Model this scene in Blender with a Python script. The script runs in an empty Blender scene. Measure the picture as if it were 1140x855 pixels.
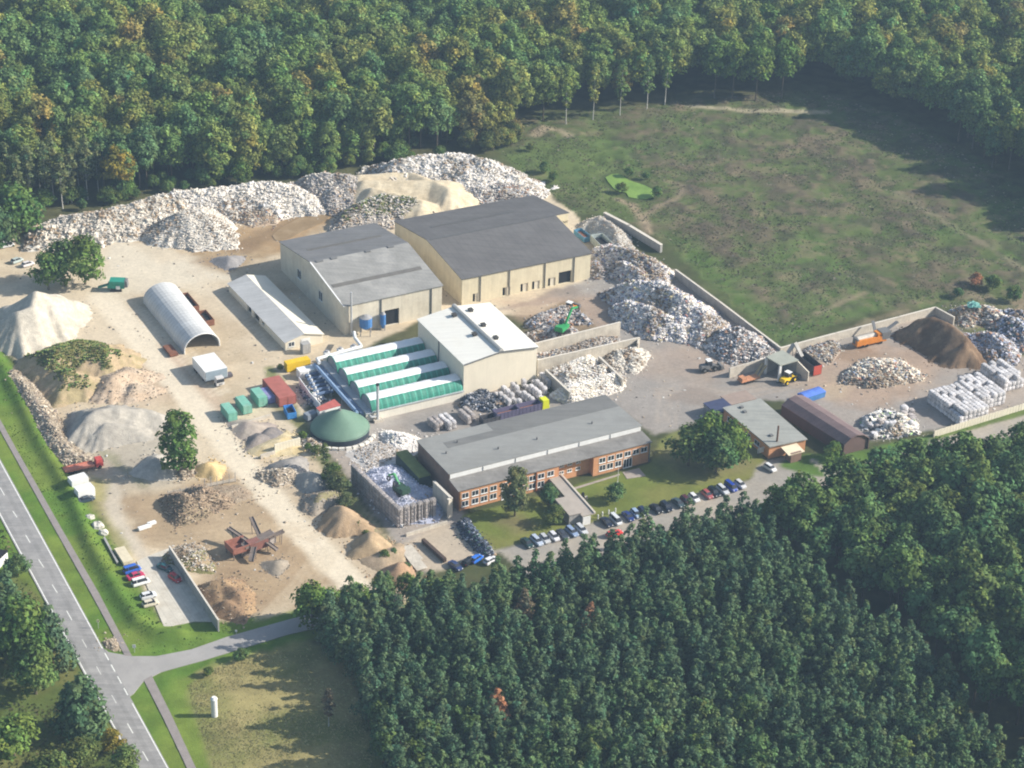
HAZE_D = 0.00015
import bpy, math, random
import numpy as np
from mathutils import Vector, Matrix
random.seed(7)
RNG = np.random.default_rng(7)
scene = bpy.context.scene
COL = scene.collection

# ------------------------------------------------------------------ camera
FPX, PITCH, ROLL, CAMH = 2400.0, math.radians(29.5), math.radians(2.0), 303.1
_F = np.array([0, math.cos(PITCH), -math.sin(PITCH)])
_r0 = np.array([1.0, 0, 0]); _u0 = np.cross(_r0, _F)
_R = math.cos(ROLL) * _r0 + math.sin(ROLL) * _u0
_U = -math.sin(ROLL) * _r0 + math.cos(ROLL) * _u0


def G(px, py, z=0.0):
    """survey helper: the point of the level z seen at a place of the aerial photograph"""
    d = (px - 570) / FPX * _R - (py - 427.5) / FPX * _U + _F
    t = (z - CAMH) / d[2]
    return Vector((d[0] * t, d[1] * t, z))


def PX(p):
    d = np.array([p[0], p[1], p[2] - CAMH])
    w = d @ _F
    return 570 + FPX * (d @ _R) / w, 427.5 - FPX * (d @ _U) / w


def ZT(px, py, ytop):
    """height above the ground point (px,py) at which a vertical reaches image row ytop"""
    b = G(px, py); lo, hi = 0.0, 60.0
    for _ in range(40):
        m = (lo + hi) / 2
        if PX((b.x, b.y, m))[1] > ytop: lo = m
        else: hi = m
    return (lo + hi) / 2


cam_data = bpy.data.cameras.new('camera')
cam = bpy.data.objects.new('camera', cam_data)
COL.objects.link(cam)
cam_data.sensor_width = 36.0
cam_data.lens = FPX / 1140 * 36.0
cam_data.clip_start = 1.0
cam_data.clip_end = 9000.0
mw = Matrix.Identity(4)
for i in range(3):
    mw[i][0], mw[i][1], mw[i][2] = _R[i], _U[i], -_F[i]
mw[2][3] = CAMH
cam.matrix_world = mw
scene.camera = cam

# ------------------------------------------------------------------ light
_b = G(312, 300); _t = G(257, 299.5)
SHV = (_b - _t); SHV.z = 0
SUN_EL = math.atan(ZT(312, 300, 269.7) / SHV.length)
SUN_AZ = math.atan2(SHV.x, SHV.y)            # clockwise from +Y
print('SUN', math.degrees(SUN_EL), math.degrees(SUN_AZ))
sun_data = bpy.data.lights.new('sun', 'SUN')
sun_data.energy = 4.6
sun_data.angle = math.radians(0.5)
sun_data.color = (1.0, 0.94, 0.84)
sun = bpy.data.objects.new('sun', sun_data)
COL.objects.link(sun)
_s = Vector((math.sin(SUN_AZ) * math.cos(SUN_EL), math.cos(SUN_AZ) * math.cos(SUN_EL), math.sin(SUN_EL)))
sun.rotation_euler = _s.to_track_quat('Z', 'Y').to_euler()
sun.location = (300, 300, 400)
world = bpy.data.worlds.new('World')
scene.world = world
world.use_nodes = True
wn = world.node_tree
bg = wn.nodes['Background']
sky = wn.nodes.new('ShaderNodeTexSky')
sky.sky_type = 'NISHITA'
sky.sun_disc = False
sky.sun_elevation = SUN_EL
sky.sun_rotation = SUN_AZ
sky.air_density = 1.2; sky.dust_density = 1.6
wn.links.new(sky.outputs[0], bg.inputs['Color'])
bg.inputs['Strength'].default_value = 0.092
vs = scene.view_settings
vs.view_transform = 'Standard'; vs.look = 'None'; vs.gamma = 1.0; vs.exposure = 0.74
vs.use_curve_mapping = False
scene.cycles.max_bounces = 6
scene.cycles.diffuse_bounces = 3
scene.cycles.transparent_max_bounces = 8
scene.cycles.volume_bounces = 0
scene.cycles.use_denoising = True
scene.cycles.pixel_filter_type = 'BLACKMAN_HARRIS'
scene.cycles.filter_width = 2.0


# ------------------------------------------------------------------ materials
def mat(name, col=(0.5, 0.5, 0.5), rough=0.85, var=0.15, scale=0.6, fine=4.0, spec=0.25, metal=0.0,
        attr=False, objcol=False, seam=None, rand=0.0, transl=0.0, bump=0.0, stain=None, streak=None):
    """one procedural material; attr: colour from the mesh's own colours; seam=(dir, step, width, darkness)"""
    m = bpy.data.materials.new(name)
    m.use_nodes = True
    nt = m.node_tree; N = nt.nodes; L = nt.links
    b = N['Principled BSDF']
    b.inputs['Roughness'].default_value = rough
    b.inputs['Metallic'].default_value = metal
    b.inputs['Specular IOR Level'].default_value = spec
    if attr:
        a = N.new('ShaderNodeAttribute'); a.attribute_name = 'Col'; c = a.outputs['Color']
    elif objcol:
        a = N.new('ShaderNodeObjectInfo'); c = a.outputs['Color']
    else:
        a = N.new('ShaderNodeRGB'); a.outputs[0].default_value = (*col, 1); c = a.outputs[0]
    geo = N.new('ShaderNodeNewGeometry')

    def times(c, f):
        mx = N.new('ShaderNodeVectorMath'); mx.operation = 'SCALE'
        L.new(c, mx.inputs[0]); L.new(f, mx.inputs['Scale'])
        return mx.outputs[0]

    def rng(f, lo, hi, a0=0.3, a1=0.7):
        r = N.new('ShaderNodeMapRange'); L.new(f, r.inputs['Value'])
        r.inputs['From Min'].default_value = a0; r.inputs['From Max'].default_value = a1
        r.inputs['To Min'].default_value = lo; r.inputs['To Max'].default_value = hi
        return r.outputs[0]

    if var > 0:
        n = N.new('ShaderNodeTexNoise'); n.inputs['Scale'].default_value = scale
        n.inputs['Detail'].default_value = 4.0; n.inputs['Roughness'].default_value = 0.62
        L.new(geo.outputs['Position'], n.inputs['Vector'])
        c = times(c, rng(n.outputs['Fac'], 1 - var, 1 + var))
    if fine > 0 and var > 0:
        n2 = N.new('ShaderNodeTexNoise'); n2.inputs['Scale'].default_value = fine
        n2.inputs['Detail'].default_value = 3.0
        L.new(geo.outputs['Position'], n2.inputs['Vector'])
        c = times(c, rng(n2.outputs['Fac'], 1 - var * 0.7, 1 + var * 0.7))
        if bump:
            bp = N.new('ShaderNodeBump'); bp.inputs['Strength'].default_value = bump; bp.inputs['Distance'].default_value = 0.3
            L.new(n2.outputs['Fac'], bp.inputs['Height']); L.new(bp.outputs[0], b.inputs['Normal'])
    if stain:
        # stains: streaked patches of another colour with a shape of their own
        sc, scol, amt = stain
        n3 = N.new('ShaderNodeTexNoise'); n3.inputs['Scale'].default_value = sc; n3.inputs['Detail'].default_value = 5.0
        n3.inputs['Roughness'].default_value = 0.7
        L.new(geo.outputs['Position'], n3.inputs['Vector'])
        mx = N.new('ShaderNodeMix'); mx.data_type = 'RGBA'
        L.new(rng(n3.outputs['Fac'], 0.0, amt, 0.48, 0.66), mx.inputs['Factor'])
        L.new(c, mx.inputs['A']); mx.inputs['B'].default_value = (*scol, 1)
        c = mx.outputs['Result']
    if seam:
        d, step, wd, dark = seam
        dt = N.new('ShaderNodeVectorMath'); dt.operation = 'DOT_PRODUCT'
        L.new(geo.outputs['Position'], dt.inputs[0]); dt.inputs[1].default_value = (d[0] / step, d[1] / step, (d[2] / step if len(d) > 2 else 0))
        fr = N.new('ShaderNodeMath'); fr.operation = 'FRACT'; L.new(dt.outputs['Value'], fr.inputs[0])
        lt = N.new('ShaderNodeMath'); lt.operation = 'LESS_THAN'; L.new(fr.outputs[0], lt.inputs[0]); lt.inputs[1].default_value = wd
        c = times(c, rng(lt.outputs[0], 1.0, 1 - dark, 0, 1))
    if streak:
        # weather streaks running down the slope (direction DIR), broken across it
        dx, dy, amt, fr_ = streak
        sp_ = N.new('ShaderNodeMapping'); sp_.inputs['Rotation'].default_value = (0, 0, -math.atan2(dy, dx)); sp_.inputs['Scale'].default_value = (.07, fr_, .07) if (dx or dy) else (1.1, 1.1, .07)
        sp_.vector_type = 'TEXTURE' if False else 'POINT'
        L.new(geo.outputs['Position'], sp_.inputs['Vector'])
        n4 = N.new('ShaderNodeTexNoise'); n4.inputs['Scale'].default_value = 1.0; n4.inputs['Detail'].default_value = 4.0; n4.inputs['Roughness'].default_value = .7
        L.new(sp_.outputs[0], n4.inputs['Vector'])
        c = times(c, rng(n4.outputs['Fac'], 1 - amt, 1 + amt * .7))
    if rand > 0:
        oi = N.new('ShaderNodeObjectInfo')
        c = times(c, rng(oi.outputs['Random'], 1 - rand, 1 + rand, 0, 1))
    L.new(c, b.inputs['Base Color'])
    return m


def leaf_mat(name, cols, transl=0.25, var=0.25):
    """foliage: hue by tree (object random), light and dark leaves by the mesh's own colours"""
    m = bpy.data.materials.new(name); m.use_nodes = True
    nt = m.node_tree; N = nt.nodes; L = nt.links
    N.remove(N['Principled BSDF'])
    oi = N.new('ShaderNodeObjectInfo')
    ra = N.new('ShaderNodeValToRGB'); el = ra.color_ramp.elements
    n = len(cols)
    el[0].position = 0; el[0].color = (*cols[0], 1)
    el[1].position = 1; el[1].color = (*cols[-1], 1)
    for i in range(1, n - 1):
        e = el.new(i / (n - 1)); e.color = (*cols[i], 1)
    # species and ripeness stand together in patches of the wood, with strays in between
    pn = N.new('ShaderNodeTexNoise'); pn.inputs['Scale'].default_value = .022; pn.inputs['Detail'].default_value = 2.0
    L.new(oi.outputs['Location'], pn.inputs['Vector'])
    mr = N.new('ShaderNodeMapRange'); mr.inputs['From Min'].default_value = .3; mr.inputs['From Max'].default_value = .7
    mr.inputs['To Min'].default_value = -.15; mr.inputs['To Max'].default_value = .65; mr.clamp = True
    L.new(pn.outputs['Fac'], mr.inputs['Value'])
    ad = N.new('ShaderNodeMath'); ad.operation = 'MULTIPLY_ADD'; ad.inputs[1].default_value = .5
    L.new(oi.outputs['Random'], ad.inputs[0]); L.new(mr.outputs[0], ad.inputs[2])
    L.new(ad.outputs[0], ra.inputs[0])
    at = N.new('ShaderNodeAttribute'); at.attribute_name = 'Col'
    mu = N.new('ShaderNodeVectorMath'); mu.operation = 'MULTIPLY'
    L.new(ra.outputs[0], mu.inputs[0]); L.new(at.outputs['Color'], mu.inputs[1])
    df = N.new('ShaderNodeBsdfDiffuse'); tr = N.new('ShaderNodeBsdfTranslucent')
    L.new(mu.outputs[0], df.inputs[0]); L.new(mu.outputs[0], tr.inputs[0])
    mx = N.new('ShaderNodeMixShader'); mx.inputs[0].default_value = transl
    L.new(df.outputs[0], mx.inputs[1]); L.new(tr.outputs[0], mx.inputs[2])
    L.new(mx.outputs[0], N['Material Output'].inputs['Surface'])
    return m


# ------------------------------------------------------------------ mesh builder
class MB:
    def __init__(s):
        s.v = []; s.f = []; s.c = []; s.m = []

    def add(s, vs, fs, col=None, mi=0):
        o = len(s.v)
        s.v += [tuple(v) for v in vs]
        for f in fs:
            s.f.append(tuple(i + o for i in f)); s.c.append(col or (1, 1, 1)); s.m.append(mi)
        return s

    def hexa(s, p, col=None, mi=0):
        """8 points: bottom ring 0-3, top ring 4-7"""
        return s.add(p, [(3, 2, 1, 0), (4, 5, 6, 7), (0, 1, 5, 4), (1, 2, 6, 5), (2, 3, 7, 6), (3, 0, 4, 7)], col, mi)

    def box(s, x, y, z, l, w, h, yaw=0.0, col=None, mi=0, tl=1.0, tw=1.0, sh=0.0, pitch=0.0):
        """box centred on (x,y), standing on z; tl/tw shrink the top, sh shifts it along the length, pitch tips it"""
        cy, sy = math.cos(yaw), math.sin(yaw); cp, sp = math.cos(pitch), math.sin(pitch)
        P = []
        for zz, a, b, o in ((0, 1, 1, 0), (h, tl, tw, sh)):
            for sx, sw in ((-1, -1), (1, -1), (1, 1), (-1, 1)):
                lx, ly, lz = sx * l / 2 * a + o, sw * w / 2 * b, zz
                lx, lz = lx * cp - lz * sp, lx * sp + lz * cp
                P.append((x + lx * cy - ly * sy, y + lx * sy + ly * cy, z + lz))
        return s.hexa(P, col, mi)

    def cyl(s, p0, p1, r0, r1=None, n=8, col=None, mi=0, caps=True):
        r1 = r0 if r1 is None else r1
        a = Vector(p0); b = Vector(p1); d = (b - a)
        if d.length < 1e-6: return s
        d.normalize()
        u = d.cross(Vector((0, 0, 1)) if abs(d.z) < 0.9 else Vector((1, 0, 0))).normalized(); w = d.cross(u)
        P = []
        for c, r in ((a, r0), (b, r1)):
            for k in range(n):
                t = 2 * math.pi * k / n
                P.append(c + u * math.cos(t) * r + w * math.sin(t) * r)
        F = [(k, (k + 1) % n, n + (k + 1) % n, n + k) for k in range(n)]
        if caps: F += [tuple(range(n))[::-1], tuple(range(n, 2 * n))]
        return s.add(P, F, col, mi)

    def tube(s, pts, r, n=8, col=None, mi=0):
        for a, b in zip(pts[:-1], pts[1:]): s.cyl(a, b, r, r, n, col, mi)
        return s

    def build(s, name, mats, parent=None, smooth=False, loc=None):
        off = Vector(parent.location) if parent is not None and loc is None else Vector(loc or (0, 0, 0))
        me = bpy.data.meshes.new(name)
        V = np.array(s.v, dtype=float).reshape(-1, 3) - np.array(off)
        me.from_pydata(V.tolist(), [], s.f)
        if not isinstance(mats, (list, tuple)): mats = [mats]
        for m in mats: me.materials.append(m)
        if len(mats) > 1: me.polygons.foreach_set('material_index', s.m)
        ca = me.color_attributes.new('Col', 'FLOAT_COLOR', 'CORNER')
        arr = np.ones((len(me.loops), 4), dtype=np.float32)
        cnt = [len(f) for f in s.f]
        arr[:, :3] = np.repeat(np.array(s.c, dtype=np.float32).reshape(-1, 3), cnt, axis=0)
        ca.data.foreach_set('color', arr.ravel())
        if smooth: me.polygons.foreach_set('use_smooth', [True] * len(me.polygons))
        me.update()
        o = bpy.data.objects.new(name, me)
        COL.objects.link(o)
        if parent is not None: o.parent = parent
        else: o.location = off
        return o


def tag(o, label=None, cat=None, group=None, kind=None):
    if label: o['label'] = label
    if cat: o['category'] = cat
    if group: o['group'] = group
    if kind: o['kind'] = kind
    return o


def thing(name, label, cat, loc=(0, 0, 0), group=None, yaw=0.0):
    o = bpy.data.objects.new(name, None)
    o.empty_display_size = 0.5
    COL.objects.link(o)
    o.location = loc; o.rotation_euler = (0, 0, yaw)
    return tag(o, label, cat, group)


def dup(root, loc, yaw=0.0, scale=1.0, label=None, group=None, color=None):
    """a copy of a thing with copies of its parts and sub-parts (mesh data shared)"""
    r = root.copy(); COL.objects.link(r)
    r.location = loc; r.rotation_euler = (0, 0, yaw)
    r.scale = (scale, scale, scale) if not isinstance(scale, tuple) else scale
    if label: r['label'] = label
    if group: r['group'] = group
    for ch in root.children:
        c = ch.copy(); COL.objects.link(c); c.parent = r
        if color is not None: c.color = color
        for g in ch.children:
            d = g.copy(); COL.objects.link(d); d.parent = c
            if color is not None: d.color = color
    return r


# ------------------------------------------------------------------ noise
def vnoise(x, y, cell, seed):
    r = np.random.default_rng(seed); n = 256
    tab = r.random((n, n))
    u = x / cell + 1000.3; v = y / cell + 1000.7
    i = np.floor(u).astype(int); j = np.floor(v).astype(int)
    fu = u - i; fv = v - j
    fu = fu * fu * (3 - 2 * fu); fv = fv * fv * (3 - 2 * fv)
    t = lambda a, b: tab[a % n, b % n]
    return (t(i, j) * (1 - fu) * (1 - fv) + t(i + 1, j) * fu * (1 - fv) + t(i, j + 1) * (1 - fu) * fv + t(i + 1, j + 1) * fu * fv)


def fbm(x, y, cell, seed, oct=4, gain=0.55):
    s = 0; a = 1.0; tot = 0
    for k in range(oct):
        s = s + a * vnoise(x, y, cell / 2 ** k, seed + k); tot += a; a *= gain
    return s / tot


def sdf_poly(x, y, poly):
    """signed distance, positive inside"""
    d = np.full(x.shape, 1e9); ins = np.zeros(x.shape, bool); n = len(poly)
    for k in range(n):
        ax, ay = poly[k]; bx, by = poly[(k + 1) % n]
        ex, ey = bx - ax, by - ay
        t = np.clip(((x - ax) * ex + (y - ay) * ey) / (ex * ex + ey * ey + 1e-12), 0, 1)
        d = np.minimum(d, np.hypot(x - ax - t * ex, y - ay - t * ey))
        c = ((ay > y) != (by > y)) & (x < (bx - ax) * (y - ay) / ((by - ay) if by != ay else 1e-12) + ax)
        ins ^= c
    return np.where(ins, d, -d)


def dist_line(x, y, pts):
    d = np.full(np.shape(x), 1e9)
    for (ax, ay), (bx, by) in zip(pts[:-1], pts[1:]):
        ex, ey = bx - ax, by - ay
        t = np.clip(((x - ax) * ex + (y - ay) * ey) / (ex * ex + ey * ey + 1e-12), 0, 1)
        d = np.minimum(d, np.hypot(x - ax - t * ex, y - ay - t * ey))
    return d


def W(pts, z=0.0):
    return [(G(a, b, z).x, G(a, b, z).y) for a, b in pts]


DA = (G(722.8, 513.5) - G(510.5, 568.5)).normalized()       # the site's long building direction
DB = Vector((DA.y, -DA.x, 0))                               # towards the entrance side
YA = math.atan2(DA.y, DA.x)
YB = math.atan2(DB.y, DB.x)
# ------------------------------------------------------------------ ground
X0, X1, Y0, Y1, ST = -250.0, 270.0, 335.0, 960.0, 1.0
nx, ny = int((X1 - X0) / ST) + 1, int((Y1 - Y0) / ST) + 1
gx, gy = np.meshgrid(np.linspace(X0, X1, nx), np.linspace(Y0, Y1, ny))
rag = (fbm(gx, gy, 6.0, 11) - 0.5)
rag2 = (fbm(gx, gy, 2.2, 17, 3) - 0.5)
big = fbm(gx, gy, 38.0, 5)
med = fbm(gx, gy, 11.0, 23)
fin = fbm(gx, gy, 3.2, 31, 3)


def vary(c, amt=0.25, c2=None, field=None, lo=0.35, hi=0.65):
    base = np.array(c)[None, None, :] * np.ones((ny, nx, 1))
    if c2 is not None:
        w = np.clip((field - lo) / (hi - lo), 0, 1)[..., None]
        base = base * (1 - w) + np.array(c2) * w
    return base * (1 + amt * (fin[..., None] - 0.5) * 2)


col = vary((0.06, 0.07, 0.028), 0.4, (0.09, 0.09, 0.04), med)      # forest floor
zone = np.zeros((ny, nx), int)
ZN = ['forest_floor', 'clearing', 'grass_verge', 'meadow', 'sand_yard', 'paved_yard', 'lawn', 'gravel_drive', 'pond']


def paint(poly, c, z=None, soft=1.2, ragged=3.0, op=1.0):
    d = sdf_poly(gx, gy, W(poly)) + rag * ragged + rag2 * ragged * 0.6
    w = np.clip(d / soft + 0.5, 0, 1) * op
    col[:] = col * (1 - w[..., None]) + c * w[..., None]
    if z is not None: zone[d > 0] = z


def stroke(pts, width, c, z=None, soft=1.0, ragged=1.5, op=1.0):
    d = width / 2 - dist_line(gx, gy, W(pts)) + rag * ragged + rag2 * ragged * 0.7
    w = np.clip(d / soft + 0.5, 0, 1) * op
    col[:] = col * (1 - w[..., None]) + c * w[..., None]
    if z is not None: zone[d > 0] = z


# clearing behind the yard
clr = vary((0.092, 0.118, 0.040), 0.35, (0.112, 0.095, 0.058), 0.55 * med + 0.45 * fin, 0.46, 0.64)
clr2 = vary((0.082, 0.130, 0.034), 0.3)
w = np.clip((big - 0.48) / 0.12, 0, 1)[..., None]
clr = clr * (1 - w * 0.75) + clr2 * w * 0.75
drk = np.clip((fbm(gx, gy, 7.0, 77, 4) - 0.55) / 0.07, 0, 1)[..., None]
clr = clr * (1 - drk * 0.5) + vary((0.062, 0.052, 0.04), 0.3) * drk * 0.5
bare = np.clip((fbm(gx, gy, 5.0, 91, 4) - 0.635) / 0.04, 0, 1)[..., None]
clr = clr * (1 - bare * 0.4) + np.array((0.22, 0.17, 0.11)) * bare * 0.4
CLEARING = [(540, 152), (600, 128), (760, 112), (905, 100), (1000, 128), (1060, 160), (1140, 212), (1250, 270), (1250, 420),
            (1140, 385), (1060, 343), (985, 343), (868, 383), (740, 268), (672, 234), (640, 240), (600, 205), (565, 178)]
paint(CLEARING, clr, 1, 3, 5)
paint([(565, 165), (640, 150), (700, 190), (740, 250), (690, 240), (640, 225), (600, 195)], vary((0.10, 0.135, 0.04), 0.4), None, 14, 10, 0.8)
paint([(740, 262), (775, 270), (870, 365), (960, 345), (1000, 330), (870, 378), (860, 378)], vary((0.08, 0.14, 0.03), 0.3), None, 8, 6, 0.8)
dry = vary((0.27, 0.21, 0.14), 0.3)
stroke([(690, 222), (705, 228), (717, 245), (722, 258)], 3.2, dry, None, 2, 2, 0.9)
stroke([(717, 238), (735, 228), (752, 222), (760, 212), (757, 203), (742, 201)], 2.2, dry, None, 2, 2, 0.8)
stroke([(770, 118), (830, 122), (920, 124)], 3.4, vary((0.34, 0.30, 0.20), 0.2), None, 1.5, 1, 0.9)
stroke([(910, 385), (960, 360), (1010, 345)], 2.0, dry, None, 2, 3, 0.5)
stroke([(910, 350), (960, 327)], 2.0, dry, None, 2, 3, 0.7)
stroke([(1000, 215), (1060, 250), (1140, 300)], 2.5, vary((0.22, 0.19, 0.12), 0.3), None, 2, 4, 0.6)
stroke([(598, 150), (606, 142), (622, 144), (634, 150)], 3.5, vary((0.33, 0.27, 0.18), 0.2), None, 2, 2, 0.8)
paint([(668, 194), (690, 188), (712, 198), (736, 210), (736, 222), (702, 224), (680, 214)], vary((0.055, 0.075, 0.025), 0.3), None, 2, 3, .8)
# far field at the top right
paint([(1010, -40), (1260, -40), (1260, 75), (1140, 50), (1060, 36)], vary((0.12, 0.15, 0.05), 0.3), 3, 6, 6)
# roadside grass left
GREEN = vary((0.095, 0.175, 0.026), 0.3, (0.15, 0.205, 0.036), med)
paint([(-60, 330), (0, 385), (45, 450), (70, 515), (105, 565), (135, 615), (180, 690), (250, 692), (345, 670), (500, 640), (500, 690), (345, 712), (300, 730), (215, 790),
       (265, 870), (150, 870), (-60, 560)], GREEN, 2, 1.5, 2)
paint([(-60, 560), (0, 575), (40, 650), (90, 745), (160, 880), (-60, 880)], vary((0.17, 0.17, 0.055), 0.35, (0.09, 0.12, 0.03), med), 3, 2, 4)
paint([(-60, 560), (0, 575), (22, 615), (45, 660), (20, 640), (-60, 640)], GREEN, None, 2, 3)
paint([(200, 760), (240, 740), (345, 712), (390, 740), (430, 870), (235, 870), (212, 790)], vary((0.30, 0.255, 0.11), 0.3, (0.19, 0.195, 0.065), med), 3, 2.5, 4)
paint([(172, 762), (215, 755), (205, 775), (222, 820), (236, 870), (225, 870), (190, 800)], GREEN, None, 1.5, 2)
# the sandy works yard
SAND = vary((0.56, 0.47, 0.34), 0.10, (0.44, 0.35, 0.235), 0.6 * big + 0.4 * med, 0.44, 0.64)
paint([(-60, 268), (0, 262), (60, 268), (200, 240), (330, 212), (400, 200), (480, 196), (560, 196), (600, 205), (640, 238), (690, 300), (600, 350), (480, 350), (380, 400),
       (350, 440), (335, 470), (400, 560), (470, 640), (440, 690), (350, 675), (300, 684), (255, 692), (235, 690), (182, 690), (140, 618), (112, 570),
       (100, 540), (70, 500), (45, 440), (5, 385), (-60, 330)], SAND, 4, 1.5, 2.5)
DIRT = vary((0.37, 0.27, 0.165), 0.16, (0.285, 0.20, 0.12), med)
paint([(130, 555), (190, 545), (250, 520), (300, 545), (345, 600), (390, 650), (330, 672), (280, 682), (245, 680), (200, 610), (160, 610)], DIRT, None, 7, 8, 0.95)
paint([(150, 560), (215, 530), (300, 560), (320, 600), (215, 610), (170, 600)], vary((0.44, 0.34, 0.22), 0.15), None, 6, 8, 0.5)
paint([(205, 284), (245, 262), (300, 238), (350, 216), (385, 210), (385, 232), (352, 256), (322, 278), (300, 286), (250, 304), (215, 300)], vary((0.30, 0.195, 0.095), 0.12, (0.37, 0.26, 0.15), med), None, 3, 5, 0.97)
paint([(262, 268), (310, 250), (350, 236), (345, 250), (305, 268), (270, 278)], vary((0.20, 0.135, 0.075), 0.1), None, 3, 4, 0.7)
paint([(145, 252), (185, 246), (215, 290), (180, 292), (148, 272)], vary((0.44, 0.30, 0.15), 0.15), None, 4, 4, 0.85)
paint([(200, 285), (300, 275), (300, 300), (240, 300)], vary((0.40, 0.31, 0.2), 0.2), None, 6, 8, 0.6)
paint([(95, 400), (190, 395), (230, 440), (170, 450), (110, 440)], vary((0.50, 0.38, 0.27), 0.15), None, 8, 6, 0.6)
paint([(95, 470), (190, 465), (195, 540), (130, 545), (100, 520)], vary((0.33, 0.31, 0.27), 0.2), None, 8, 6, 0.6)
stroke([(112, 330), (150, 370), (200, 430), (262, 505), (325, 580), (398, 655)], 8.0, vary((0.66, 0.575, 0.44), 0.06), None, 2.0, 2.2, 0.95)
stroke([(250, 460), (300, 520), (352, 575), (420, 640)], 4.0, vary((0.44, 0.34, 0.24), 0.1), None, 2.5, 2, 0.35)
stroke([(185, 385), (225, 430), (262, 470)], 4.0, vary((0.47, 0.35, 0.26), 0.1), None, 2.5, 2, 0.5)
stroke([(124, 540), (127, 570), (140, 595), (158, 618)], 3.8, vary((0.50, 0.44, 0.35), 0.1), None, 1.5, 1.5, 0.8)
for k in range(5):
    o = k * 7
    stroke([(285 + o, 690 - o * .3), (325 + o, 650), (352 + o, 610)], 0.9, vary((0.55, 0.46, 0.33), 0.1), None, 1, 0.8, 0.5)
paint([(120, 270), (185, 268), (260, 310), (190, 320), (140, 330), (105, 320)], vary((0.60, 0.54, 0.43), 0.1), None, 5, 6, 0.7)
stroke([(160, 690 - 150), (112, 500), (100, 470)], 3.0, vary((0.16, 0.17, 0.07), 0.3), None, 2, 3, 0.5)
paint([(100, 528), (125, 535), (112, 560), (130, 590), (150, 625), (125, 600), (100, 560)], vary((0.26, 0.24, 0.09), 0.3), None, 2, 3, 0.8)
# paved yard between the halls
PAVE = vary((0.335, 0.285, 0.24), 0.12, (0.285, 0.26, 0.235), big, 0.42, 0.6)
paint([(338, 472), (365, 440), (410, 470), (512, 436), (560, 425), (610, 440), (700, 400), (640, 335), (552, 345), (600, 330), (650, 312), (690, 290), (750, 300), (868, 388), (1045, 345), (1085, 380),
       (1140, 395), (1250, 395), (1250, 435), (1140, 452), (1040, 478), (960, 492), (905, 450), (850, 445), (800, 460), (752, 478), (728, 486), (672, 440), (466, 500), (450, 520), (520, 572), (560, 612), (470, 640),
       (436, 600), (380, 520)], PAVE, 5, 1.5, 2.5)
paint([(558, 335), (630, 322), (690, 330), (690, 362), (600, 380)], vary((0.37, 0.26, 0.18), 0.15), None, 5, 6, 0.6)
paint([(655, 300), (690, 300), (735, 330), (700, 330), (620, 330)], vary((0.31, 0.30, 0.28), 0.1), None, 5, 6, 0.5)
paint([(720, 390), (800, 385), (840, 410), (780, 425), (715, 420)], vary((0.38, 0.28, 0.21), 0.1), None, 8, 8, 0.5)
paint([(900, 398), (960, 385), (1040, 382), (1062, 405), (1010, 440), (960, 452), (900, 440)], vary((0.37, 0.265, 0.19), 0.15), None, 8, 8, 0.8)
paint([(930, 420), (960, 425), (930, 445), (900, 440)], vary((0.45, 0.36, 0.24), 0.1), None, 4, 4, 0.5)
paint([(1060, 350), (1250, 360), (1250, 400), (1100, 395)], vary((0.40, 0.29, 0.21), 0.2, (0.14, 0.15, 0.06), med), 5, 4, 5, 0.9)
paint([(1050, 330), (1250, 320), (1250, 365), (1100, 360)], vary((0.09, 0.12, 0.04), 0.4, (0.25, 0.2, 0.13), med), 1, 4, 5, 0.9)
paint([(445, 605), (505, 580), (545, 612), (480, 640)], vary((0.47, 0.39, 0.29), 0.1), None, 2, 2, 0.8)
paint([(384, 440), (415, 432), (440, 470), (400, 500), (350, 500), (335, 470)], vary((0.42, 0.39, 0.35), 0.12), None, 4, 4, 0.6)
# wheel tracks: long turning ruts pressed into the yard
for pts, c_, o_ in (([(120, 330), (165, 352), (215, 372), (300, 400), (345, 395)], (.50, .41, .29), .35), ([(100, 325), (150, 350), (205, 400), (240, 440)], (.68, .60, .47), .5), ([(140, 300), (210, 318), (245, 330), (300, 390)], (.66, .58, .45), .5),
                    ([(215, 300), (240, 330), (262, 372), (300, 420)], (.52, .42, .30), .35), ([(170, 610), (240, 600), (320, 590), (352, 600)], (.48, .37, .24), .4), ([(300, 650), (250, 640), (215, 600), (180, 575)], (.34, .25, .15), .4),
                    ([(330, 640), (300, 610), (250, 575), (190, 560)], (.47, .36, .24), .4), ([(600, 330), (660, 320), (700, 345), (720, 400), (800, 420)], (.25, .22, .19), .35), ([(690, 330), (712, 380), (740, 430), (735, 470)], (.40, .34, .28), .35),
                    ([(720, 410), (800, 430), (900, 430), (1000, 395)], (.25, .21, .17), .35), ([(730, 440), (830, 440), (930, 420), (1030, 430)], (.42, .33, .25), .35), ([(520, 480), (600, 460), (700, 430), (780, 420)], (.26, .235, .21), .3)):
    P_ = W(pts); d_ = [Vector((b[0] - a[0], b[1] - a[1], 0)).normalized() for a, b in zip(P_[:-1], P_[1:])]
    for rep in range(2):
        sh = rep * 3.2
        for off in (-.95, .95):
            Q = [(p[0] - d_[min(i, len(d_) - 1)].y * (off + sh), p[1] + d_[min(i, len(d_) - 1)].x * (off + sh)) for i, p in enumerate(P_)]
            dd = .5 - dist_line(gx, gy, Q) + rag2 * .8; w = (np.clip(dd / .8 + .5, 0, 1) * o_)[..., None]; col[:] = col * (1 - w) + np.array(c_) * w
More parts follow.
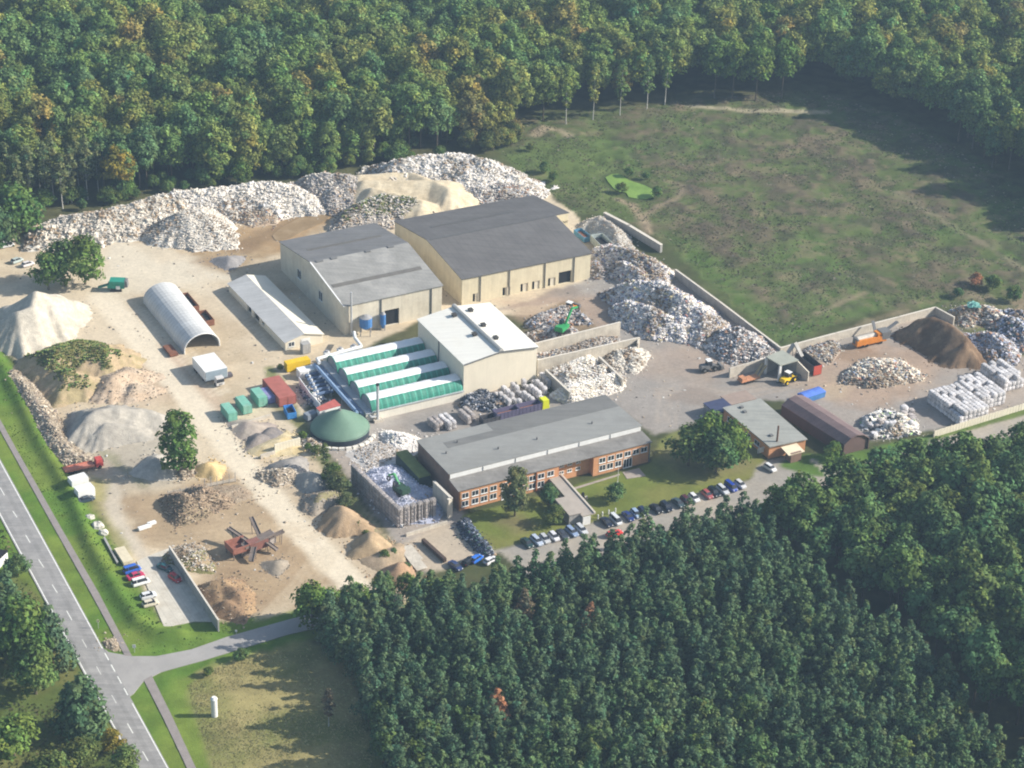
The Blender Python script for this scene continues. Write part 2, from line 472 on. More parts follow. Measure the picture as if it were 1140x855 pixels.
# damp patches and puddles
for (a, b_), r, c_ in (((268, 275), 5, (.24, .16, .09)), ((330, 240), 6, (.26, .18, .10)), ((235, 292), 4, (.3, .21, .13)), ((640, 325), 4, (.24, .2, .17)), ((770, 440), 5, (.24, .2, .17)), ((205, 575), 4, (.3, .22, .14)), ((950, 395), 5, (.26, .18, .12))):
    g = G(a, b_); dd = r - np.hypot((gx - g.x) * .6, gy - g.y) + rag * 7 + rag2 * 3; w = (np.clip(dd / 2, 0, 1) * .7)[..., None]; col[:] = col * (1 - w) + np.array(c_) * w
# overgrown seam between yard and tank terrace
stroke([(300, 410), (322, 450), (345, 492), (372, 530), (402, 575), (432, 615), (462, 640)], 3.6, vary((0.14, 0.155, 0.055), 0.4), 2, 1.5, 3, 0.9)
stroke([(315, 455), (340, 475), (330, 500)], 5.0, vary((0.19, 0.18, 0.07), 0.3), None, 2, 3, 0.7)
# lawn, drive and grass by the entrance
paint([(512, 580), (515, 572), (600, 552), (726, 515), (735, 488), (760, 478), (800, 470), (850, 500), (852, 512), (838, 532), (690, 572), (552, 612)],
      vary((0.135, 0.165, 0.036), 0.22, (0.175, 0.18, 0.05), med), 6, 0.8, 1.2)
paint([(735, 490), (800, 470), (845, 500), (830, 528), (780, 535), (740, 515)], vary((0.20, 0.17, 0.10), 0.25), None, 5, 5, 0.5)
paint([(548, 580), (575, 570), (600, 585), (575, 592)], vary((0.20, 0.15, 0.09), 0.2), None, 4, 3, 0.6)
paint([(556, 612), (690, 574), (835, 534), (850, 512), (885, 506), (905, 525), (1040, 486), (1250, 425), (1250, 452), (1060, 505), (905, 555), (860, 580), (800, 600), (600, 660)],
      vary((0.37, 0.325, 0.265), 0.12, (0.31, 0.285, 0.25), med), 7, 1, 1.5)
paint([(866, 518), (882, 506), (930, 505), (966, 500), (1035, 484), (1035, 492), (940, 522), (915, 530), (890, 526)], vary((0.085, 0.15, 0.03), 0.35), 2, 1, 2)
paint([(1035, 486), (1140, 455), (1250, 420), (1250, 428), (1140, 462), (1040, 490)], vary((0.11, 0.15, 0.04), 0.3), 2, 0.7, 0.8)
stroke([(905, 512), (925, 530), (940, 545)], 1.4, vary((0.36, 0.32, 0.27), 0.1), None, 0.6, 0.5)
col = np.clip(col, 0.01, 0.75)

# gentle relief: the grassed bank along the cycle path and small unevenness everywhere off the paving
gz = (fin - 0.5) * 0.10 + (fbm(gx, gy, 1.6, 55, 2) - 0.5) * 0.06
bank = [(-40, 352), (-12, 388), (10, 422), (45, 493), (79, 550), (101, 605), (134, 665), (155, 694), (175, 706), (200, 706)]
dbk = dist_line(gx, gy, W(bank))
gz += 1.5 * np.exp(-(dbk / 1.9) ** 2) * (0.75 + 0.5 * med)
rough = np.isin(zone, [1])
gz += np.where(rough, (fin - 0.5) * 0.9 + (med - 0.5) * 1.2, 0)
gz -= 0.12
pond_d = sdf_poly(gx, gy, W([(670, 195), (690, 190), (710, 200), (733, 210), (733, 221), (702, 222), (682, 213)]))
gz = np.where(pond_d > -3, np.minimum(gz, -0.35), gz)
m_ground = mat('soil and grass', attr=True, rough=0.95, var=0.10, scale=0.9, fine=3.3, spec=0.1, bump=0.25)
fz = zone[:-1, :-1]
ids = (np.arange(ny - 1)[:, None] * nx + np.arange(nx - 1)[None, :])
quads = np.stack([ids, ids + 1, ids + 1 + nx, ids + nx], -1)
allv = np.stack([gx.ravel(), gy.ravel(), gz.ravel()], -1)
allc = np.concatenate([col.reshape(-1, 3), np.ones((nx * ny, 1))], 1).astype(np.float32)
for k, nm in enumerate(ZN):
    q = quads[fz == k].reshape(-1, 4)
    if len(q) == 0: continue
    u, inv = np.unique(q.ravel(), return_inverse=True)
    me = bpy.data.meshes.new(nm)
    me.vertices.add(len(u)); me.vertices.foreach_set('co', allv[u].astype(np.float32).ravel())
    me.loops.add(q.size); me.loops.foreach_set('vertex_index', inv.astype(np.int32))
    me.polygons.add(len(q)); me.polygons.foreach_set('loop_start', np.arange(0, q.size, 4, dtype=np.int32))
    me.polygons.foreach_set('loop_total', np.full(len(q), 4, dtype=np.int32))
    me.update(calc_edges=True)
    me.polygons.foreach_set('use_smooth', [True] * len(q))
    ca = me.color_attributes.new('Col', 'FLOAT_COLOR', 'POINT')
    ca.data.foreach_set('color', allc[u].ravel())
    me.materials.append(m_ground)
    o = bpy.data.objects.new(nm, me); COL.objects.link(o); o['kind'] = 'structure'

# the land beyond, out to the horizon
b = MB(); b.add([(-6000, -1500, -1.2), (6000, -1500, -1.2), (6000, 9000, -1.2), (-6000, 9000, -1.2)], [(0, 1, 2, 3)])
tag(b.build('terrain', mat('far land', (0.06, 0.08, 0.03), 0.95, 0.4, 0.01, 0.1)), kind='structure')


def sheet(name, pts, z, m, kind='structure'):
    """a flat paved sheet with a real edge thickness"""
    P = W(pts); n = len(P); bm = MB()
    V = [(x, y, z) for x, y in P] + [(x, y, -0.3) for x, y in P]
    bm.add(V, [tuple(range(n))] + [(k, n + k, n + (k + 1) % n, (k + 1) % n) for k in range(n)])
    o = bm.build(name, m)
    import bmesh
    t = bmesh.new(); t.from_mesh(o.data); bmesh.ops.recalc_face_normals(t, faces=t.faces)
    bmesh.ops.triangulate(t, faces=t.faces); t.to_mesh(o.data); t.free()
    return tag(o, kind=kind)


rdir = (G(158, 837) - G(14, 569)).normalized(); rn = Vector((-rdir.y, rdir.x, 0))
m_asph = mat('worn asphalt', (0.30, 0.29, 0.28), 0.9, 0.14, 0.35, 5.0, 0.2, stain=(0.12, (0.22, 0.215, 0.21), 0.7), streak=(rdir.x, rdir.y, .16, 1.2),
             seam=((rn.x, rn.y), 3.5, 0.30, 0.10))
m_asph2 = mat('side road asphalt', (0.34, 0.325, 0.31), 0.9, 0.12, 0.3, 5.0, 0.2, stain=(0.15, (0.25, 0.24, 0.23), 0.6))
lx = lambda y: 4.2 + (y - 580) * 0.5366
rx_ = lambda y: 0.5467 * (y - 513.7)
sheet('main_road', [(lx(440) - 2, 440), (rx_(440) + 2, 440), (rx_(727) + 1.6, 727), (rx_(775) + 1.6, 775), (rx_(900) + 2, 900), (lx(900) - 2, 900)], 0.03, m_asph)
sheet('side_road', [(116, 722), (121, 726), (146, 730.5), (174, 730.5), (213, 723), (252.6, 709), (320, 690), (415, 665), (415, 684), (320, 706.5),
                    (280.7, 718.5), (224.6, 735.7), (179.6, 748), (160, 758), (149, 772), (143, 776)], 0.022, m_asph2)
m_path = mat('cycle path asphalt', (0.27, 0.24, 0.225), 0.9, 0.12, 0.5, 5.0, 0.2)
sheet('cycle_path', [(-26, 432), (-19, 432), (18.4, 500), (69.5, 590), (110, 660), (147, 730.3), (139, 730.2), (101, 660), (61.6, 590), (11.6, 500)], 0.026, m_path)
sheet('cycle_path', [(160, 757), (169, 752), (190, 794), (214, 846), (230, 880), (219, 880), (204, 846), (181, 798)], 0.026, m_path)
# painted markings
mk = MB(); white = mat('road paint', (0.72, 0.72, 0.68), 0.7, 0.12, 1.5, 6.0)


def stripe(p0, p1, wd, mb=mk, z=0.036):
    a = G(*p0); c = G(*p1); d = (c - a).normalized(); n = Vector((-d.y, d.x, 0)) * wd / 2
    mb.add([(p.x, p.y, z) for p in (a - n, c - n, c + n, a + n)], [(0, 1, 2, 3)])


stripe((rx_(440), 440), (rx_(722), 722), 0.26); stripe((rx_(783), 783), (rx_(900), 900), 0.26)
stripe((lx(440), 440), (lx(900), 900), 0.26)
sp = [(5, 551.6), (18.9, 576), (33.7, 604.4), (48.6, 631.6), (63.7, 660), (80, 690.5), (148.1, 816.6), (164.9, 847.3)]
st = [(0, 542.6), (14.2, 568.9), (28.6, 595.8), (42.9, 622.9), (58.2, 651.1), (74.2, 680), (141.8, 805.5), (158.7, 836.6)]
for a, c in zip(st, sp): stripe(a, c, 0.2)
for y in (712, 742, 774): stripe((.562 * (y - 513.7) - 20 - (y - 712) * .03, y), (.562 * (y + 9 - 513.7) - 20 - (y - 712) * .03, y + 9), 0.12)
for y in (727, 740, 753, 766): stripe((rx_(y), y), (rx_(y + 8), y + 8), 0.26)
tag(mk.build('road_markings', white), kind='structure')
# concrete slabs of the car park at the yard's corner
m_slab = mat('pale concrete slabs', (0.56, 0.52, 0.44), 0.9, 0.10, 0.4, 4.0, seam=((DA.x, DA.y), 1.9, 0.05, 0.22), stain=(0.3, (0.42, 0.37, 0.29), 0.6))
sheet('parking_slab', [(152, 625), (168, 618), (189, 610), (241, 692), (216, 692), (183, 699)], 0.05, m_slab)
sheet('pond', [(674, 197), (681, 193.5), (688, 193), (694, 195.5), (700, 200), (709, 203), (718, 206), (726, 210), (729.5, 215), (727, 219), (718, 221), (708, 220.5), (700, 219), (697, 214), (690, 213), (683, 209), (677, 202)], -.12, mat('duckweed', (0.18, 0.29, 0.06), .7, .14, .15, 1.5, stain=(.1, (.10, .19, .04), .6)))
sheet('puddle', [(303, 262), (312, 254), (325, 247), (340, 239), (352, 231), (364, 224), (373, 222), (376, 229), (370, 238), (362, 246), (350, 252), (338, 257), (326, 264), (314, 268), (306, 267)], .012, mat('muddy water', (0.27, 0.185, 0.095), .45, .12, .12, 1.0, .35, stain=(.12, (.34, .25, .15), .8)))
m_pave = mat('entrance paving', (0.36, 0.31, 0.27), 0.9, 0.1, 1.0, 5.0)
sheet('entrance_path', [(693, 525.5), (711.5, 521), (719, 530), (698, 533)], 0.03, m_pave)
sheet('footpath', [(633, 544.5), (690, 527.3), (690, 529), (634, 546.5)], 0.03, m_pave)
# ------------------------------------------------------------------ buildings
def xy(v): return Vector((v[0], v[1], 0))


def wall_panel(mb, a, b, z0, z1, holes=(), depth=0.35, mi=0, hmi=1, z1b=None):
    """outer wall face from a to b (outside on the right-hand side when walking a->b), real recesses at the holes (u0,u1,z0,z1)"""
    a = xy(a); b = xy(b); L = (b - a).length; d = (b - a) / L; n = Vector((d.y, -d.x, 0))
    z1b = z1 if z1b is None else z1b
    us = sorted({0, L} | {h[0] for h in holes} | {h[1] for h in holes})
    zs = sorted({z0, min(z1, z1b)} | {h[2] for h in holes} | {h[3] for h in holes})
    pt = lambda u, z, o=0: tuple(a + d * u - n * o + Vector((0, 0, z)))
    for u0, u1 in zip(us[:-1], us[1:]):
        for q0, q1 in zip(zs[:-1], zs[1:]):
            um, zm = (u0 + u1) / 2, (q0 + q1) / 2
            if any(h[0] < um < h[1] and h[2] < zm < h[3] for h in holes): continue
            mb.add([pt(u0, q0), pt(u1, q0), pt(u1, q1), pt(u0, q1)], [(0, 1, 2, 3)], None, mi)
    if abs(z1 - z1b) > 1e-6:
        lo = min(z1, z1b)
        hi = (0, z1) if z1 > z1b else (L, z1b)
        mb.add([pt(0, lo), pt(L, lo), pt(hi[0], hi[1])], [(0, 1, 2)], None, mi)
    for u0, u1, q0, q1 in holes:
        F = [pt(u0, q0), pt(u1, q0), pt(u1, q1), pt(u0, q1)]; B = [pt(u0, q0, depth), pt(u1, q0, depth), pt(u1, q1, depth), pt(u0, q1, depth)]
        mb.add(F + B, [(0, 1, 5, 4), (1, 2, 6, 5), (2, 3, 7, 6), (3, 0, 4, 7)], None, mi)
        mb.add(B, [(0, 1, 2, 3)], None, hmi)


def slab(mb, pts, t, col=None, mi=0):
    """a roof plane of some thickness under the given top corners"""
    P = [Vector(p) for p in pts]; n = len(P)
    nr = (P[1] - P[0]).cross(P[2] - P[0]).normalized()
    if nr.z < 0: nr = -nr
    Q = [p - nr * t for p in P]
    mb.add(P + Q, [tuple(range(n)), tuple(range(2 * n - 1, n - 1, -1))] + [(k, n + k, n + (k + 1) % n, (k + 1) % n) for k in range(n)], col, mi)


def fix_normals(o):
    import bmesh
    t = bmesh.new(); t.from_mesh(o.data); bmesh.ops.recalc_face_normals(t, faces=t.faces); t.to_mesh(o.data); t.free()


m_dark = mat('dark interior', (0.018, 0.018, 0.02), 0.9, 0.2, 0.8)
m_pane = mat('window glass', (0.03, 0.035, 0.045), 0.12, 0.2, 0.5, 3, 0.6)
m_frame = mat('white window frame', (0.75, 0.75, 0.73), 0.6, 0.06, 1.0)
m_cream = mat('cream metal cladding', (0.66, 0.585, 0.42), 0.7, 0.06, 0.25, 3.0, seam=((DA.x + DB.x, DA.y + DB.y), 1.15, 0.06, 0.10), stain=(0.35, (0.50, 0.42, 0.29), 0.35), streak=(0, 0, 0.1, 0.07))
m_cream2 = mat('pale cladding', (0.66, 0.60, 0.48), 0.7, 0.08, 0.25, 3.0, seam=((DA.x + DB.x, DA.y + DB.y), 1.15, 0.06, 0.10), stain=(0.3, (0.48, 0.41, 0.31), 0.45), streak=(0, 0, 0.1, 0.07))
m_cream3 = mat('light beige render', (0.74, 0.67, 0.535), 0.8, 0.04, 0.2, 3.0, seam=((DA.x + DB.x, DA.y + DB.y), 5.6, 0.008, 0.12), streak=(0, 0, 0.05, 0.07))
m_roofdark = mat('dark fibre cement roof', (0.135, 0.13, 0.128), 0.85, 0.10, 0.15, 3.0, seam=((DA.x, DA.y), 2.2, 0.08, 0.16), stain=(0.10, (0.105, 0.10, 0.10), 0.6), streak=(DB.x, DB.y, .16, .9))
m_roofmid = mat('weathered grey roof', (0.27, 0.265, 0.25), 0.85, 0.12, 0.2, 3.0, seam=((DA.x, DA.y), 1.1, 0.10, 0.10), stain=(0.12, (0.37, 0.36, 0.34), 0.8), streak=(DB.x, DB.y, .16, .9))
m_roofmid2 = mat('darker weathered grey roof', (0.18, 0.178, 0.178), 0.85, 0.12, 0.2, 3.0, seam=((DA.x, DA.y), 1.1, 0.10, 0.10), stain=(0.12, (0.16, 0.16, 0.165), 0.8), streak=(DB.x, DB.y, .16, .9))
m_roofwhite = mat('white roof sheeting', (0.78, 0.76, 0.69), 0.6, 0.04, 0.12, 2.0, seam=((DB.x, DB.y), 1.0, 0.06, 0.05), stain=(0.12, (0.68, 0.65, 0.57), 0.5), streak=(DA.x, DA.y, .07, .9))
m_gut = mat('grey downpipe', (0.16, 0.16, 0.16), 0.6, 0.1)
m_white = mat('white painted metal', (0.76, 0.76, 0.74), 0.5, 0.06, 0.8)
m_grey = mat('grey metal', (0.30, 0.30, 0.31), 0.5, 0.12, 0.8)
m_steel = mat('bright galvanised steel', (0.52, 0.53, 0.54), 0.45, 0.1, 0.8, metal=0.3)
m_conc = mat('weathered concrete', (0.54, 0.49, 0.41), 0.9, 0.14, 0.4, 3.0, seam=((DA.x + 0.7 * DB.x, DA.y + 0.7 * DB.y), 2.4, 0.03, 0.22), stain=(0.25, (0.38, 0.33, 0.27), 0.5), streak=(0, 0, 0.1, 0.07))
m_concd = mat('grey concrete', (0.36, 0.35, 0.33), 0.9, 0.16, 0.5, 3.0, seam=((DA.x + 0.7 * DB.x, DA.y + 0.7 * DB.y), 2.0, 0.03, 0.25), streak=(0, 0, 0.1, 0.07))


def gable_hall(name, label, cat, FL, FR, BR, BL, ze, zr, ridge, mw_, mr, mr2=None, over=0.35, holes=None, thick=0.25, z0=-0.4):
    """FL,FR,BR,BL: ground corners (front-left ...). ridge 'A': parallel to FL-FR, 'B': parallel to FL-BL. holes: {side: [...]}"""
    FL, FR, BR, BL = map(xy, (FL, FR, BR, BL)); holes = holes or {}
    t = thing(name, label, cat, FL)
    w = MB(); C = [FL, FR, BR, BL]
    for k, s in enumerate(('front', 'right', 'back', 'left')):
        wall_panel(w, C[k], C[(k + 1) % 4], z0, ze, holes.get(s, ()), 0.6, 0, 1)
    zv = lambda p, z: Vector((p.x, p.y, z))
    if ridge == 'A':
        r0, r1 = (FL + BL) / 2, (FR + BR) / 2
        w.add([zv(BL, ze), zv(FL, ze), zv(r0, zr)], [(0, 1, 2)]); w.add([zv(FR, ze), zv(BR, ze), zv(r1, zr)], [(0, 1, 2)])
        e = (FR - FL).normalized() * over; g = (FL - BL).normalized() * over; sl = (zr - ze) / ((FL - BL).length / 2)
        dz = over * sl + -0.02
        s1 = [zv(FL - e + g, ze - dz + thick), zv(FR + e + g, ze - dz + thick), zv(r1 + e, zr + thick), zv(r0 - e, zr + thick)]
        s2 = [zv(r0 - e, zr + thick), zv(r1 + e, zr + thick), zv(BR + e - g, ze - dz + thick), zv(BL - e - g, ze - dz + thick)]
    else:
        r0, r1 = (FL + FR) / 2, (BL + BR) / 2
        w.add([zv(FL, ze), zv(FR, ze), zv(r0, zr)], [(0, 1, 2)]); w.add([zv(BR, ze), zv(BL, ze), zv(r1, zr)], [(0, 1, 2)])
        e = (FL - BL).normalized() * over; g = (FR - FL).normalized() * over; sl = (zr - ze) / ((FR - FL).length / 2)
        dz = over * sl - 0.02
        s1 = [zv(FL + e - g, ze - dz + thick), zv(r0 + e, zr + thick), zv(r1 - e, zr + thick), zv(BL - e - g, ze - dz + thick)]
        s2 = [zv(r0 + e, zr + thick), zv(FR + e + g, ze - dz + thick), zv(BR - e + g, ze - dz + thick), zv(r1 - e, zr + thick)]
    wo = w.build('wall', [mw_, m_dark], t)
    r = MB(); slab(r, s1, thick * 0.8, None, 0); slab(r, s2, thick * 0.8, None, 1)
    ro = r.build('roof', [mr, mr2 or mr], t); fix_normals(ro)
    return t, wo, ro, (s1, s2)


def on_plane(s, u, v, off=0.0):
    """point at fractions u (corner0->1) and v (corner0->3) of a roof plane, lifted by off"""
    a, b, c, d = s
    p = a.lerp(b, u).lerp(d.lerp(c, u), v)
    n = (b - a).cross(d - a).normalized()
    if n.z < 0: n = -n
    return p + n * off


def strip_on(mb, s, u0, u1, v0, v1, h, mi=0, col=None):
    q = [(u0, v0), (u1, v0), (u1, v1), (u0, v1)]
    mb.hexa([on_plane(s, u, v, -0.02) for u, v in q] + [on_plane(s, u, v, h) for u, v in q], col, mi)


def door_leaf(t, a, b, u0, u1, z0, z1, m, inset=0.10, name='door'):
    a = xy(a); b = xy(b); d = (b - a).normalized(); n = Vector((d.y, -d.x, 0))
    mb = MB(); c = a + d * (u0 + u1) / 2 - n * inset
    mb.box(c.x, c.y, z0, u1 - u0, 0.08, z1 - z0, math.atan2(d.y, d.x))
    return mb.build(name, m, t)


def pipe_on(t, a, b, u, z0, z1, m, name='downpipe', r=0.16, off=0.18):
    a = xy(a); b = xy(b); d = (b - a).normalized(); n = Vector((d.y, -d.x, 0)); p = a + d * u + n * off
    mb = MB(); mb.cyl((p.x, p.y, z0), (p.x, p.y, z1), r, r, 6)
    return mb.build(name, m, t)


def window(t, a, b, u, z, w, h, panes=2, proud=0.06, m_fr=None, m_pn=None):
    """a window that stands a little proud of the wall: frame with sill, its glass a sub-part"""
    a = xy(a); b = xy(b); d = (b - a).normalized(); n = Vector((d.y, -d.x, 0)); yaw = math.atan2(d.y, d.x)
    f = MB(); g = MB(); c = a + d * u
    fw = 0.14
    for k in range(panes + 1):
        p = c + d * (-w / 2 + k * w / panes) + n * proud / 2
        f.box(p.x, p.y, z, fw, proud, h, yaw)
    for zz in (z - fw / 2, z + h - fw / 2):
        p = c + n * (proud / 2 + 0.004); f.box(p.x, p.y, zz, w + fw, proud + 0.008, fw, yaw)
    p = c + n * 0.1; f.box(p.x, p.y, z - fw, w + 0.3, 0.2, 0.07, yaw)
    p = c + n * 0.012; g.box(p.x, p.y, z, w, 0.02, h, yaw)
    fo = f.build('window', m_fr or m_frame, t)
    go = g.build('pane', m_pn or m_pane, t); go.parent = fo
    return fo


# ---- big hall, dark roof
ze = ZT(514, 339.3, 311.2)
FL = xy(G(514, 339.3)); FR = xy(G(657.9, 282.2, ze)); BL = xy(G(439.6, 246.7, ze)); BR = FR + (BL - FL)
L = (FR - FL).length; D = (BL - FL).length
mid = (FL + BL) / 2
zr = ze
while PX((mid.x, mid.y, zr))[1] > 267.7 and zr < ze + 12: zr += 0.05
print('big hall', L, D, ze, zr)
fx = lambda px: (px - 514) / (657.9 - 514) * L
hl = {'front': [(fx(622), fx(636.5), 0.0, 4.2)]}
for c in (526, 559, 579, 592, 610): hl['front'].append((fx(c), fx(c) + 2.6, 0.0, 2.9))
t_hall, wo, ro, (s1, s2) = gable_hall('industrial_hall', 'largest hall, with a dark grey gabled roof and cream walls, at the clearing', 'hall', FL, FR, BR, BL, ze, zr, 'A', m_cream, m_roofdark, holes=hl)
for c in (526, 559, 579, 592, 610): door_leaf(t_hall, FL, FR, fx(c) + .9, fx(c) + 2.9, 0, 2.8, m_cream2, 0.3)
for c in (534, 566, 606, 639): pipe_on(t_hall, FL, FR, fx(c), 0, ze, m_gut)
# the rear half runs on past the gable
mb = MB(); e = (FR - FL).normalized()
x4 = 5.0; bz = (ze + zr) / 2
R0, R1 = (FR + BR) / 2, BR
wall_panel(mb, R0 + e * x4, R1 + e * x4, -0.4, ze); wall_panel(mb, R0, R0 + e * x4, -0.4, ze + 0.8); wall_panel(mb, R1 + e * x4, R1, -0.4, ze)
zv = lambda p, z: Vector((p.x, p.y, z))
mb.add([zv(R0 + e * x4, ze), zv(R1 + e * x4, ze), zv(R0 + e * x4, zr)], [(0, 1, 2)]); mb.add([zv(R0, ze), zv(R0 + e * x4, ze), zv(R0 + e * x4, zr), zv(R0, zr)], [(0, 1, 2, 3)])
mb.build('annex_wall', m_cream, t_hall)
mb = MB(); slab(mb, [zv(R0 + e * 0.36, zr + 0.24), zv(R0 + e * (x4 + .4), zr + 0.24), zv(R1 + e * (x4 + .4), ze + 0.24), zv(R1 + e * 0.36, ze + 0.24)], 0.2)
fix_normals(mb.build('annex_roof', m_roofdark, t_hall))
mb = MB(); strip_on(mb, s2, 0.15, 0.80, 0.42, 0.50, 0.05); mb.build('rooflight', mat('dull rooflight strip', (0.11, 0.105, 0.10), 0.6, 0.1), t_hall)
mb = MB(); strip_on(mb, s1, 0.02, 0.99, 0.975, 1.0, 0.10); mb.build('ridge_cap', mat('dark ridge capping', (0.10, 0.10, 0.10), 0.7, 0.1), t_hall)
p = R0 + e * 9 + (FL - BL).normalized() * -6
HALL_FL, HALL_FR, HALL_L, HALL_ZE = FL, FR, L, ze

# ---- middle hall, grey patched roof
ze = ZT(383.8, 373, 341.3)
FL = xy(G(383.8, 373)); FR = xy(G(492.1, 318.2, ze)); BL = xy(G(311.9, 269.7, ze)); BR = FR + (BL - FL)
L = (FR - FL).length; D = (BL - FL).length
mid = (FL + BL) / 2; zr = ze
while PX((mid.x, mid.y, zr))[1] > 292.6 and zr < ze + 12: zr += 0.05
print('mid hall', L, D, ze, zr)
fx = lambda px: (px - 384) / (492 - 384) * L
hd = [(fx(428), fx(444), 0, 5.2)]
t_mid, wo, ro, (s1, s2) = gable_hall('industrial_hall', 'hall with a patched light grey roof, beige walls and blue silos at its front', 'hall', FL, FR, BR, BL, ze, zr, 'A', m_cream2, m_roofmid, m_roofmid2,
                                     holes={'front': hd, 'left': [(13, 16.0, 3.4, 6.6), (29, 32.0, 3.4, 6.6)]})
for u in (13.0, 29.0): window(t_mid, BL, FL, D - u - 1.5 if False else u + 1.5, 3.55, 2.6, 2.9, 2, 0.05)
for c in (424, 480): pipe_on(t_mid, FL, FR, fx(c), 0, ze, m_gut)
mb = MB(); strip_on(mb, s1, 0.03, 0.93, 0.40, 0.47, 0.06); strip_on(mb, s2, 0.12, 0.88, 0.42, 0.49, 0.06)
mb.build('rooflight', mat('brown rooflight strip', (0.15, 0.14, 0.125), 0.6, 0.15), t_mid)
for u0, u1 in ((0.05, 0.12), (0.2, 0.26), (0.55, 0.6), (0.78, 0.84)):
    mb = MB(); strip_on(mb, s1, u0, u1, 0.96, 1.0, 0.3); mb.build('ridge_vent', m_gut, t_mid)
mb = MB(); slab(mb, [zv(FL + (FL - BL).normalized() * 0.4 + (FL - FR).normalized() * q, ze + 0.2) if v == 0 else zv(mid + (FL - FR).normalized() * q, zr + 0.32) for q, v in ((0.5, 0), (0.1, 0), (0.1, 1), (0.5, 1))], 0.15)
fix_normals(mb.build('verge_trim', m_white, t_mid))
q = FL + (FR - FL).normalized() * 1.9 + (FL - BL).normalized() * 0.6
mb = MB(); mb.cyl((q.x, q.y, 0), (q.x, q.y, ze + 4.6), 0.32, 0.32, 10); mb.build('flue', m_steel, t_mid)
MID_FL, MID_FR, MID_ZE = FL, FR, ze
# blue silos standing in front of it
m_blue = mat('blue painted steel', (0.07, 0.20, 0.46), 0.5, 0.15, 0.8)
nB = (FL - BL).normalized()


def silo(c, r, h, legs, label):
    t = thing('silo', label, 'silo', (c.x, c.y, 0), 'blue silos at the middle hall')
    mb = MB(); mb.cyl((c.x, c.y, legs), (c.x, c.y, legs + h), r, r, 14); mb.cyl((c.x, c.y, legs), (c.x, c.y, legs - 1.2), r, 0.3, 14)
    mb.build('tank', m_blue, t)
    for sx, sy in ((1, 1), (1, -1), (-1, 1), (-1, -1)):
        mb = MB(); a, b2 = c.x + sx * r * .75, c.y + sy * r * .75; mb.cyl((a, b2, -0.2), (a, b2, legs + .3), 0.14, 0.14, 6); mb.build('leg', m_grey, t)
    mb = MB(); mb.cyl((c.x, c.y, legs + h), (c.x, c.y, legs + h + .7), r, r * .3, 14); mb.build('lid', m_grey, t)


a = FL + (FR - FL) * 0.185 + nB * 2.0
silo(a, 1.9, 3.0, 2.6, 'wide blue silo on legs beside the flue of the middle hall')
a = FL + (FR - FL) * 0.37 + nB * 1.3
silo(a, 0.85, 3.6, 1.4, 'narrow blue silo beside the dark doorway of the middle hall')

# ---- white hall
ze = ZT(515.6, 443, 406)
FL = xy(G(515.6, 443)); FR = xy(G(598.0, 386.6, ze)); BL = xy(G(465.6, 356.2, ze)); BR = FR + (BL - FL)
mid = (FL + FR) / 2; zr = ze
while PX((mid.x, mid.y, zr))[1] > 391.3 and zr < ze + 12: zr += 0.05
print('white hall', (FR - FL).length, (BL - FL).length, ze, zr)
t_w, wo, ro, (s1, s2) = gable_hall('industrial_hall', 'windowless cream hall with a bright white roof beside the green tunnel roofs', 'hall', FL, FR, BR, BL, ze, zr, 'B', m_cream3, m_roofwhite, holes={})
mb = MB(); p0 = on_plane(s1, 1, 0, 0.12); p1 = on_plane(s1, 1, 1, 0.12)
mb.cyl(p0, p1, 0.75, 0.75, 8); mb.build('ridge_vent', mat('grey ridge', (0.46, 0.45, 0.42), 0.7, 0.1), t_w)
for s, u, v in ((s1, 0.80, .83), (s1, .80, .40), (s2, 0.28, .86), (s2, .2, .53), (s2, .17, .25)):
    mb = MB(); p = on_plane(s, u, v, 0); mb.box(p.x, p.y, p.z - 0.5, 1.3, 1.1, 1.15, YB); mb.box(p.x, p.y, p.z + .65, 1.6, 1.4, 0.14, YB)
    mb.build('roof_vent', mat('dark vent', (0.06, 0.055, 0.05), 0.7, 0.1), t_w)
pipe_on(t_w, BL, FL, (FL - BL).length * 0.47, 0, ze, m_gut)
mb = MB()
for a, c in ((FL, (FL + FR) / 2), ((FL + FR) / 2, FR)):
    z0_, z1_ = (ze, zr) if a == FL else (zr, ze)
    o = nB * 0.38
    mb.hexa([zv(a + o, z0_ - .05), zv(c + o, z1_ - .05), zv(c + o * 1.2, z1_ - .05), zv(a + o * 1.2, z0_ - .05), zv(a + o, z0_ + .3), zv(c + o, z1_ + .3), zv(c + o * 1.2, z1_ + .3), zv(a + o * 1.2, z0_ + .3)])
mb.build('verge_trim', m_gut, t_w)
WH_FL, WH_FR, WH_BL, WH_BR = FL, FR, BL, BR

# ---- fermentation block with four barrel roofs
zb = ZT(505, 440, 431.5)
FLt = xy(G(407.5, 461, zb)); BLt = xy(G(357, 404, zb))
A_ = (WH_FL - WH_BL).normalized()            # towards the front
lw = FLt - BLt
eA = DA.copy()
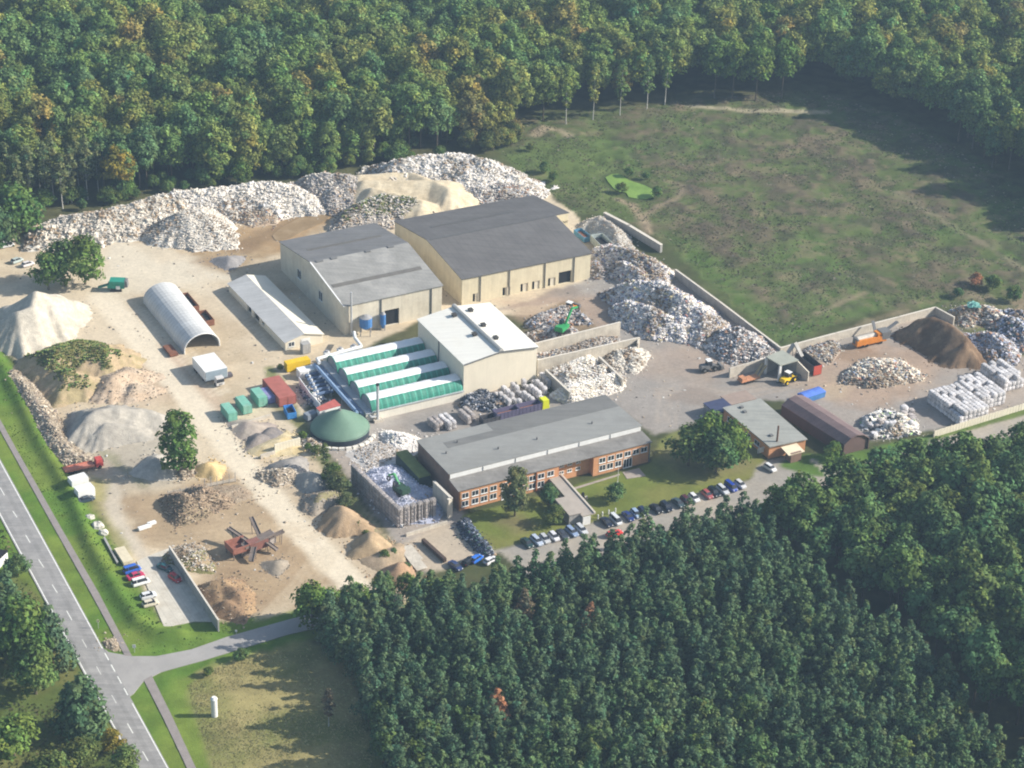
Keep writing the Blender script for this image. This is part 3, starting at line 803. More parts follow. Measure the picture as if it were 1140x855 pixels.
# right side meets the white hall's left wall
def meet(p):
    # where p + s*eA reaches the line WH_BL-WH_FL
    d = WH_FL - WH_BL; m = Matrix(((eA.x, -d.x), (eA.y, -d.y))); r = m.inverted() @ Vector((WH_BL.x - p.x, WH_BL.y - p.y))
    return p + eA * (r[0] - 0.05)
FRt = meet(FLt); BRt = meet(BLt)
t_f = thing('fermentation_block', 'low concrete block carrying four parallel green and white barrel roofs, joined to the white hall', 'tunnel building', FLt)
m_base = mat('white rendered base', (0.70, 0.66, 0.57), 0.85, 0.07, 0.4, 3.0, seam=((DA.x, DA.y), 1.6, 0.03, 0.15))
w = MB()
for a, c in ((FLt, FRt), (BRt, BLt), (BLt, FLt)): wall_panel(w, a, c, -0.4, zb)
w.build('wall', m_base, t_f)
w = MB(); slab(w, [zv(p + q, zb + .18) for p, q in ((FLt, -A_ * -.3), (FRt, A_ * .3), (BRt, -A_ * .3), (BLt, -A_ * .3))], 0.17); fix_normals(w.build('flat_roof', m_steel, t_f))
m_vw = mat('white membrane', (0.80, 0.80, 0.80), 0.45, 0.04, 0.5, 2.0)
m_vg = mat('green membrane', (0.05, 0.225, 0.165), 0.5, 0.10, 0.5, 2.0, seam=((DA.x, DA.y), 1.75, 0.22, -0.55))
nv = 4; pitch_ = lw.length / nv; rad = pitch_ * 0.46
for k in range(nv):
    c0 = BLt + lw * ((k + .5) / nv) + eA * 2.0; c1 = meet(c0) - eA * 0.1
    dirn = lw.normalized(); nseg = 16; mbv = MB(); rise = rad * 0.84
    ring = [(-math.cos(math.pi * i / nseg) * rad, math.sin(math.pi * i / nseg) * rise) for i in range(nseg + 1)]
    pts = []
    ns = 20
    for j in range(ns + 1):
        c = c0.lerp(c1, j / ns)
        sagr = 1 + 0.012 * (1 if j % 2 else -1)
        pts += [(c.x + dirn.x * a * sagr, c.y + dirn.y * a * sagr, zb + 0.18 + b * sagr) for a, b in ring]
    n1 = nseg + 1
    for j in range(ns):
        for i in range(nseg):
            f = (j * n1 + i, j * n1 + i + 1, (j + 1) * n1 + i + 1, (j + 1) * n1 + i)
            mid_ang = (i + .5) / nseg
            mbv.f.append(f); mbv.c.append((1, 1, 1)); mbv.m.append(1 if mid_ang > 0.69 or mid_ang < 0.2 else 0)
    mbv.v = pts
    mbv.f.append(tuple(range(n1))); mbv.c.append((1, 1, 1)); mbv.m.append(2)
    bo = mbv.build('barrel_roof', [m_vw, m_vg, m_grey], t_f)
    ar = MB()
    for j in (0,):
        pp = [Vector((c0.x + dirn.x * a * 1.02 - eA.x * .05, c0.y + dirn.y * a * 1.02 - eA.y * .05, zb + .18 + b * 1.02)) for a, b in ring]
        ar.tube(pp, 0.16, 6)
    ao = ar.build('end_arch', m_vg, t_f); ao.parent = bo
FB = dict(FL=FLt, BL=BLt, FR=FRt, BR=BRt, z=zb, lw=lw)
# blue gallery and duct along its end
gal = MB(); m_slate = mat('blue grey sheet metal', (0.16, 0.22, 0.33), 0.45, 0.12, 0.6)
cg = BLt - eA * 0.6 + lw * .03; cg2 = FLt - eA * 0.6 - lw * .03
mbg = (cg + cg2) / 2
t_g = thing('duct_gallery', 'long blue air duct along the end of the four barrel roofs', 'air duct', (mbg.x, mbg.y, 0))
gal.box(mbg.x, mbg.y, zb - 1.6, (cg2 - cg).length, 1.0, 1.5, math.atan2(lw.y, lw.x)); gal.build('gallery', m_slate, t_g)
gal = MB(); o = -eA * 1.7
gal.tube([Vector((p.x, p.y, zb + .5)) + o for p in (cg, cg2)], 0.55, 10); gal.build('duct', mat('light blue duct', (0.25, 0.36, 0.52), 0.4, 0.1), t_g)
for f in (.05, .35, .65, .95):
    p = cg.lerp(cg2, f) + o; mm = MB(); mm.cyl((p.x, p.y, -.2), (p.x, p.y, zb), 0.12, 0.12, 6); mm.build('leg', m_grey, t_g)
# white pipe over the yard
t_p = thing('pipeline', 'bent white pipe on posts running from the middle hall behind the barrel roofs', 'pipe', G(394, 386))
pp = [G(394.2, 370, 4), G(395, 376, 5), G(402.6, 386, 4.2), G(378, 392.5, 4.2), G(353, 399.5, 4.2), G(355.5, 404, 4.2)]
mm = MB(); mm.tube(pp, 0.5, 10); mm.build('pipe', m_white, t_p)
for p in pp[2:5]:
    mm = MB(); mm.cyl((p.x, p.y, -.2), (p.x, p.y, 3.8), 0.15, 0.15, 6); mm.build('post', m_grey, t_p)
for px_, py_ in ((364, 400), (379, 396.5), (394, 393)):
    b_ = G(px_, py_ + 6)
    t_ = thing('fan_unit', 'white ventilation box in a row of three behind the topmost barrel roof', 'fan unit', b_, 'fan boxes behind the barrel roofs')
    mm = MB(); mm.box(b_.x, b_.y, -.2, 2.0, 1.6, 4.4, YA, tl=.85, tw=.85); mm.build('casing', m_white, t_)
    mm = MB(); mm.cyl((b_.x, b_.y, 4.2), (b_.x, b_.y, 4.7), .5, .5, 10); mm.build('outlet', m_grey, t_)
# chimney
b_ = G(420.4, 468.4); hc = ZT(420.4, 468.4, 429)
t_ = thing('chimney', 'slim pale steel chimney in front of the green barrel roofs', 'chimney', b_)
mm = MB(); mm.cyl((b_.x, b_.y, 0.6), (b_.x, b_.y, hc), .42, .36, 12); mm.build('stack', m_steel, t_)
mm = MB(); mm.cyl((b_.x, b_.y, hc), (b_.x, b_.y, hc + .5), .46, .46, 12); mm.build('cap', m_dark, t_)
mm = MB(); mm.box(b_.x, b_.y, -.3, 2.6, 1.8, .9, YA); mm.build('footing', m_conc, t_)
mm = MB(); mm.tube([(b_.x, b_.y, 1.6), (b_.x - eA.x * 2 + 0, b_.y - eA.y * 2, 1.6), (b_.x - eA.x * 2.2 - A_.x * 2, b_.y - eA.y * 2.2 - A_.y * 2, 2.6)], .3, 8); mm.build('flue_pipe', m_steel, t_)

# ---- green domed tank
c = G(378.5, 480.5); R_ = 8.2; hw = 1.9; hp = 5.0
t_ = thing('gas_tank', 'round tank with a green conical membrane roof beside the barrel roofs', 'tank', c)
mm = MB(); n = 56
mm.cyl((c.x, c.y, -.3), (c.x, c.y, hw), R_ - .15, R_ - .15, n); mm.build('wall', mat('dark tank wall', (0.035, 0.045, 0.06), 0.7, 0.15), t_)
mm = MB(); rings = 12
for i in range(rings + 1):
    f = i / rings; r = R_ * (1 - f) + .35 * f
    z = hw + hp * (f * .78 + .22 * math.sin(f * math.pi / 2)) - (.25 if i == 0 else 0)
    for k in range(n):
        a = 2 * math.pi * k / n; rr = r * (1 + (.004 if k % 4 == 0 else 0)); mm.v.append((c.x + rr * math.cos(a), c.y + rr * math.sin(a), z))
for i in range(rings):
    for k in range(n): mm.f.append((i * n + k, i * n + (k + 1) % n, (i + 1) * n + (k + 1) % n, (i + 1) * n + k)); mm.c.append((1, 1, 1)); mm.m.append(0)
mm.f.append(tuple(range(rings * n, rings * n + n))); mm.c.append((1, 1, 1)); mm.m.append(0)
mm.build('membrane_roof', mat('green membrane cone', (0.135, 0.225, 0.165), 0.6, 0.07, 0.3, 2.0, stain=(0.2, (0.17, 0.255, 0.19), 0.6)), t_, smooth=True)
mm = MB(); mm.cyl((c.x, c.y, hw + hp - .1), (c.x, c.y, hw + hp + .35), .5, .4, 12); mm.build('crown_cap', m_gut, t_)
m_blk = mat('white ballast blocks', (0.70, 0.67, 0.60), 0.9, 0.1)
for k in range(11):
    a = math.radians(-128 + k * 11.5); p = (c.x + (R_ + 1.3) * math.cos(a), c.y + (R_ + 1.3) * math.sin(a), 0)
    q_ = tag(MB().box(p[0], p[1], -.2, 1.55, .9, .75, a + math.pi / 2, tl=.94, tw=.9).build('ballast_block', m_blk, None, loc=p), 'white concrete ballast block in the curved row at the foot of the green tank', 'concrete block', 'ballast blocks round the green tank')

# ---- small plant around the tank
b_ = G(366, 462)
t_ = thing('plant_shed', 'small white shed with a flat red roof just behind the green tank', 'shed', b_)
P4 = [xy(G(355.9, 457.5, 3.2)), xy(G(378.7, 451.4, 3.2)), xy(G(372, 444.8, 3.2)), xy(G(352.4, 454.0, 3.2))]
mm = MB()
for k in range(4): wall_panel(mm, P4[k], P4[(k + 1) % 4], -.3, 3.1)
mm.build('wall', m_white, t_)
mm = MB(); slab(mm, [zv(p + (p - sum(P4, Vector()) / 4) * .05, 3.3) for p in P4], .2); fix_normals(mm.build('roof', mat('red roof felt', (0.44, 0.12, 0.10), 0.8, 0.12), t_))

# ---- office block in orange brick
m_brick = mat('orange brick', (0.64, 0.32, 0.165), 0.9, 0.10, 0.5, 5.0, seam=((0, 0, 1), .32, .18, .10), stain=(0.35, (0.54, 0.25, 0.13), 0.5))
m_brick2 = mat('brown brick with end wall shade', (0.24, 0.155, 0.12), 0.9, 0.14, 0.5, 5.0, seam=((0, 0, 1), .32, .18, .10))  # shade of the office end walls is put into this darker brick colour
m_felt = mat('pale grey roofing felt', (0.275, 0.275, 0.26), 0.9, 0.06, 0.25, 3.0, seam=((DB.x, DB.y), 1.0, .05, .10), stain=(0.08, (0.225, 0.22, 0.205), 0.7), streak=(DB.x, DB.y, .08, .7))
m_felt2 = mat('older dark roofing felt', (0.18, 0.178, 0.17), 0.9, 0.08, 0.25, 3.0, seam=((DB.x, DB.y), 1.0, .05, .12), stain=(0.2, (0.17, 0.17, 0.165), 0.6), streak=(DB.x, DB.y, .16, .9))
m_felt3 = mat('brownish roofing felt', (0.24, 0.23, 0.215), 0.9, 0.12, 0.25, 3.0, seam=((DA.x, DA.y), 2.4, .05, .14), stain=(0.16, (0.165, 0.155, 0.145), 0.85), streak=(DB.x, DB.y, .16, .9))
FL = xy(G(510.5, 568.8)); FR = xy(G(722.8, 513.6)); BL = xy(G(465.1, 514.6)); BR = FR + (BL - FL)
L = (FR - FL).length; D = (BL - FL).length; u_ = (FR - FL) / L; v_ = (BL - FL) / D
zb_ = ZT(465.1, 514.6, 491.3); zf = ZT(510.5, 568.8, 546.8)
cf = 0.215                                       # where the clerestory stands
cl = FL + (BL - FL) * cf
zc = ZT(*PX((cl.x, cl.y, 0)), 528.3); zl = zc - 1.5
print('office', L, D, zb_, zf, zc)
t_o = thing('office_building', 'long two-storey orange brick office with a pale grey stepped roof facing the lawn', 'office building', FL)
px2u = lambda px: (px - 510.5) / (722.8 - 510.5) * L
r0, r1 = px2u(619), px2u(658)
rec = v_ * 1.9
w = MB(); Z0 = -.4
wall_panel(w, FL, FL + u_ * r0, Z0, zf); wall_panel(w, FL + u_ * r0, FL + u_ * r0 + rec, Z0, zf); wall_panel(w, FL + u_ * r0 + rec, FL + u_ * r1 + rec, Z0, zf)
wall_panel(w, FL + u_ * r1 + rec, FL + u_ * r1, Z0, zf); wall_panel(w, FL + u_ * r1, FR, Z0, zf)
w.build('front_wall', m_brick, t_o)
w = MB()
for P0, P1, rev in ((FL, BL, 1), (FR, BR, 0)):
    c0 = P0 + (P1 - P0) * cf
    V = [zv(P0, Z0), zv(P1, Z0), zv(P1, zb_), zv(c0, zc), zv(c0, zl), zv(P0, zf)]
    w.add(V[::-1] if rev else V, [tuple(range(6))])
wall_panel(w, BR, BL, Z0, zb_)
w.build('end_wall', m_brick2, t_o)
ov = 0.35; cR = FR + (BR - FR) * cf
a0, a1, a2, a3 = zv(cl - u_ * ov - v_ * .06, zc + .24), zv(cR + u_ * ov - v_ * .06, zc + .24), zv(BR + u_ * ov + v_ * ov, zb_ + .22), zv(BL - u_ * ov + v_ * ov, zb_ + .22)
w = MB(); slab(w, [a0, a1, a2, a3], .22); fix_normals(w.build('upper_roof', m_felt, t_o))
w = MB(); strip_on(w, [a0, a1, a2, a3], .36, .998, .62, .995, .035); strip_on(w, [a0, a1, a2, a3], .10, .36, .62, .78, .035); w.build('felt_patch', m_felt2, t_o)
w = MB(); slab(w, [zv(FL - u_ * ov - v_ * ov, zf + .2), zv(FR + u_ * ov - v_ * ov, zf + .2), zv(cR + u_ * ov - v_ * .06, zl + .2), zv(cl - u_ * ov - v_ * .06, zl + .2)], .2)
fix_normals(w.build('lower_roof', m_felt3, t_o))
w = MB(); wall_panel(w, cl - v_ * .05, cR - v_ * .05, zl - .3, zc + .0); co = w.build('clerestory', m_white, t_o)
for k in range(1, 6):
    p = cl + u_ * (L * k / 6) - v_ * .12; w = MB(); w.box(p.x, p.y, zl + .2, .12, .1, zc - zl - .2, YA); w.build('downpipe', m_gut, t_o)
for u, v in ((.07, .5), (.16, .7), (.5, .3), (.8, .35), (.3, .3)):
    p = on_plane([a0, a1, a2, a3], u, v); w = MB(); w.cyl((p.x, p.y, p.z - .1), (p.x, p.y, p.z + .7), .22, .22, 8); w.build('roof_vent', m_gut, t_o)
w = MB()
for px in (517.3, 528, 537.6, 547.5, 559.5, 571, 581, 589.5, 599, 610): pass
up = zf - 2.55; lo_ = 1.0
for px in (517.3, 528, 537.6, 547.5, 559.5, 571, 581, 590, 599.5, 610):
    window(t_o, FL, FR, px2u(px), up, 1.9, 1.5)
for px in (517.3, 528, 537.6, 547.5, 571, 581, 590, 599.5):
    window(t_o, FL, FR, px2u(px), lo_, 1.9, 1.6)
for px in (668, 677.8, 687.3, 696.8, 706.3, 715.5): window(t_o, FL, FR, px2u(px), up, 1.9, 1.5)
for px in (668.5, 677, 686.5): window(t_o, FL, FR, px2u(px), lo_, 1.9, 1.7)
for px in (626, 635, 644.5): window(t_o, FL + rec, FR + rec, px2u(px), up + .5, 1.3, .9, 2)
for px in (626, 635, 644.5): window(t_o, FL + rec, FR + rec, px2u(px), lo_ + .9, 1.3, .8, 2)
for px in (561.5, 697.3): window(t_o, FL, FR, px2u(px), 0.05, 2.6, 2.7, 3, 0.1).name = 'glazed_door'
pipe_on(t_o, FL, FR, .3, 0, zf, mat('orange downpipe', (0.5, 0.27, 0.1), .6)); pipe_on(t_o, FL, FR, L - .3, 0, zf, m_gut); pipe_on(t_o, FL, FR, px2u(594), 0, zf, mat('brown downpipe', (0.35, 0.12, 0.06), .6))
OF = dict(FL=FL, FR=FR, BL=BL, BR=BR, u=u_, v=v_, L=L)
# white link passage to the entrance gate
a = G(617, 539.5); b2 = G(655, 583)
t_ = thing('covered_walkway', 'flat-roofed grey covered walkway leading from the office across the lawn to the parked cars', 'walkway', a)
d = (xy(b2) - xy(a)).normalized(); n_ = Vector((d.y, -d.x, 0)); Lw = (xy(b2) - xy(a)).length; yw = math.atan2(d.y, d.x)
c = (xy(a) + xy(b2)) / 2
m_wk = mat('grey beige flat roof', (0.38, 0.335, 0.29), .9, .1, .4, 4); m_wk2 = mat('light parapet', (0.56, 0.5, 0.42), .9, .08)
w = MB(); w.box(c.x, c.y, 2.5, Lw, 3.8, .25, yw); w.build('roof', m_wk, t_)
w = MB(); w.box(c.x + n_.x * -1.75, c.y - n_.y * 1.75, 2.76, Lw, .5, .3, yw); w.build('parapet', m_wk2, t_)
w = MB(); w.box(c.x + n_.x * 1.5, c.y + n_.y * 1.5, -.2, Lw, .25, 2.7, yw); w.box(c.x - n_.x * 1.5, c.y - n_.y * 1.5, -.2, Lw * .6, .25, 2.7, yw); w.build('wall', m_concd, t_)
c2 = xy(a) + d * Lw * .74 + n_ * 3.3
w = MB(); w.box(c2.x, c2.y, 2.9, Lw * .42, 3.6, .25, yw); w.build('side_roof', m_wk, t_)
w = MB(); w.box(c2.x, c2.y, -.2, Lw * .40, 3.3, 3.1, yw); w.build('side_room', m_concd, t_)
e2 = xy(b2) + d * .1 + n_ * .6
w = MB(); w.box(e2.x, e2.y, -.1, .12, 2.2, 2.5, yw); w.build('glazed_door', m_frame, t_)

# ---- grey flat-roofed brick building
hz = ZT(895.7, 501.8, 489.0)
FL = xy(G(856.5, 497.4, hz)); FR = xy(G(897.2, 489, hz)); BL = xy(G(806, 455.3, hz)); BR = xy(G(846.7, 445.4, hz))
t_ = thing('brick_building', 'low grey flat-roofed brick building with a thin flue beside the brown barrel shed', 'building', FL)
w = MB()
for a, c in ((FL, FR), (FR, BR), (BR, BL), (BL, FL)): wall_panel(w, a, c, -.4, hz)
w.build('wall', m_brick, t_)
cc = (FL + FR + BL + BR) / 4
w = MB(); slab(w, [zv(p + (p - cc).normalized() * .5, hz + .3) for p in (FL, FR, BR, BL)], .3); fix_normals(w.build('roof', mat('grey green felt', (0.30, 0.305, 0.28), .9, .10, .25, 3, stain=(0.15, (0.36, 0.36, 0.33), .6), streak=(DA.x, DA.y, .14, .9)), t_))
Lb = (BL - FL).length
for f in (.15, .35, .55, .75): window(t_, BL, FL, Lb * f, 1.1, 2.4, 1.4)
window(t_, FL, FR, 7.5, 1.1, 1.6, 1.3)
w = MB(); q = FL + (FR - FL) * .28 + (BL - FL) * .06; w.cyl((q.x, q.y, hz), (q.x, q.y, hz + 5.2), .28, .25, 8); w.build('flue', mat('rusty flue', (0.16, 0.09, 0.06), .8, .2), t_)
for f, g in ((.35, .82), (.4, .93), (.3, .2)):
    w = MB(); q = FL + (FR - FL) * f + (BL - FL) * g; w.box(q.x, q.y, hz + .28, 1, .9, .45, YB); w.build('roof_vent', m_gut, t_)
q = FL + (FR - FL) * .52 - (BL - FL).normalized() * 2.2
w = MB(); slab(w, [q + Vector(z) for z in ((-2.6 * DA.x + DB.x * 2, -2.6 * DA.y + DB.y * 2, 2.6), (2.6 * DA.x + DB.x * 2, 2.6 * DA.y + DB.y * 2, 2.6), (2.6 * DA.x - DB.x * 2, 2.6 * DA.y - DB.y * 2, 3.1), (-2.6 * DA.x - DB.x * 2, -2.6 * DA.y - DB.y * 2, 3.1))], .15)
fix_normals(w.build('porch_roof', mat('cream porch roof', (0.72, 0.63, 0.46), .7, .08), t_))
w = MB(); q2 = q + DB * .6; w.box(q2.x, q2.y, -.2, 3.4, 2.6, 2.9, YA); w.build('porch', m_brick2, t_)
# open lean-to at its back
q = G(800, 462); t_ = thing('lean_to', 'open flat-roofed lean-to with a dark interior behind the grey-roofed brick building', 'shelter', q)
w = MB()
for sx, sy in ((-3, -3), (3, -3), (-3, 3), (3, 3)):
    p = xy(q) + DA * sx + DB * sy; w.cyl((p.x, p.y, -.2), (p.x, p.y, 2.8), .12, .12, 6)
w.build('post', m_grey, t_)
w = MB(); w.box(q.x, q.y, 2.8, 6.6, 6.6, .2, YA); w.build('roof', mat('navy tarpaulin roof', (0.05, 0.06, 0.12), .7, .2), t_)
q = G(821, 452); t_ = thing('lean_to', 'low shed with a flat brown roof between the navy lean-to and the yard', 'shed', q)
w = MB(); w.box(q.x, q.y, 2.6, 8.5, 5.5, .25, YA); w.build('roof', mat('brown felt roof', (0.31, 0.24, 0.2), .9, .1), t_)
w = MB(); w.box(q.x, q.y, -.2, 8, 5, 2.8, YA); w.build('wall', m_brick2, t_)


# ---- barrel sheds
def barrel(name, label, a0, a1, b0, b1, rise, m_roof, m_end, seg=14, nl=12, wall_h=1.2, open_front=False, cat='shed', gambrel=False, m_side=None):
    """a0-a1: left base line from front to back; b0-b1: right base line"""
    a0, a1, b0, b1 = map(xy, (a0, a1, b0, b1))
    t = thing(name, label, cat, a0)
    prof = []
    for i in range(seg + 1):
        th = math.pi * i / seg; q = i / seg; prof.append((q, wall_h + rise * (1 - (2 * q - 1) ** 2)) if gambrel else (.5 - .5 * math.cos(th), wall_h + math.sin(th) * rise))
    prof = [(0, -.2)] + prof + [(1, -.2)]
    r = MB(); n = len(prof)
    for j in range(nl + 1):
        A, B = a0.lerp(a1, j / nl), b0.lerp(b1, j / nl)
        for s, z in prof:
            p = A.lerp(B, s); r.v.append((p.x, p.y, z))
    for j in range(nl):
        for i in (range(1, n - 2) if gambrel else range(n - 1)): r.f.append((j * n + i, j * n + i + 1, (j + 1) * n + i + 1, (j + 1) * n + i)); r.c.append((1, 1, 1)); r.m.append(0)
    o = r.build('roof', m_roof, t)
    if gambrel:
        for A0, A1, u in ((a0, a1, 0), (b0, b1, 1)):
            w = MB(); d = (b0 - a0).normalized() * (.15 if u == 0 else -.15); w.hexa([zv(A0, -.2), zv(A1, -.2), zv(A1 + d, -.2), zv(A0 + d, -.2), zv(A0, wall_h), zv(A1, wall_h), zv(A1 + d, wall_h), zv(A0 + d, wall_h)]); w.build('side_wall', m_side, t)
    so = o.modifiers.new('thickness', 'SOLIDIFY'); so.thickness = .12; so.offset = 1
    for nm, A, B in (('front_wall', a0, b0), ('rear_wall', a1, b1)):
        if nm == 'front_wall' and open_front: continue
        d = (a1 - a0).normalized() * (.3 if nm == 'front_wall' else -.3)
        e = MB(); e.add([(A.lerp(B, s).x + d.x, A.lerp(B, s).y + d.y, z) for s, z in prof], [tuple(range(n))]); e.build(nm, m_end, t)
    ed = MB(); ed.tube([(a0.lerp(b0, s).x, a0.lerp(b0, s).y, z) for s, z in prof], .18, 6); ed.build('edge_trim', m_end if not open_front else m_white, t)
    return t


m_tun = mat('translucent grey tunnel sheeting', (0.60, 0.60, 0.585), .5, .06, .4, 2, seam=((DB.x, DB.y), 1.6, .10, .28), stain=(.15, (0.50, 0.50, 0.49), .6), streak=(DA.x, DA.y, .12, .9))
t_ = barrel('tunnel_shed', 'white barrel-vaulted tunnel shed with an open dark front, standing alone on the sand', G(205.6, 394), G(160, 336.8), G(244.5, 384.6), G(199, 327.5), 4.4, m_tun, m_grey, wall_h=.8, open_front=True, seg=16, nl=18)
m_brn = mat('brown sheet roof', (0.195, 0.14, 0.135), .7, .08, .3, 3, seam=((DB.x, DB.y), 1.4, .07, .15), streak=(DA.x, DA.y, .14, .9))
m_brn2 = mat('brown sheet wall', (0.15, 0.10, 0.09), .7, .1, .3, 3)
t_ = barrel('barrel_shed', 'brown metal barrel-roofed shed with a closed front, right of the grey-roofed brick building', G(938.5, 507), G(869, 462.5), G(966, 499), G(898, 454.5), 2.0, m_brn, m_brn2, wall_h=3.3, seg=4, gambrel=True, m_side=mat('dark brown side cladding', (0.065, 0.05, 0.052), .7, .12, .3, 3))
q = G(903, 443.0); t_ = thing('skip', 'open skip covered with a bright blue tarpaulin behind the brown barrel shed', 'skip', q)
w = MB(); w.box(q.x, q.y, 0, 7.5, 3.2, 1.8, YA + .1, tl=1.05, tw=1.05); w.build('tub', m_blue, t_)
w = MB(); w.box(q.x, q.y, 1.8, 7.9, 3.5, .5, YA + .1, tl=.9, tw=.25); w.build('tarpaulin', mat('bright blue tarpaulin', (0.10, 0.20, 0.62), .5, .12), t_)

# ---- long white shed with a low gable
FL = xy(G(317.9, 390.4)); zs = ZT(317.9, 390.4, 381.2); FR = xy(G(359.3, 381.2)); BL = xy(G(254.7, 316, zs)); BR = FR + (BL - FL)
mid = (FL + FR) / 2; zr = zs
while PX((mid.x, mid.y, zr))[1] > 371.4 and zr < zs + 6: zr += .05
m_shedr = mat('pale corrugated roof', (0.56, 0.55, 0.53), .8, .07, .2, 3, seam=((DB.x, DB.y), 1.0, .08, .12), stain=(.15, (0.48, 0.47, 0.45), .6), streak=(DA.x, DA.y, .14, .9))
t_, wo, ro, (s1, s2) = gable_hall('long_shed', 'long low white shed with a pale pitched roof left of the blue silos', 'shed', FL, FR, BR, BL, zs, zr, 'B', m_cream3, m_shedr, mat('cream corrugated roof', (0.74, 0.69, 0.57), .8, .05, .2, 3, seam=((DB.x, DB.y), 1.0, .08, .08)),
                                  holes={'left': [(14, 17, 0, 2.2), (19, 23, 0, 2.2), (25, 27, .9, 2.0)]}, thick=.16, over=.4)
Lf = (FR - FL).length
door_leaf(t_, FL, FR, Lf * .42, Lf * .66, 0, 2.7, m_white, -.06); window(t_, FL, FR, Lf * .16, 1.0, 1.8, 1.4)
print('shed', Lf, (BL - FL).length, zs, zr)

# ---- carport for the loaders
zc_ = 5.2
P4 = [xy(G(868.8, 407, zc_)), xy(G(888, 401.6, zc_)), xy(G(871, 391, zc_)), xy(G(853.6, 398, zc_))]
cc = sum(P4, Vector()) / 4
t_ = thing('carport', 'open vehicle shelter with a grey square roof where two concrete walls meet', 'shelter', cc)
w = MB(); slab(w, [zv(p + (p - cc).normalized() * .3, zc_ + .3) for p in P4], .35); fix_normals(w.build('roof', mat('grey gravel roof', (0.33, 0.34, 0.29), .9, .1), t_))
w = MB()
for p in (P4[0], P4[3]): w.box(p.x, p.y, -.2, .7, .6, zc_, YA)
w.build('post', m_white, t_)
q = P4[1]; e = xy(G(899.5, 424)); d = (e - q); n_ = 6
w = MB(); yq = math.atan2(d.y, d.x)
nn = Vector((-d.y, d.x, 0)).normalized() * .22
for i in range(n_):
    f0, f1 = i / n_, (i + 1) / n_; z0_, z1_ = zc_ * (1 - f0 * .45), zc_ * (1 - f1 * .45)
    a, c = q + d * f0, q + d * f1
    w.hexa([a - nn + Vector((0, 0, -.3)), c - nn + Vector((0, 0, -.3)), c + nn + Vector((0, 0, -.3)), a + nn + Vector((0, 0, -.3)), zv(a - nn, z0_), zv(c - nn, z1_), zv(c + nn, z1_), zv(a + nn, z0_)])
w.build('side_wall', m_conc, t_)
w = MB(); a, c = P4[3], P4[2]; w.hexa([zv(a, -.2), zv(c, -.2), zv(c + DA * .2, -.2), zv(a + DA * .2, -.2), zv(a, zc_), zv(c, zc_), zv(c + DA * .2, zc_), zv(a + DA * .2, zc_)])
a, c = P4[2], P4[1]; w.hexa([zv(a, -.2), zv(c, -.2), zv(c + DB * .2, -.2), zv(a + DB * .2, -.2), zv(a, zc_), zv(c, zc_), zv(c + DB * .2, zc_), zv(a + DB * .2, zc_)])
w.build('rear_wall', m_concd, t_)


# ---- concrete walls and fences
def wallrun(name, label, pts, h, m, th=.4, cap=None, cat='wall', zbase=-.3):
    """pts: image places of the wall's TOP edge at height h"""
    P = [xy(G(a, b, h)) for a, b in pts]
    t = thing(name, label, cat, P[0]) if cap else None
    w = MB(); cp = MB()
    for a, c in zip(P[:-1], P[1:]):
        d = (c - a).normalized(); n = Vector((-d.y, d.x, 0)) * th / 2; o = d * th * .5
        w.hexa([zv(a - n, zbase), zv(c - n + o, zbase), zv(c + n + o, zbase), zv(a + n, zbase), zv(a - n, h), zv(c - n + o, h), zv(c + n + o, h), zv(a + n, h)])
        if cap:
            n2 = n * 1.25
            cp.hexa([zv(a - n2, h + .003), zv(c - n2 + o, h + .003), zv(c + n2 + o, h + .003), zv(a + n2, h + .003), zv(a - n2, h + .12), zv(c - n2 + o, h + .12), zv(c + n2 + o, h + .12), zv(a + n2, h + .12)])
    if cap:
        w.build('panel', m, t); cp.build('coping', cap, t); return t
    o = w.build(name, m, None, loc=P[0]); return tag(o, label, cat)


m_cap = mat('light coping', (0.62, 0.57, 0.49), .9, .08)
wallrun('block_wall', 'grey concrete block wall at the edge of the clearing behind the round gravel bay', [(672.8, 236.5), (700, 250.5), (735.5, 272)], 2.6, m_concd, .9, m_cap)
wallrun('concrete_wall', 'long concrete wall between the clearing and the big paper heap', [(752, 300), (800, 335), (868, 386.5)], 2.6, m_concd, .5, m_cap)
wallrun('concrete_wall', 'pale concrete wall along the clearing with an angled end around the brown soil mound', [(868.5, 387.5), (930, 371), (1000, 353), (1041.5, 342), (1062, 353)], 2.4, m_conc, .45, m_cap)
wallrun('concrete_wall', 'short pale concrete wall left of the vehicle shelter', [(812.5, 410), (852.5, 398.5)], 3.0, m_conc, .5)
wallrun('bunker_wall', 'higher cream bunker wall nearest the scrap and the green excavator', [(594.7, 382.6), (690, 358.8)], 4.6, m_conc, .45, m_cap)
wallrun('bunker_wall', 'longer cream bunker wall behind the white paper bay', [(598.4, 401), (711.5, 376)], 4.6, m_conc, .45, m_cap)
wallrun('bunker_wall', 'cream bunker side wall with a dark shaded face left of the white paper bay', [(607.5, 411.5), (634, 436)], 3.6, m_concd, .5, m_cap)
wallrun('bunker_wall', 'concrete divider between the white paper bay and the heap of curved white scrap', [(667, 397), (693, 421.5)], 3.4, m_conc, .5, m_cap)
wallrun('bunker_wall', 'short cream end stub at the right end of the long bunker wall', [(711.2, 376), (710.0, 382)], 4.4, m_conc, .45)
wallrun('car_park_wall', 'tall grey wall with a light coping between the slab car park and the soil heap', [(188.6, 608), (242.8, 690)], 3.2, m_concd, .35, m_cap)
wallrun('enclosure_wall', 'bent concrete wall with a pale top at the corner of the brick office', [(483, 535.7), (502.3, 554.4), (499.5, 556)], 5.6, m_conc, .6, m_cap)
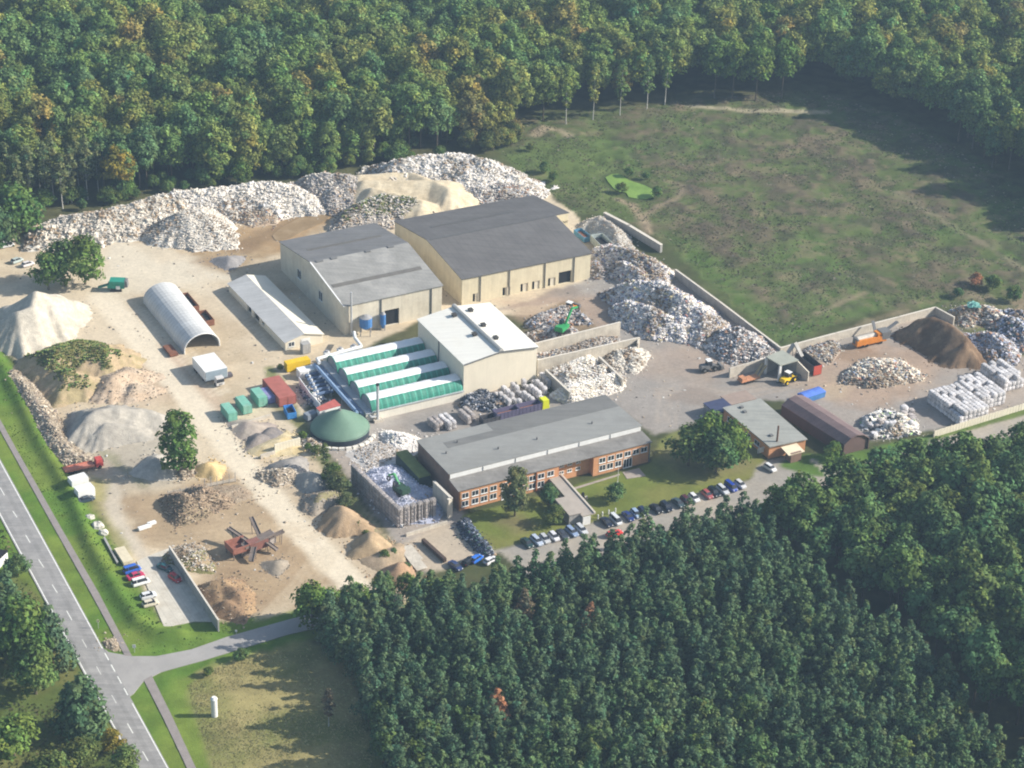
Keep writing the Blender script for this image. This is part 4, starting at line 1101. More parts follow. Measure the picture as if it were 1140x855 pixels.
wallrun('retaining_wall', 'short white panelled retaining wall by the gravel bays left of the green tank', [(305.5, 495), (333, 487.5)], 2.6, mat('white ribbed concrete', (0.70, 0.64, 0.50), .9, .08, .5, 3, seam=((DA.x, DA.y), .9, .15, .2)), .5)
wallrun('retaining_wall', 'low pale concrete wall left of the white panelled retaining wall', [(290, 506.5), (305, 502)], 1.1, m_conc, .5)
wallrun('retaining_wall', 'low wall of light blocks below the three green containers', [(258, 474), (300, 461.5)], .9, m_conc, .5)
wallrun('garden_wall', 'low tan wall between the plastic bale enclosure and the dusty court', [(452, 594), (497, 580)], .8, m_conc, .5)
# bale yard fence
m_fw = mat('whitewashed fence boards', (0.70, 0.65, 0.53), .85, .08, .8, 3, seam=((DA.x, DA.y), 1.1, .10, .35))
P = [xy(G(1040.4, 479.7, 2)), xy(G(1140, 449, 2)), xy(G(1190, 434, 2))]
t_ = thing('board_fence', 'whitewashed board fence along the road in front of the white bale stacks', 'fence', P[0])
w = MB()
for a, c in zip(P[:-1], P[1:]):
    d = (c - a); Ls = d.length; d.normalize(); k = 0.0
    while k < Ls - .5:
        p = a + d * (k + .5); w.box(p.x, p.y, -.2, .92, .10, 2.15 + .12 * random.random(), math.atan2(d.y, d.x)); k += 1.0
w.build('board', m_fw, t_)
for f in np.linspace(0, 1, 9):
    p = P[0].lerp(P[2], f); w = MB(); w.box(p.x - DB.x * .15, p.y - DB.y * .15, -.2, .2, .2, 2.5, YA); w.build('post', m_conc, t_)
# post row by the brushwood
P = [xy(G(187, 551)), xy(G(230, 543)), xy(G(262, 536))]
t_ = thing('post_fence', 'broken row of thin posts behind the brushwood heaps', 'fence', P[0])
for f in np.linspace(0, 1, 12):
    p = P[0].lerp(P[2], f); w = MB(); w.cyl((p.x, p.y, -.2), (p.x, p.y, 1.4 + (f > .5) * 1.4), .1, .08, 6); w.build('post', m_grey, t_)
w = MB(); d = P[2] - P[0]; c = (P[0] + P[2]) / 2; w.box(c.x, c.y, .2, d.length, .1, .8, math.atan2(d.y, d.x)); w.build('board', m_conc, t_)
# ------------------------------------------------------------------ heaps of material
m_heap = mat('loose heap', attr=True, rough=.95, var=.16, scale=.8, fine=3.5, spec=.1, bump=.45)
m_bits = mat('loose bits', attr=True, rough=.8, var=.08, scale=1.5, fine=0, spec=.25)

PAPER = [(.74, .70, .655)] * 8 + [(.62, .59, .57)] * 5 + [(.44, .42, .43)] * 3 + [(.50, .42, .33)] * 3 + [(.14, .14, .17)] * 3 + [(.38, .20, .17), (.22, .25, .38), (.52, .46, .28)]
RUBBLE = [(.64, .585, .50)] * 6 + [(.52, .47, .41)] * 4 + [(.36, .33, .29)] * 3 + [(.40, .30, .20)] * 2 + [(.2, .19, .17)]
STONE = [(.42, .35, .26)] * 5 + [(.32, .26, .19)] * 5 + [(.54, .47, .37)] * 2 + [(.25, .2, .16)] * 2
WOOD = [(.34, .25, .17)] * 4 + [(.27, .2, .14)] * 4 + [(.42, .34, .25)] * 2 + [(.17, .13, .09)] * 2
SCRAP = [(.45, .42, .40)] * 4 + [(.30, .27, .25)] * 4 + [(.14, .13, .13)] * 3 + [(.38, .22, .14)] * 2 + [(.65, .62, .58)] * 2 + [(.2, .25, .35)]
DARKJUNK = [(.045, .05, .06)] * 5 + [(.07, .09, .13)] * 4 + [(.15, .18, .25)] * 2 + [(.45, .47, .52)] + [(.07, .14, .11)]
MIXED = [(.72, .68, .58)] * 5 + [(.58, .48, .36)] * 4 + [(.42, .33, .25)] * 3 + [(.22, .2, .19)] * 3 + [(.45, .2, .14), (.3, .34, .42)]


def heap(name, label, ridge, slope=.7, base=(.45, .38, .28), base2=None, rough_=.36, bits=0, pal=None, size=(.4, 1.0), step=.7, seed=1,
         cat='heap', top=None, cap=None, gully=0.045, flat=1.0, poly=None, group=None, lit=None, tuft=0, cut=None):
    """ridge: list of crest lines, each a list of (px, py, height); the crest is where the photograph shows it.
    The sides fall at the material's angle of repose. cap: highest level (plateau)."""
    rs = np.random.default_rng(seed)
    lines = []
    for ln in ridge:
        lines.append([(G(a, b, h).x, G(a, b, h).y, h) for a, b, h in ln])
    allp = np.array([p for ln in lines for p in ln]); hm = allp[:, 2].max(); R = hm / slope + 2.5
    x0, y0 = allp[:, :2].min(0) - R; x1, y1 = allp[:, :2].max(0) + R
    nx_, ny_ = int((x1 - x0) / step) + 2, int((y1 - y0) / step) + 2
    X, Y = np.meshgrid(np.linspace(x0, x1, nx_), np.linspace(y0, y1, ny_))
    wob = (fbm(X, Y, 7.0, seed * 13 + 3) - .5); wob2 = (fbm(X, Y, 2.2, seed * 7 + 5, 3) - .5)
    Z = np.full(X.shape, -9.0)
    for ln in lines:
        if len(ln) == 1: ln = ln + [(ln[0][0] + .01, ln[0][1], ln[0][2])]
        for a, b in zip(ln[:-1], ln[1:]):
            ex, ey = b[0] - a[0], b[1] - a[1]
            t = np.clip(((X - a[0]) * ex + (Y - a[1]) * ey) / (ex * ex + ey * ey + 1e-9), 0, 1)
            dx, dy = X - a[0] - t * ex, Y - a[1] - t * ey
            ang = np.arctan2(dy, dx); d = np.hypot(dx, dy) * (1 + .18 * np.sin(ang * 3 + seed) + wob * .5)
            if gully: d = d * (1 + gully * np.sin(ang * 17 + 6 * wob + seed))
            h = a[2] + (b[2] - a[2]) * t
            Z = np.maximum(Z, h - slope * np.sqrt(d * d + .12 * h * .3) + .1 * h * 0)
    if cap: Z = np.minimum(Z, cap + wob * .8)
    inside = np.clip((Z + .3) / 1.2, 0, 1)
    Z = Z + (wob * rough_ * 2.0 + wob2 * rough_ * 1.6) * inside
    if poly is not None:
        sd = sdf_poly(X, Y, W(poly)); Z = np.where(sd > -.4, np.where(Z < .3, .3, Z), -1); 
    if cut is not None: Z = np.where(sdf_poly(X, Y, W(cut)) > 0, -1, Z)
    keep = Z > -.35
    idx = -np.ones(X.shape, int); cells = keep[:-1, :-1] | keep[1:, :-1] | keep[:-1, 1:] | keep[1:, 1:]
    used = np.zeros(X.shape, bool); used[:-1, :-1] |= cells; used[1:, :-1] |= cells; used[:-1, 1:] |= cells; used[1:, 1:] |= cells
    idx[used] = np.arange(used.sum())
    Zc = np.maximum(Z, -.5)
    mb = MB(); mb.v = list(zip(X[used], Y[used], Zc[used]))
    dirt = fbm(X, Y, 9.0, seed * 5 + 2, 4); cn = fbm(X, Y, 3.0, seed * 3 + 1); b2 = np.array(base2 or base) ; b1 = np.array(base)
    jj, ii = np.nonzero(cells)
    hh = np.clip(Zc / max(hm, .1), 0, 1)
    for j, i in zip(jj, ii):
        mb.f.append((idx[j, i], idx[j, i + 1], idx[j + 1, i + 1], idx[j + 1, i]))
        w = min(1, max(0, (cn[j, i] - .4) / .2)); c = b1 * (1 - w) + b2 * w
        if top is not None and (hh[j, i] + (cn[j, i] - .5) * .9) > .62: c = np.array(top)
        c = c * (1 + .25 * (wob2[j, i]))
        mb.c.append(tuple(c)); mb.m.append(0)
    ok = np.argwhere(Z > .15)
    if bits and len(ok):
        pick = ok[rs.integers(0, len(ok), int(bits * 1.8))]
        for j, i in pick:
            x = X[j, i] + (rs.random() - .5) * step; y = Y[j, i] + (rs.random() - .5) * step; z = Zc[j, i]
            s = .72 * (size[0] + (size[1] - size[0]) * rs.random() ** 2)
            l, w_, t_ = s * (1 + rs.random()), s * (.6 + .5 * rs.random()), s * (.25 + .5 * rs.random()) * flat
            if rs.random() < .05: l, w_, t_ = s * 2.2, s * 1.3, .06
            elif rs.random() < .10: l, w_, t_ = s * 2.6, s * .22, s * .22
            c = pal[rs.integers(0, len(pal))]
            if dirt[j, i] < .44 and rs.random() < .42: c = tuple(v * 1.25 for v in WOOD[rs.integers(0, len(WOOD))])
            f = (.8 + .4 * rs.random()) * (.72 + .42 * min(1, max(0, (dirt[j, i] - .34) / .2)))
            mb.box(x, y, z - t_ * .3, l, w_, t_, rs.random() * 6.28, tuple(v * f for v in c), 1, tl=.6 + .4 * rs.random(), tw=.6 + .4 * rs.random(), sh=(rs.random() - .5) * .3 * l, pitch=(rs.random() - .5) * 1.1)
    rim = np.argwhere((Z > -.6) & (Z < .35))
    if len(rim):      # stones and lumps that have rolled off and lie round the foot
        for j, i in rim[rs.integers(0, len(rim), int(30 + 3.0 * len(rim) ** .5 * 2))]:
            s = .12 + .32 * rs.random() ** 2; c = (b1 if not pal else np.array(pal[rs.integers(0, len(pal))])) * (.75 + .5 * rs.random())
            mb.box(X[j, i] + rs.normal() * 1.1, Y[j, i] + rs.normal() * 1.1, -.08, s * 1.3, s, s * .7, rs.random() * 6.28, tuple(c), 1, tl=.6, tw=.6)
    if tuft and len(ok):
        pick = ok[rs.integers(0, len(ok), tuft)]
        for j, i in pick:
            if hh[j, i] + (cn[j, i] - .5) * .9 < .45: continue
            x = X[j, i] + (rs.random() - .5) * step; y = Y[j, i] + (rs.random() - .5) * step; z = Zc[j, i]
            g = (.13 + .12 * rs.random(), .175 + .10 * rs.random(), .055 + .03 * rs.random())
            for q in range(3):
                a = rs.random() * 6.28; s = .15 + .3 * rs.random()
                dx, dy = math.cos(a) * s, math.sin(a) * s
                mb.add([(x - dx, y - dy, z - .1), (x + dx, y + dy, z - .1), (x + dx * .6 + .9 * dy, y + dy * .6 - .9 * dx, z + s * .5), (x - dx * .6 + .9 * dy, y - dy * .6 - .9 * dx, z + s * .4)], [(0, 1, 2, 3)], g, 1)
    c = allp.mean(0)
    o = mb.build(name, [m_heap, m_bits], None, loc=(c[0], c[1], 0))
    sm = [p.material_index == 0 for p in o.data.polygons]
    o.data.polygons.foreach_set('use_smooth', sm)
    return tag(o, label, cat, group)


# sand and gravel, left side
heap('sand_heap', 'tallest pale grey sand cone at the left edge of the photo', [[(40, 323, 11.5), (36, 340, 9.5), (20, 345, 9)], [(56, 338, 8)]], .84, (.45, .41, .335), (.52, .47, .385), .25, seed=2, gully=.04)
heap('earth_mound', 'overgrown sandy mound with scrub on its top in front of the grey sand cone', [[(62, 388, 7), (88, 378, 7.5), (118, 388, 6)], [(75, 410, 6), (95, 418, 4)]], .62, (.42, .32, .2), (.33, .27, .15), .5, seed=3, top=(.20, .185, .075), tuft=6500, cat='mound')
heap('sand_heap', 'low pinkish sand heap beside the overgrown mound', [[(125, 418, 4), (145, 410, 3.4)], [(150, 428, 2.5), (170, 430, 1.5)]], .5, (.46, .35, .25), (.50, .40, .30), .4, seed=4, bits=300, pal=STONE, size=(.2, .6))
heap('gravel_heap', 'broad rilled grey gravel heap left of the lone tall tree', [[(104, 456, 7), (122, 452, 6.5), (165, 455, 4.2)], [(118, 470, 5), (150, 474, 3)]], .72, (.40, .37, .32), (.34, .315, .275), .5, seed=5, gully=.08)
heap('gravel_heap', 'low grey gravel heap at the foot of the lone tall tree', [[(172, 508, 3.5), (180, 518, 2.5)]], .6, (.42, .39, .34), None, .3, seed=6, gully=.05)
heap('rubble_bank', 'long bank of pale stone rubble along the grassed slope by the main road', [[(14, 413, 1.6), (31, 430, 2.2), (50, 457, 2.5), (68, 487, 2.7), (82, 504, 2.4), (96, 509, 1.5)]], .62, (.30, .25, .18), (.36, .3, .22), .5, bits=2600, pal=STONE, size=(.35, 1.0), seed=7, cat='rubble')
heap('sand_heap', 'small bright yellow sand heap right of the lone tall tree', [[(231, 514, 2.9), (236, 517, 2.4)]], .66, (.56, .41, .20), (.60, .46, .26), .25, seed=8)
heap('rubble_heap', 'small pile of pale blocks between the yellow sand and the lone tall tree', [[(203, 521, 1.6), (213, 517, 1.8)]], .6, (.45, .38, .3), None, .3, bits=160, pal=STONE, size=(.4, .9), seed=9)
heap('brushwood_heap', 'left brown brushwood heap by the row of thin posts', [[(203, 548, 4.6), (207, 556, 4)]], .75, (.30, .225, .15), (.25, .2, .13), .6, bits=900, pal=WOOD, size=(.15, .9), flat=.5, seed=10)
heap('brushwood_heap', 'right brown brushwood heap by the row of thin posts', [[(226, 541, 4.8), (236, 546, 3.6)]], .75, (.33, .25, .17), (.27, .2, .14), .6, bits=900, pal=WOOD, size=(.15, .9), flat=.5, seed=11)
heap('brushwood_heap', 'flattened end of the brushwood pile, greyish and low', [[(250, 548, 1.2), (262, 546, .9)]], .25, (.36, .28, .2), (.31, .25, .18), .3, bits=300, pal=WOOD, size=(.1, .5), flat=.5, seed=12)
heap('rubble_heap', 'mixed heap of white chippings and weeds at the head of the car park wall', [[(205, 610, 2.5), (215, 614, 2.6)], [(222, 622, 1.5)]], .5, (.37, .28, .18), (.2, .19, .08), .4, bits=500, pal=RUBBLE + WOOD[:3], size=(.2, .7), seed=13)
heap('soil_heap', 'streaked brown soil and bark heap against the car park wall', [[(236, 646, 4.2), (246, 644, 4.4), (264, 658, 3.6)], [(254, 668, 3.2), (266, 680, 1.8)]], .72, (.33, .225, .13), (.25, .165, .10), .5, cut=[(150, 600), (191, 619), (245.5, 701), (245, 730), (150, 730)], seed=14, gully=.07, bits=300, pal=WOOD, size=(.15, .5))
heap('gravel_heap', 'tiny round grey gravel heap alone in the lower dirt yard', [[(307, 624.5, 1.5)]], .45, (.33, .28, .22), (.28, .24, .19), .2, seed=15)
# bays right of the sandy track
heap('gravel_heap', 'flat grey gravel heap below the three green containers', [[(276, 470, 1.8), (284, 472, 1.6)]], .35, (.40, .34, .28), (.36, .3, .26), .2, seed=16)
heap('gravel_heap', 'dark chipping heap in the left half of the upper bay', [[(287, 485, 1.9), (291, 483, 1.9)]], .5, (.23, .205, .19), (.28, .24, .21), .2, seed=17)
heap('gravel_heap', 'dark chipping heap in the right half of the upper bay', [[(299, 479, 2.0), (302, 477, 2.0)]], .5, (.21, .19, .185), (.25, .22, .2), .2, seed=18)
heap('sand_heap', 'yellowish sand spread in the bay above the white panelled wall', [[(298, 494, 1.4), (312, 489, 1.6)]], .3, (.50, .40, .22), (.55, .46, .29), .25, seed=19)
heap('gravel_heap', 'smooth grey gravel heap just below the white panelled wall', [[(318, 511, 3.0), (325, 510, 3.0)]], .62, (.30, .28, .26), (.34, .31, .28), .2, seed=20)
heap('rubble_heap', 'pale rubble heap in the bay below the smooth grey gravel', [[(308, 523, 2.4), (322, 522, 2)]], .55, (.48, .4, .3), (.4, .33, .25), .4, bits=420, pal=STONE + RUBBLE[:3], size=(.25, .8), seed=21)
heap('gravel_heap', 'medium grey gravel heap with a light crest in the middle bay', [[(344, 524, 3.2), (352, 528, 3.4)], [(342, 533, 2.2)]], .74, (.31, .30, .27), (.36, .34, .3), .25, seed=22)
heap('gravel_heap', 'weedy dark gravel heap with a shaded left flank above the big brown sand heap', [[(356, 549, 3.6), (370, 545, 3.4)], [(342, 560, 1.6)]], .78, (.29, .26, .215), (.34, .29, .23), .4, seed=23, top=(.25, .22, .12), bits=200, pal=STONE, size=(.15, .5))
heap('sand_heap', 'largest brown sand heap in the row beside the bale enclosure', [[(381, 563, 5.0), (385, 568, 4.5)]], .76, (.33, .235, .145), (.38, .275, .175), .4, seed=24, gully=.06)
heap('sand_heap', 'sharp-crested ochre sand heap, second in the row beside the bale enclosure', [[(413, 592, 4.3), (411, 599, 3.7)]], .78, (.42, .31, .19), (.36, .265, .165), .35, seed=25, gully=.04)
heap('sand_heap', 'reddish sand heap at the lower end of the row, next to the pine wood', [[(444, 626, 3.8), (441, 632, 3.2)]], .74, (.38, .245, .15), (.33, .22, .14), .35, seed=26, gully=.04)
heap('sand_heap', 'low brown sand apron between the ochre and the reddish heap', [[(425, 618, 1.6), (435, 612, 1.8)]], .35, (.41, .31, .21), (.35, .27, .18), .3, seed=27)
# white rubble and paper banks at the back
heap('paper_bank', 'long bank of whitish plastic and paper waste along the wood at the back left', [[(52, 250, 5), (80, 240, 6.5), (115, 236, 7), (150, 228, 7), (185, 216, 7.5)]], .62, (.60, .57, .51), (.48, .45, .39), 1.2, bits=4200, pal=RUBBLE, size=(.4, 1.4), seed=30, cat='waste heap', top=(.5, .48, .42))
heap('paper_bank', 'right half of the white waste bank along the wood, ending at the brown puddled yard', [[(196, 213, 7.5), (240, 210, 7.5), (290, 203, 8), (325, 206, 7)], [(300, 225, 4), (335, 215, 4)]], .62, (.64, .61, .56), (.54, .51, .47), 1.0, bits=4600, pal=RUBBLE[:13] + PAPER[:6], size=(.4, 1.2), seed=31, cat='waste heap')
heap('waste_heap', 'rounded pale grey shredded waste heap standing forward of the white bank', [[(205, 233, 8.5), (222, 231, 8.5)], [(235, 250, 5)]], .66, (.58, .55, .5), (.62, .59, .54), .7, bits=3600, pal=RUBBLE[:10], size=(.3, .8), seed=32)
heap('waste_heap', 'small tan cardboard heap at the foot of the white waste bank', [[(275, 236, 2.6), (296, 231, 3.2)]], .6, (.40, .30, .21), (.46, .37, .28), .5, bits=700, pal=MIXED, size=(.3, .8), seed=33)
heap('waste_heap', 'dark grey and white heap left of the cream plateau', [[(350, 194, 7.5), (385, 193, 8.5)], [(372, 208, 6)]], .75, (.40, .38, .37), (.25, .24, .25), .9, bits=2600, pal=RUBBLE[4:] + SCRAP[:8], size=(.4, 1.1), seed=34)
heap('sand_plateau', 'flat-topped cream sand plateau among the white waste heaps at the back', [[(400, 194, 7), (455, 190, 7), (500, 208, 7)], [(415, 208, 7), (470, 222, 6)], [(405, 200, 7), (500, 200, 7)]], .6, (.60, .515, .37), (.55, .46, .32), .25, seed=35, cap=7.0, cat='mound')
heap('paper_bank', 'broad bright white waste heap behind the largest dark-roofed hall', [[(440, 180, 9), (480, 172, 10.5), (520, 171, 11), (545, 178, 10)], [(560, 190, 7), (580, 200, 5)], [(525, 192, 7.5), (560, 202, 5)]], .62, (.66, .63, .59), (.58, .55, .52), 1.0, bits=5200, pal=RUBBLE[:12] + PAPER[:8], size=(.4, 1.2), seed=36, cat='waste heap')
heap('scrub_mound', 'grey rubble mound dotted with green scrub in front of the cream plateau', [[(400, 226, 6), (430, 216, 7.5), (460, 220, 6.5)], [(385, 240, 4), (425, 236, 4)]], .7, (.42, .38, .34), (.33, .3, .26), .9, bits=2200, pal=RUBBLE + SCRAP[:4], size=(.35, 1.0), seed=37, top=(.16, .17, .07), tuft=4000, cat='mound')
heap('waste_heap', 'dark shaded rubble heap directly behind the dark-roofed hall', [[(530, 208, 5), (560, 203, 5.5), (580, 205, 4)]], .7, (.27, .27, .27), (.33, .32, .31), .9, bits=1500, pal=SCRAP + RUBBLE[:4], size=(.35, 1.0), seed=38)
# paper heaps on the right
heap('paper_heap', 'upper pile of loose coloured waste paper between the round bay and the concrete wall', [[(676, 272, 4), (692, 274, 6), (712, 282, 6.8), (728, 292, 5.5)], [(690, 292, 4), (712, 299, 5)]], .8, (.63, .60, .58), (.5, .48, .48), 1.0, bits=4600, pal=PAPER, size=(.4, 1.1), seed=40, cat='waste paper')
heap('paper_heap', 'largest white waste paper heap, spilling forward from the clearing wall', [[(708, 312, 7.5), (732, 313, 9.5), (760, 328, 9), (784, 346, 7)], [(706, 334, 6), (730, 345, 6), (760, 356, 4.5)]], .84, (.65, .62, .60), (.52, .50, .5), 1.1, bits=7200, pal=PAPER, size=(.4, 1.2), seed=41, cat='waste paper')
heap('paper_heap', 'dark grey shredded heap in the wall corner left of the vehicle shelter', [[(806, 366, 5), (825, 364, 7), (846, 380, 4.5)], [(818, 385, 3)]], .8, (.33, .31, .29), (.22, .21, .2), 1.0, bits=2400, pal=SCRAP + PAPER[:4], size=(.35, 1.0), seed=42, cat='waste paper')
heap('rubble_heap', 'dark rubble heap wedged between the hall corner and the coloured waste paper', [[(662, 292, 3), (668, 300, 2)]], .6, (.25, .23, .22), (.32, .29, .27), .7, bits=600, pal=SCRAP, size=(.3, .9), seed=43)
heap('scrap_heap', 'scrap heap at the green excavator in the upper bunker', [[(590, 372, 2), (610, 366, 3), (625, 360, 3.2)], [(605, 350, 3), (632, 342, 3)], [(648, 352, 1.6)]], .6, (.33, .29, .26), (.24, .22, .21), .9, bits=1900, pal=SCRAP, size=(.35, 1.2), seed=44)
heap('scrap_heap', 'long grey strip of shredded scrap between the two cream bunker walls', [[(603, 391, 2.2), (630, 386, 2.8), (660, 377, 3), (682, 374, 2.2)]], .75, (.36, .34, .32), (.3, .28, .26), .7, bits=1500, pal=SCRAP + RUBBLE[:4], size=(.25, .8), seed=45)
heap('paper_heap', 'blocky bay full of cream and white waste paper between two concrete dividers', [[(618, 408, 4.2), (655, 396, 4.4)], [(634, 428, 4.0), (684, 414, 3.8)], [(630, 412, 4.3), (670, 406, 4.2)]], .95, (.62, .58, .52), (.52, .48, .43), .6, bits=3600, pal=PAPER[:9] + MIXED[:6], size=(.35, .9), seed=46, cap=4.2, cat='waste paper')
heap('scrap_heap', 'heap of curved white plastic scrap at the right end of the long bunker wall', [[(690, 391, 3), (705, 388, 3.2)], [(705, 398, 2.4)]], .6, (.58, .53, .47), (.5, .45, .4), .6, bits=900, pal=RUBBLE[:8] + [(.7, .66, .58)] * 5, size=(.4, 1.3), seed=47)
heap('paper_heap', 'small heap of white paper on the paving right of the green tank', [[(440, 481, 2.4), (449, 483, 2.4)]], .6, (.6, .56, .5), (.5, .46, .42), .5, bits=420, pal=PAPER[:12] + MIXED[:4], size=(.35, .9), seed=48, cat='waste paper')
heap('waste_heap', 'black plastic bundles heaped at the corner of the white hall', [[(526, 441, 2.4), (540, 436, 2.6)], [(548, 444, 2.2)]], .6, (.11, .11, .12), (.16, .16, .17), .8, bits=620, pal=DARKJUNK[:7] + [(.4, .4, .42)] * 3, size=(.4, 1.1), seed=49)
# right yard
heap('debris_heap', 'cream and brown builders waste heap alone in the middle of the right yard', [[(957, 410, 3.0), (978, 402, 4.4), (1002, 403, 3.9)], [(975, 418, 2.3), (1008, 412, 2.2)]], .6, (.55, .46, .35), (.42, .34, .26), .8, bits=2800, pal=MIXED, size=(.35, 1.2), seed=50, cat='waste heap')
heap('soil_mound', 'high dark brown soil mound in the angle of the pale concrete wall', [[(1024, 354, 6), (1040, 351, 7.8), (1056, 357, 8), (1072, 370, 7.5)], [(1076, 381, 6.2), (1081, 390, 4)]], .95, (.145, .095, .06), (.22, .15, .095), .6, seed=51, gully=.05, cat='mound')
heap('rubble_heap', 'small rubble and scrap heap against the pale wall left of the orange machine', [[(900, 392, 1.6), (915, 384, 2.8), (925, 380, 2.2)]], .6, (.38, .3, .24), (.3, .25, .2), .6, bits=620, pal=SCRAP + MIXED[:4], size=(.3, 1.0), seed=52)
heap('bale_rubble', 'collapsed grey bales and film right of the brown soil mound', [[(1095, 370, 3), (1112, 376, 4), (1120, 388, 3)], [(1105, 392, 2)]], .6, (.40, .40, .42), (.3, .3, .32), .9, bits=1500, pal=SCRAP + [(.5, .5, .56)] * 8, size=(.4, 1.3), seed=53, cat='waste heap')
heap('waste_heap', 'dark junk heap with a teal tarpaulin patch at the right edge of the clearing', [[(1078, 343, 3.2), (1095, 340, 3.6), (1108, 348, 3)]], .6, (.22, .2, .18), (.16, .17, .1), .9, bits=900, pal=SCRAP + MIXED, size=(.4, 1.4), seed=54)
q = G(1083, 338, 4.0); 
heap('waste_heap', 'bluish grey junk heap cut by the right edge of the photo', [[(1122, 352, 3.5), (1145, 362, 4.5)], [(1135, 345, 3)]], .6, (.28, .29, .33), (.2, .2, .22), .9, bits=1100, pal=SCRAP + DARKJUNK[2:] + [(.45, .46, .55)] * 4, size=(.4, 1.4), seed=55)
heap('mixed_bale_heap', 'jumbled heap of mixed coloured bales in front of the brown barrel shed', [[(970, 466, 1.8), (988, 458, 2.4), (1005, 463, 2.4)], [(988, 475, 2), (1008, 472, 2)]], .6, (.42, .41, .42), (.3, .3, .31), 1.1, bits=1300, pal=PAPER[:13] + MIXED[:6] + DARKJUNK[:3] + [(.3, .45, .2)], size=(.6, 1.4), seed=56, cat='waste heap')
heap('junk_row', 'long dark row of drums and boxes beside the lawn and the dusty court', [[(518, 577, 1.8), (527, 590, 2.0), (537, 603, 1.8), (545, 612, 1.4)]], .9, (.10, .12, .15), (.15, .19, .24), .6, bits=620, pal=DARKJUNK, size=(.35, .9), seed=57, cat='waste heap')
heap('rubble_heap', 'small rubble pile at the junction of the main and the side road', [[(122.5, 713, .6), (126, 717, .6)]], .4, (.3, .24, .17), None, .3, bits=90, pal=STONE, size=(.2, .6), seed=58)
heap('gravel_heap', 'small dark grey gravel heap on the pale sand behind the middle hall', [[(255, 284.5, 2.3)]], .5, (.27, .255, .25), None, .15, seed=59)
heap('waste_heap', 'weedy junk heap between green weeds left of the green tank', [[(346, 489, 1.2), (352, 495, 1)]], .4, (.3, .27, .2), (.2, .2, .1), .5, bits=240, pal=RUBBLE + WOOD, size=(.25, .8), seed=60)
heap('scrap_heap', 'tangle of white and dark pipes and boxes left of the duct gallery', [[(343, 430, 1.6), (352, 440, 1.6)]], .6, (.4, .4, .42), (.2, .2, .22), .6, bits=420, pal=PAPER[:9] + DARKJUNK, size=(.3, 1.1), seed=61)

# gravel bay with round crest near the clearing
heap('gravel_bay', 'horseshoe of grey gravel around a pale open container behind the dark-roofed hall', [[(655, 244, 2.5), (668, 240, 3.8), (682, 250, 4), (688, 262, 3.8), (690, 275, 2)]], .75, (.38, .36, .33), (.43, .41, .37), .4, bits=700, pal=RUBBLE, size=(.2, .7), seed=62)

# ------------------------------------------------------------------ stacked bales
m_bale = mat('pressed paper bale', (.60, .58, .58), .85, .2, 1.2, 5, rand=.2, bump=.4)
m_bale2 = mat('pressed dirty bale', (.42, .38, .36), .85, .22, 1.2, 5, rand=.2, bump=.4, seam=((0, 0, 1), .55, .12, .25))
m_strap = mat('baling wire', (.16, .15, .15), .6, .1)


def bale_proto(name, m, l, w, h, seed):
    """a lumpy bale with rounded, bulging faces and wires round it"""
    rs = np.random.default_rng(seed); t = thing(name, '', 'bale')
    n = 4; mb = MB(); g = np.linspace(-1, 1, n + 1)
    def put(f):
        o = len(mb.v)
        for a in g:
            for b in g:
                p = np.array(f(a, b)); q = p * (1 + .06 * (1 - np.abs(p).min()) ) * (1 - .10 * (np.sort(np.abs(p))[1] ** 6)) + (rs.random(3) - .5) * .07
                mb.v.append((q[0] * l / 2, q[1] * w / 2, (q[2] + 1) * h / 2))
        for i in range(n):
            for j in range(n): mb.f.append((o + i * (n + 1) + j, o + i * (n + 1) + j + 1, o + (i + 1) * (n + 1) + j + 1, o + (i + 1) * (n + 1) + j)); mb.c.append((1, 1, 1)); mb.m.append(0)
    put(lambda a, b: (a, b, 1)); put(lambda a, b: (a, -1, b)); put(lambda a, b: (a, 1, b)); put(lambda a, b: (1, a, b)); put(lambda a, b: (-1, a, b))
    mb.build('body', m, t)
    s = MB()
    for f in (-.25, .25): s.box(f * l, 0, .0, .06, w * 1.03, h * 1.03)
    s.build('wire', m_strap, t)
    return t


PB = bale_proto('paper_bale', m_bale, 1.55, 1.2, 1.15, 1)
PD = bale_proto('dirty_bale', m_bale2, 1.55, 1.2, 1.1, 2)
used_proto = {}


def put_bale(pr, x, y, z, yaw, label, group, sc=1.0):
    k = pr.name
    if k not in used_proto:
        used_proto[k] = 1; pr.location = (x, y, z); pr.rotation_euler = (0, 0, yaw); pr['label'] = label; pr['group'] = group; pr.scale = (sc, sc, sc)
        return pr
    return dup(pr, (x, y, z), yaw, sc, label, group)


def bale_block(p00, nA, nB_, nz, label, group, pr, holes=.0, yaw0=0.0, seed=1, l=1.85, w=1.45, h=1.36, faces=('left', 'front'), top_drop=.15):
    """a stack of bales; only the ones on its visible outside are laid"""
    rs = random.Random(seed); c = 0
    for i in range(nB_):
        for j in range(nA):
            H = nz - (1 if rs.random() < top_drop else 0)
            for k in range(H):
                shell = k == H - 1 or j == 0 or i == nB_ - 1
                if k == H - 2 and H == nz: shell = shell or False
                if not shell or rs.random() < holes: continue
                p = p00 + DB * (i * l + l / 2 + rs.uniform(-.08, .08)) + DA * (j * w + w / 2 + rs.uniform(-.06, .06))
                put_bale(pr, p.x, p.y, k * h, YB + rs.uniform(-.07, .07), label, group, 1.19 * rs.uniform(.95, 1.05)); c += 1
    return c


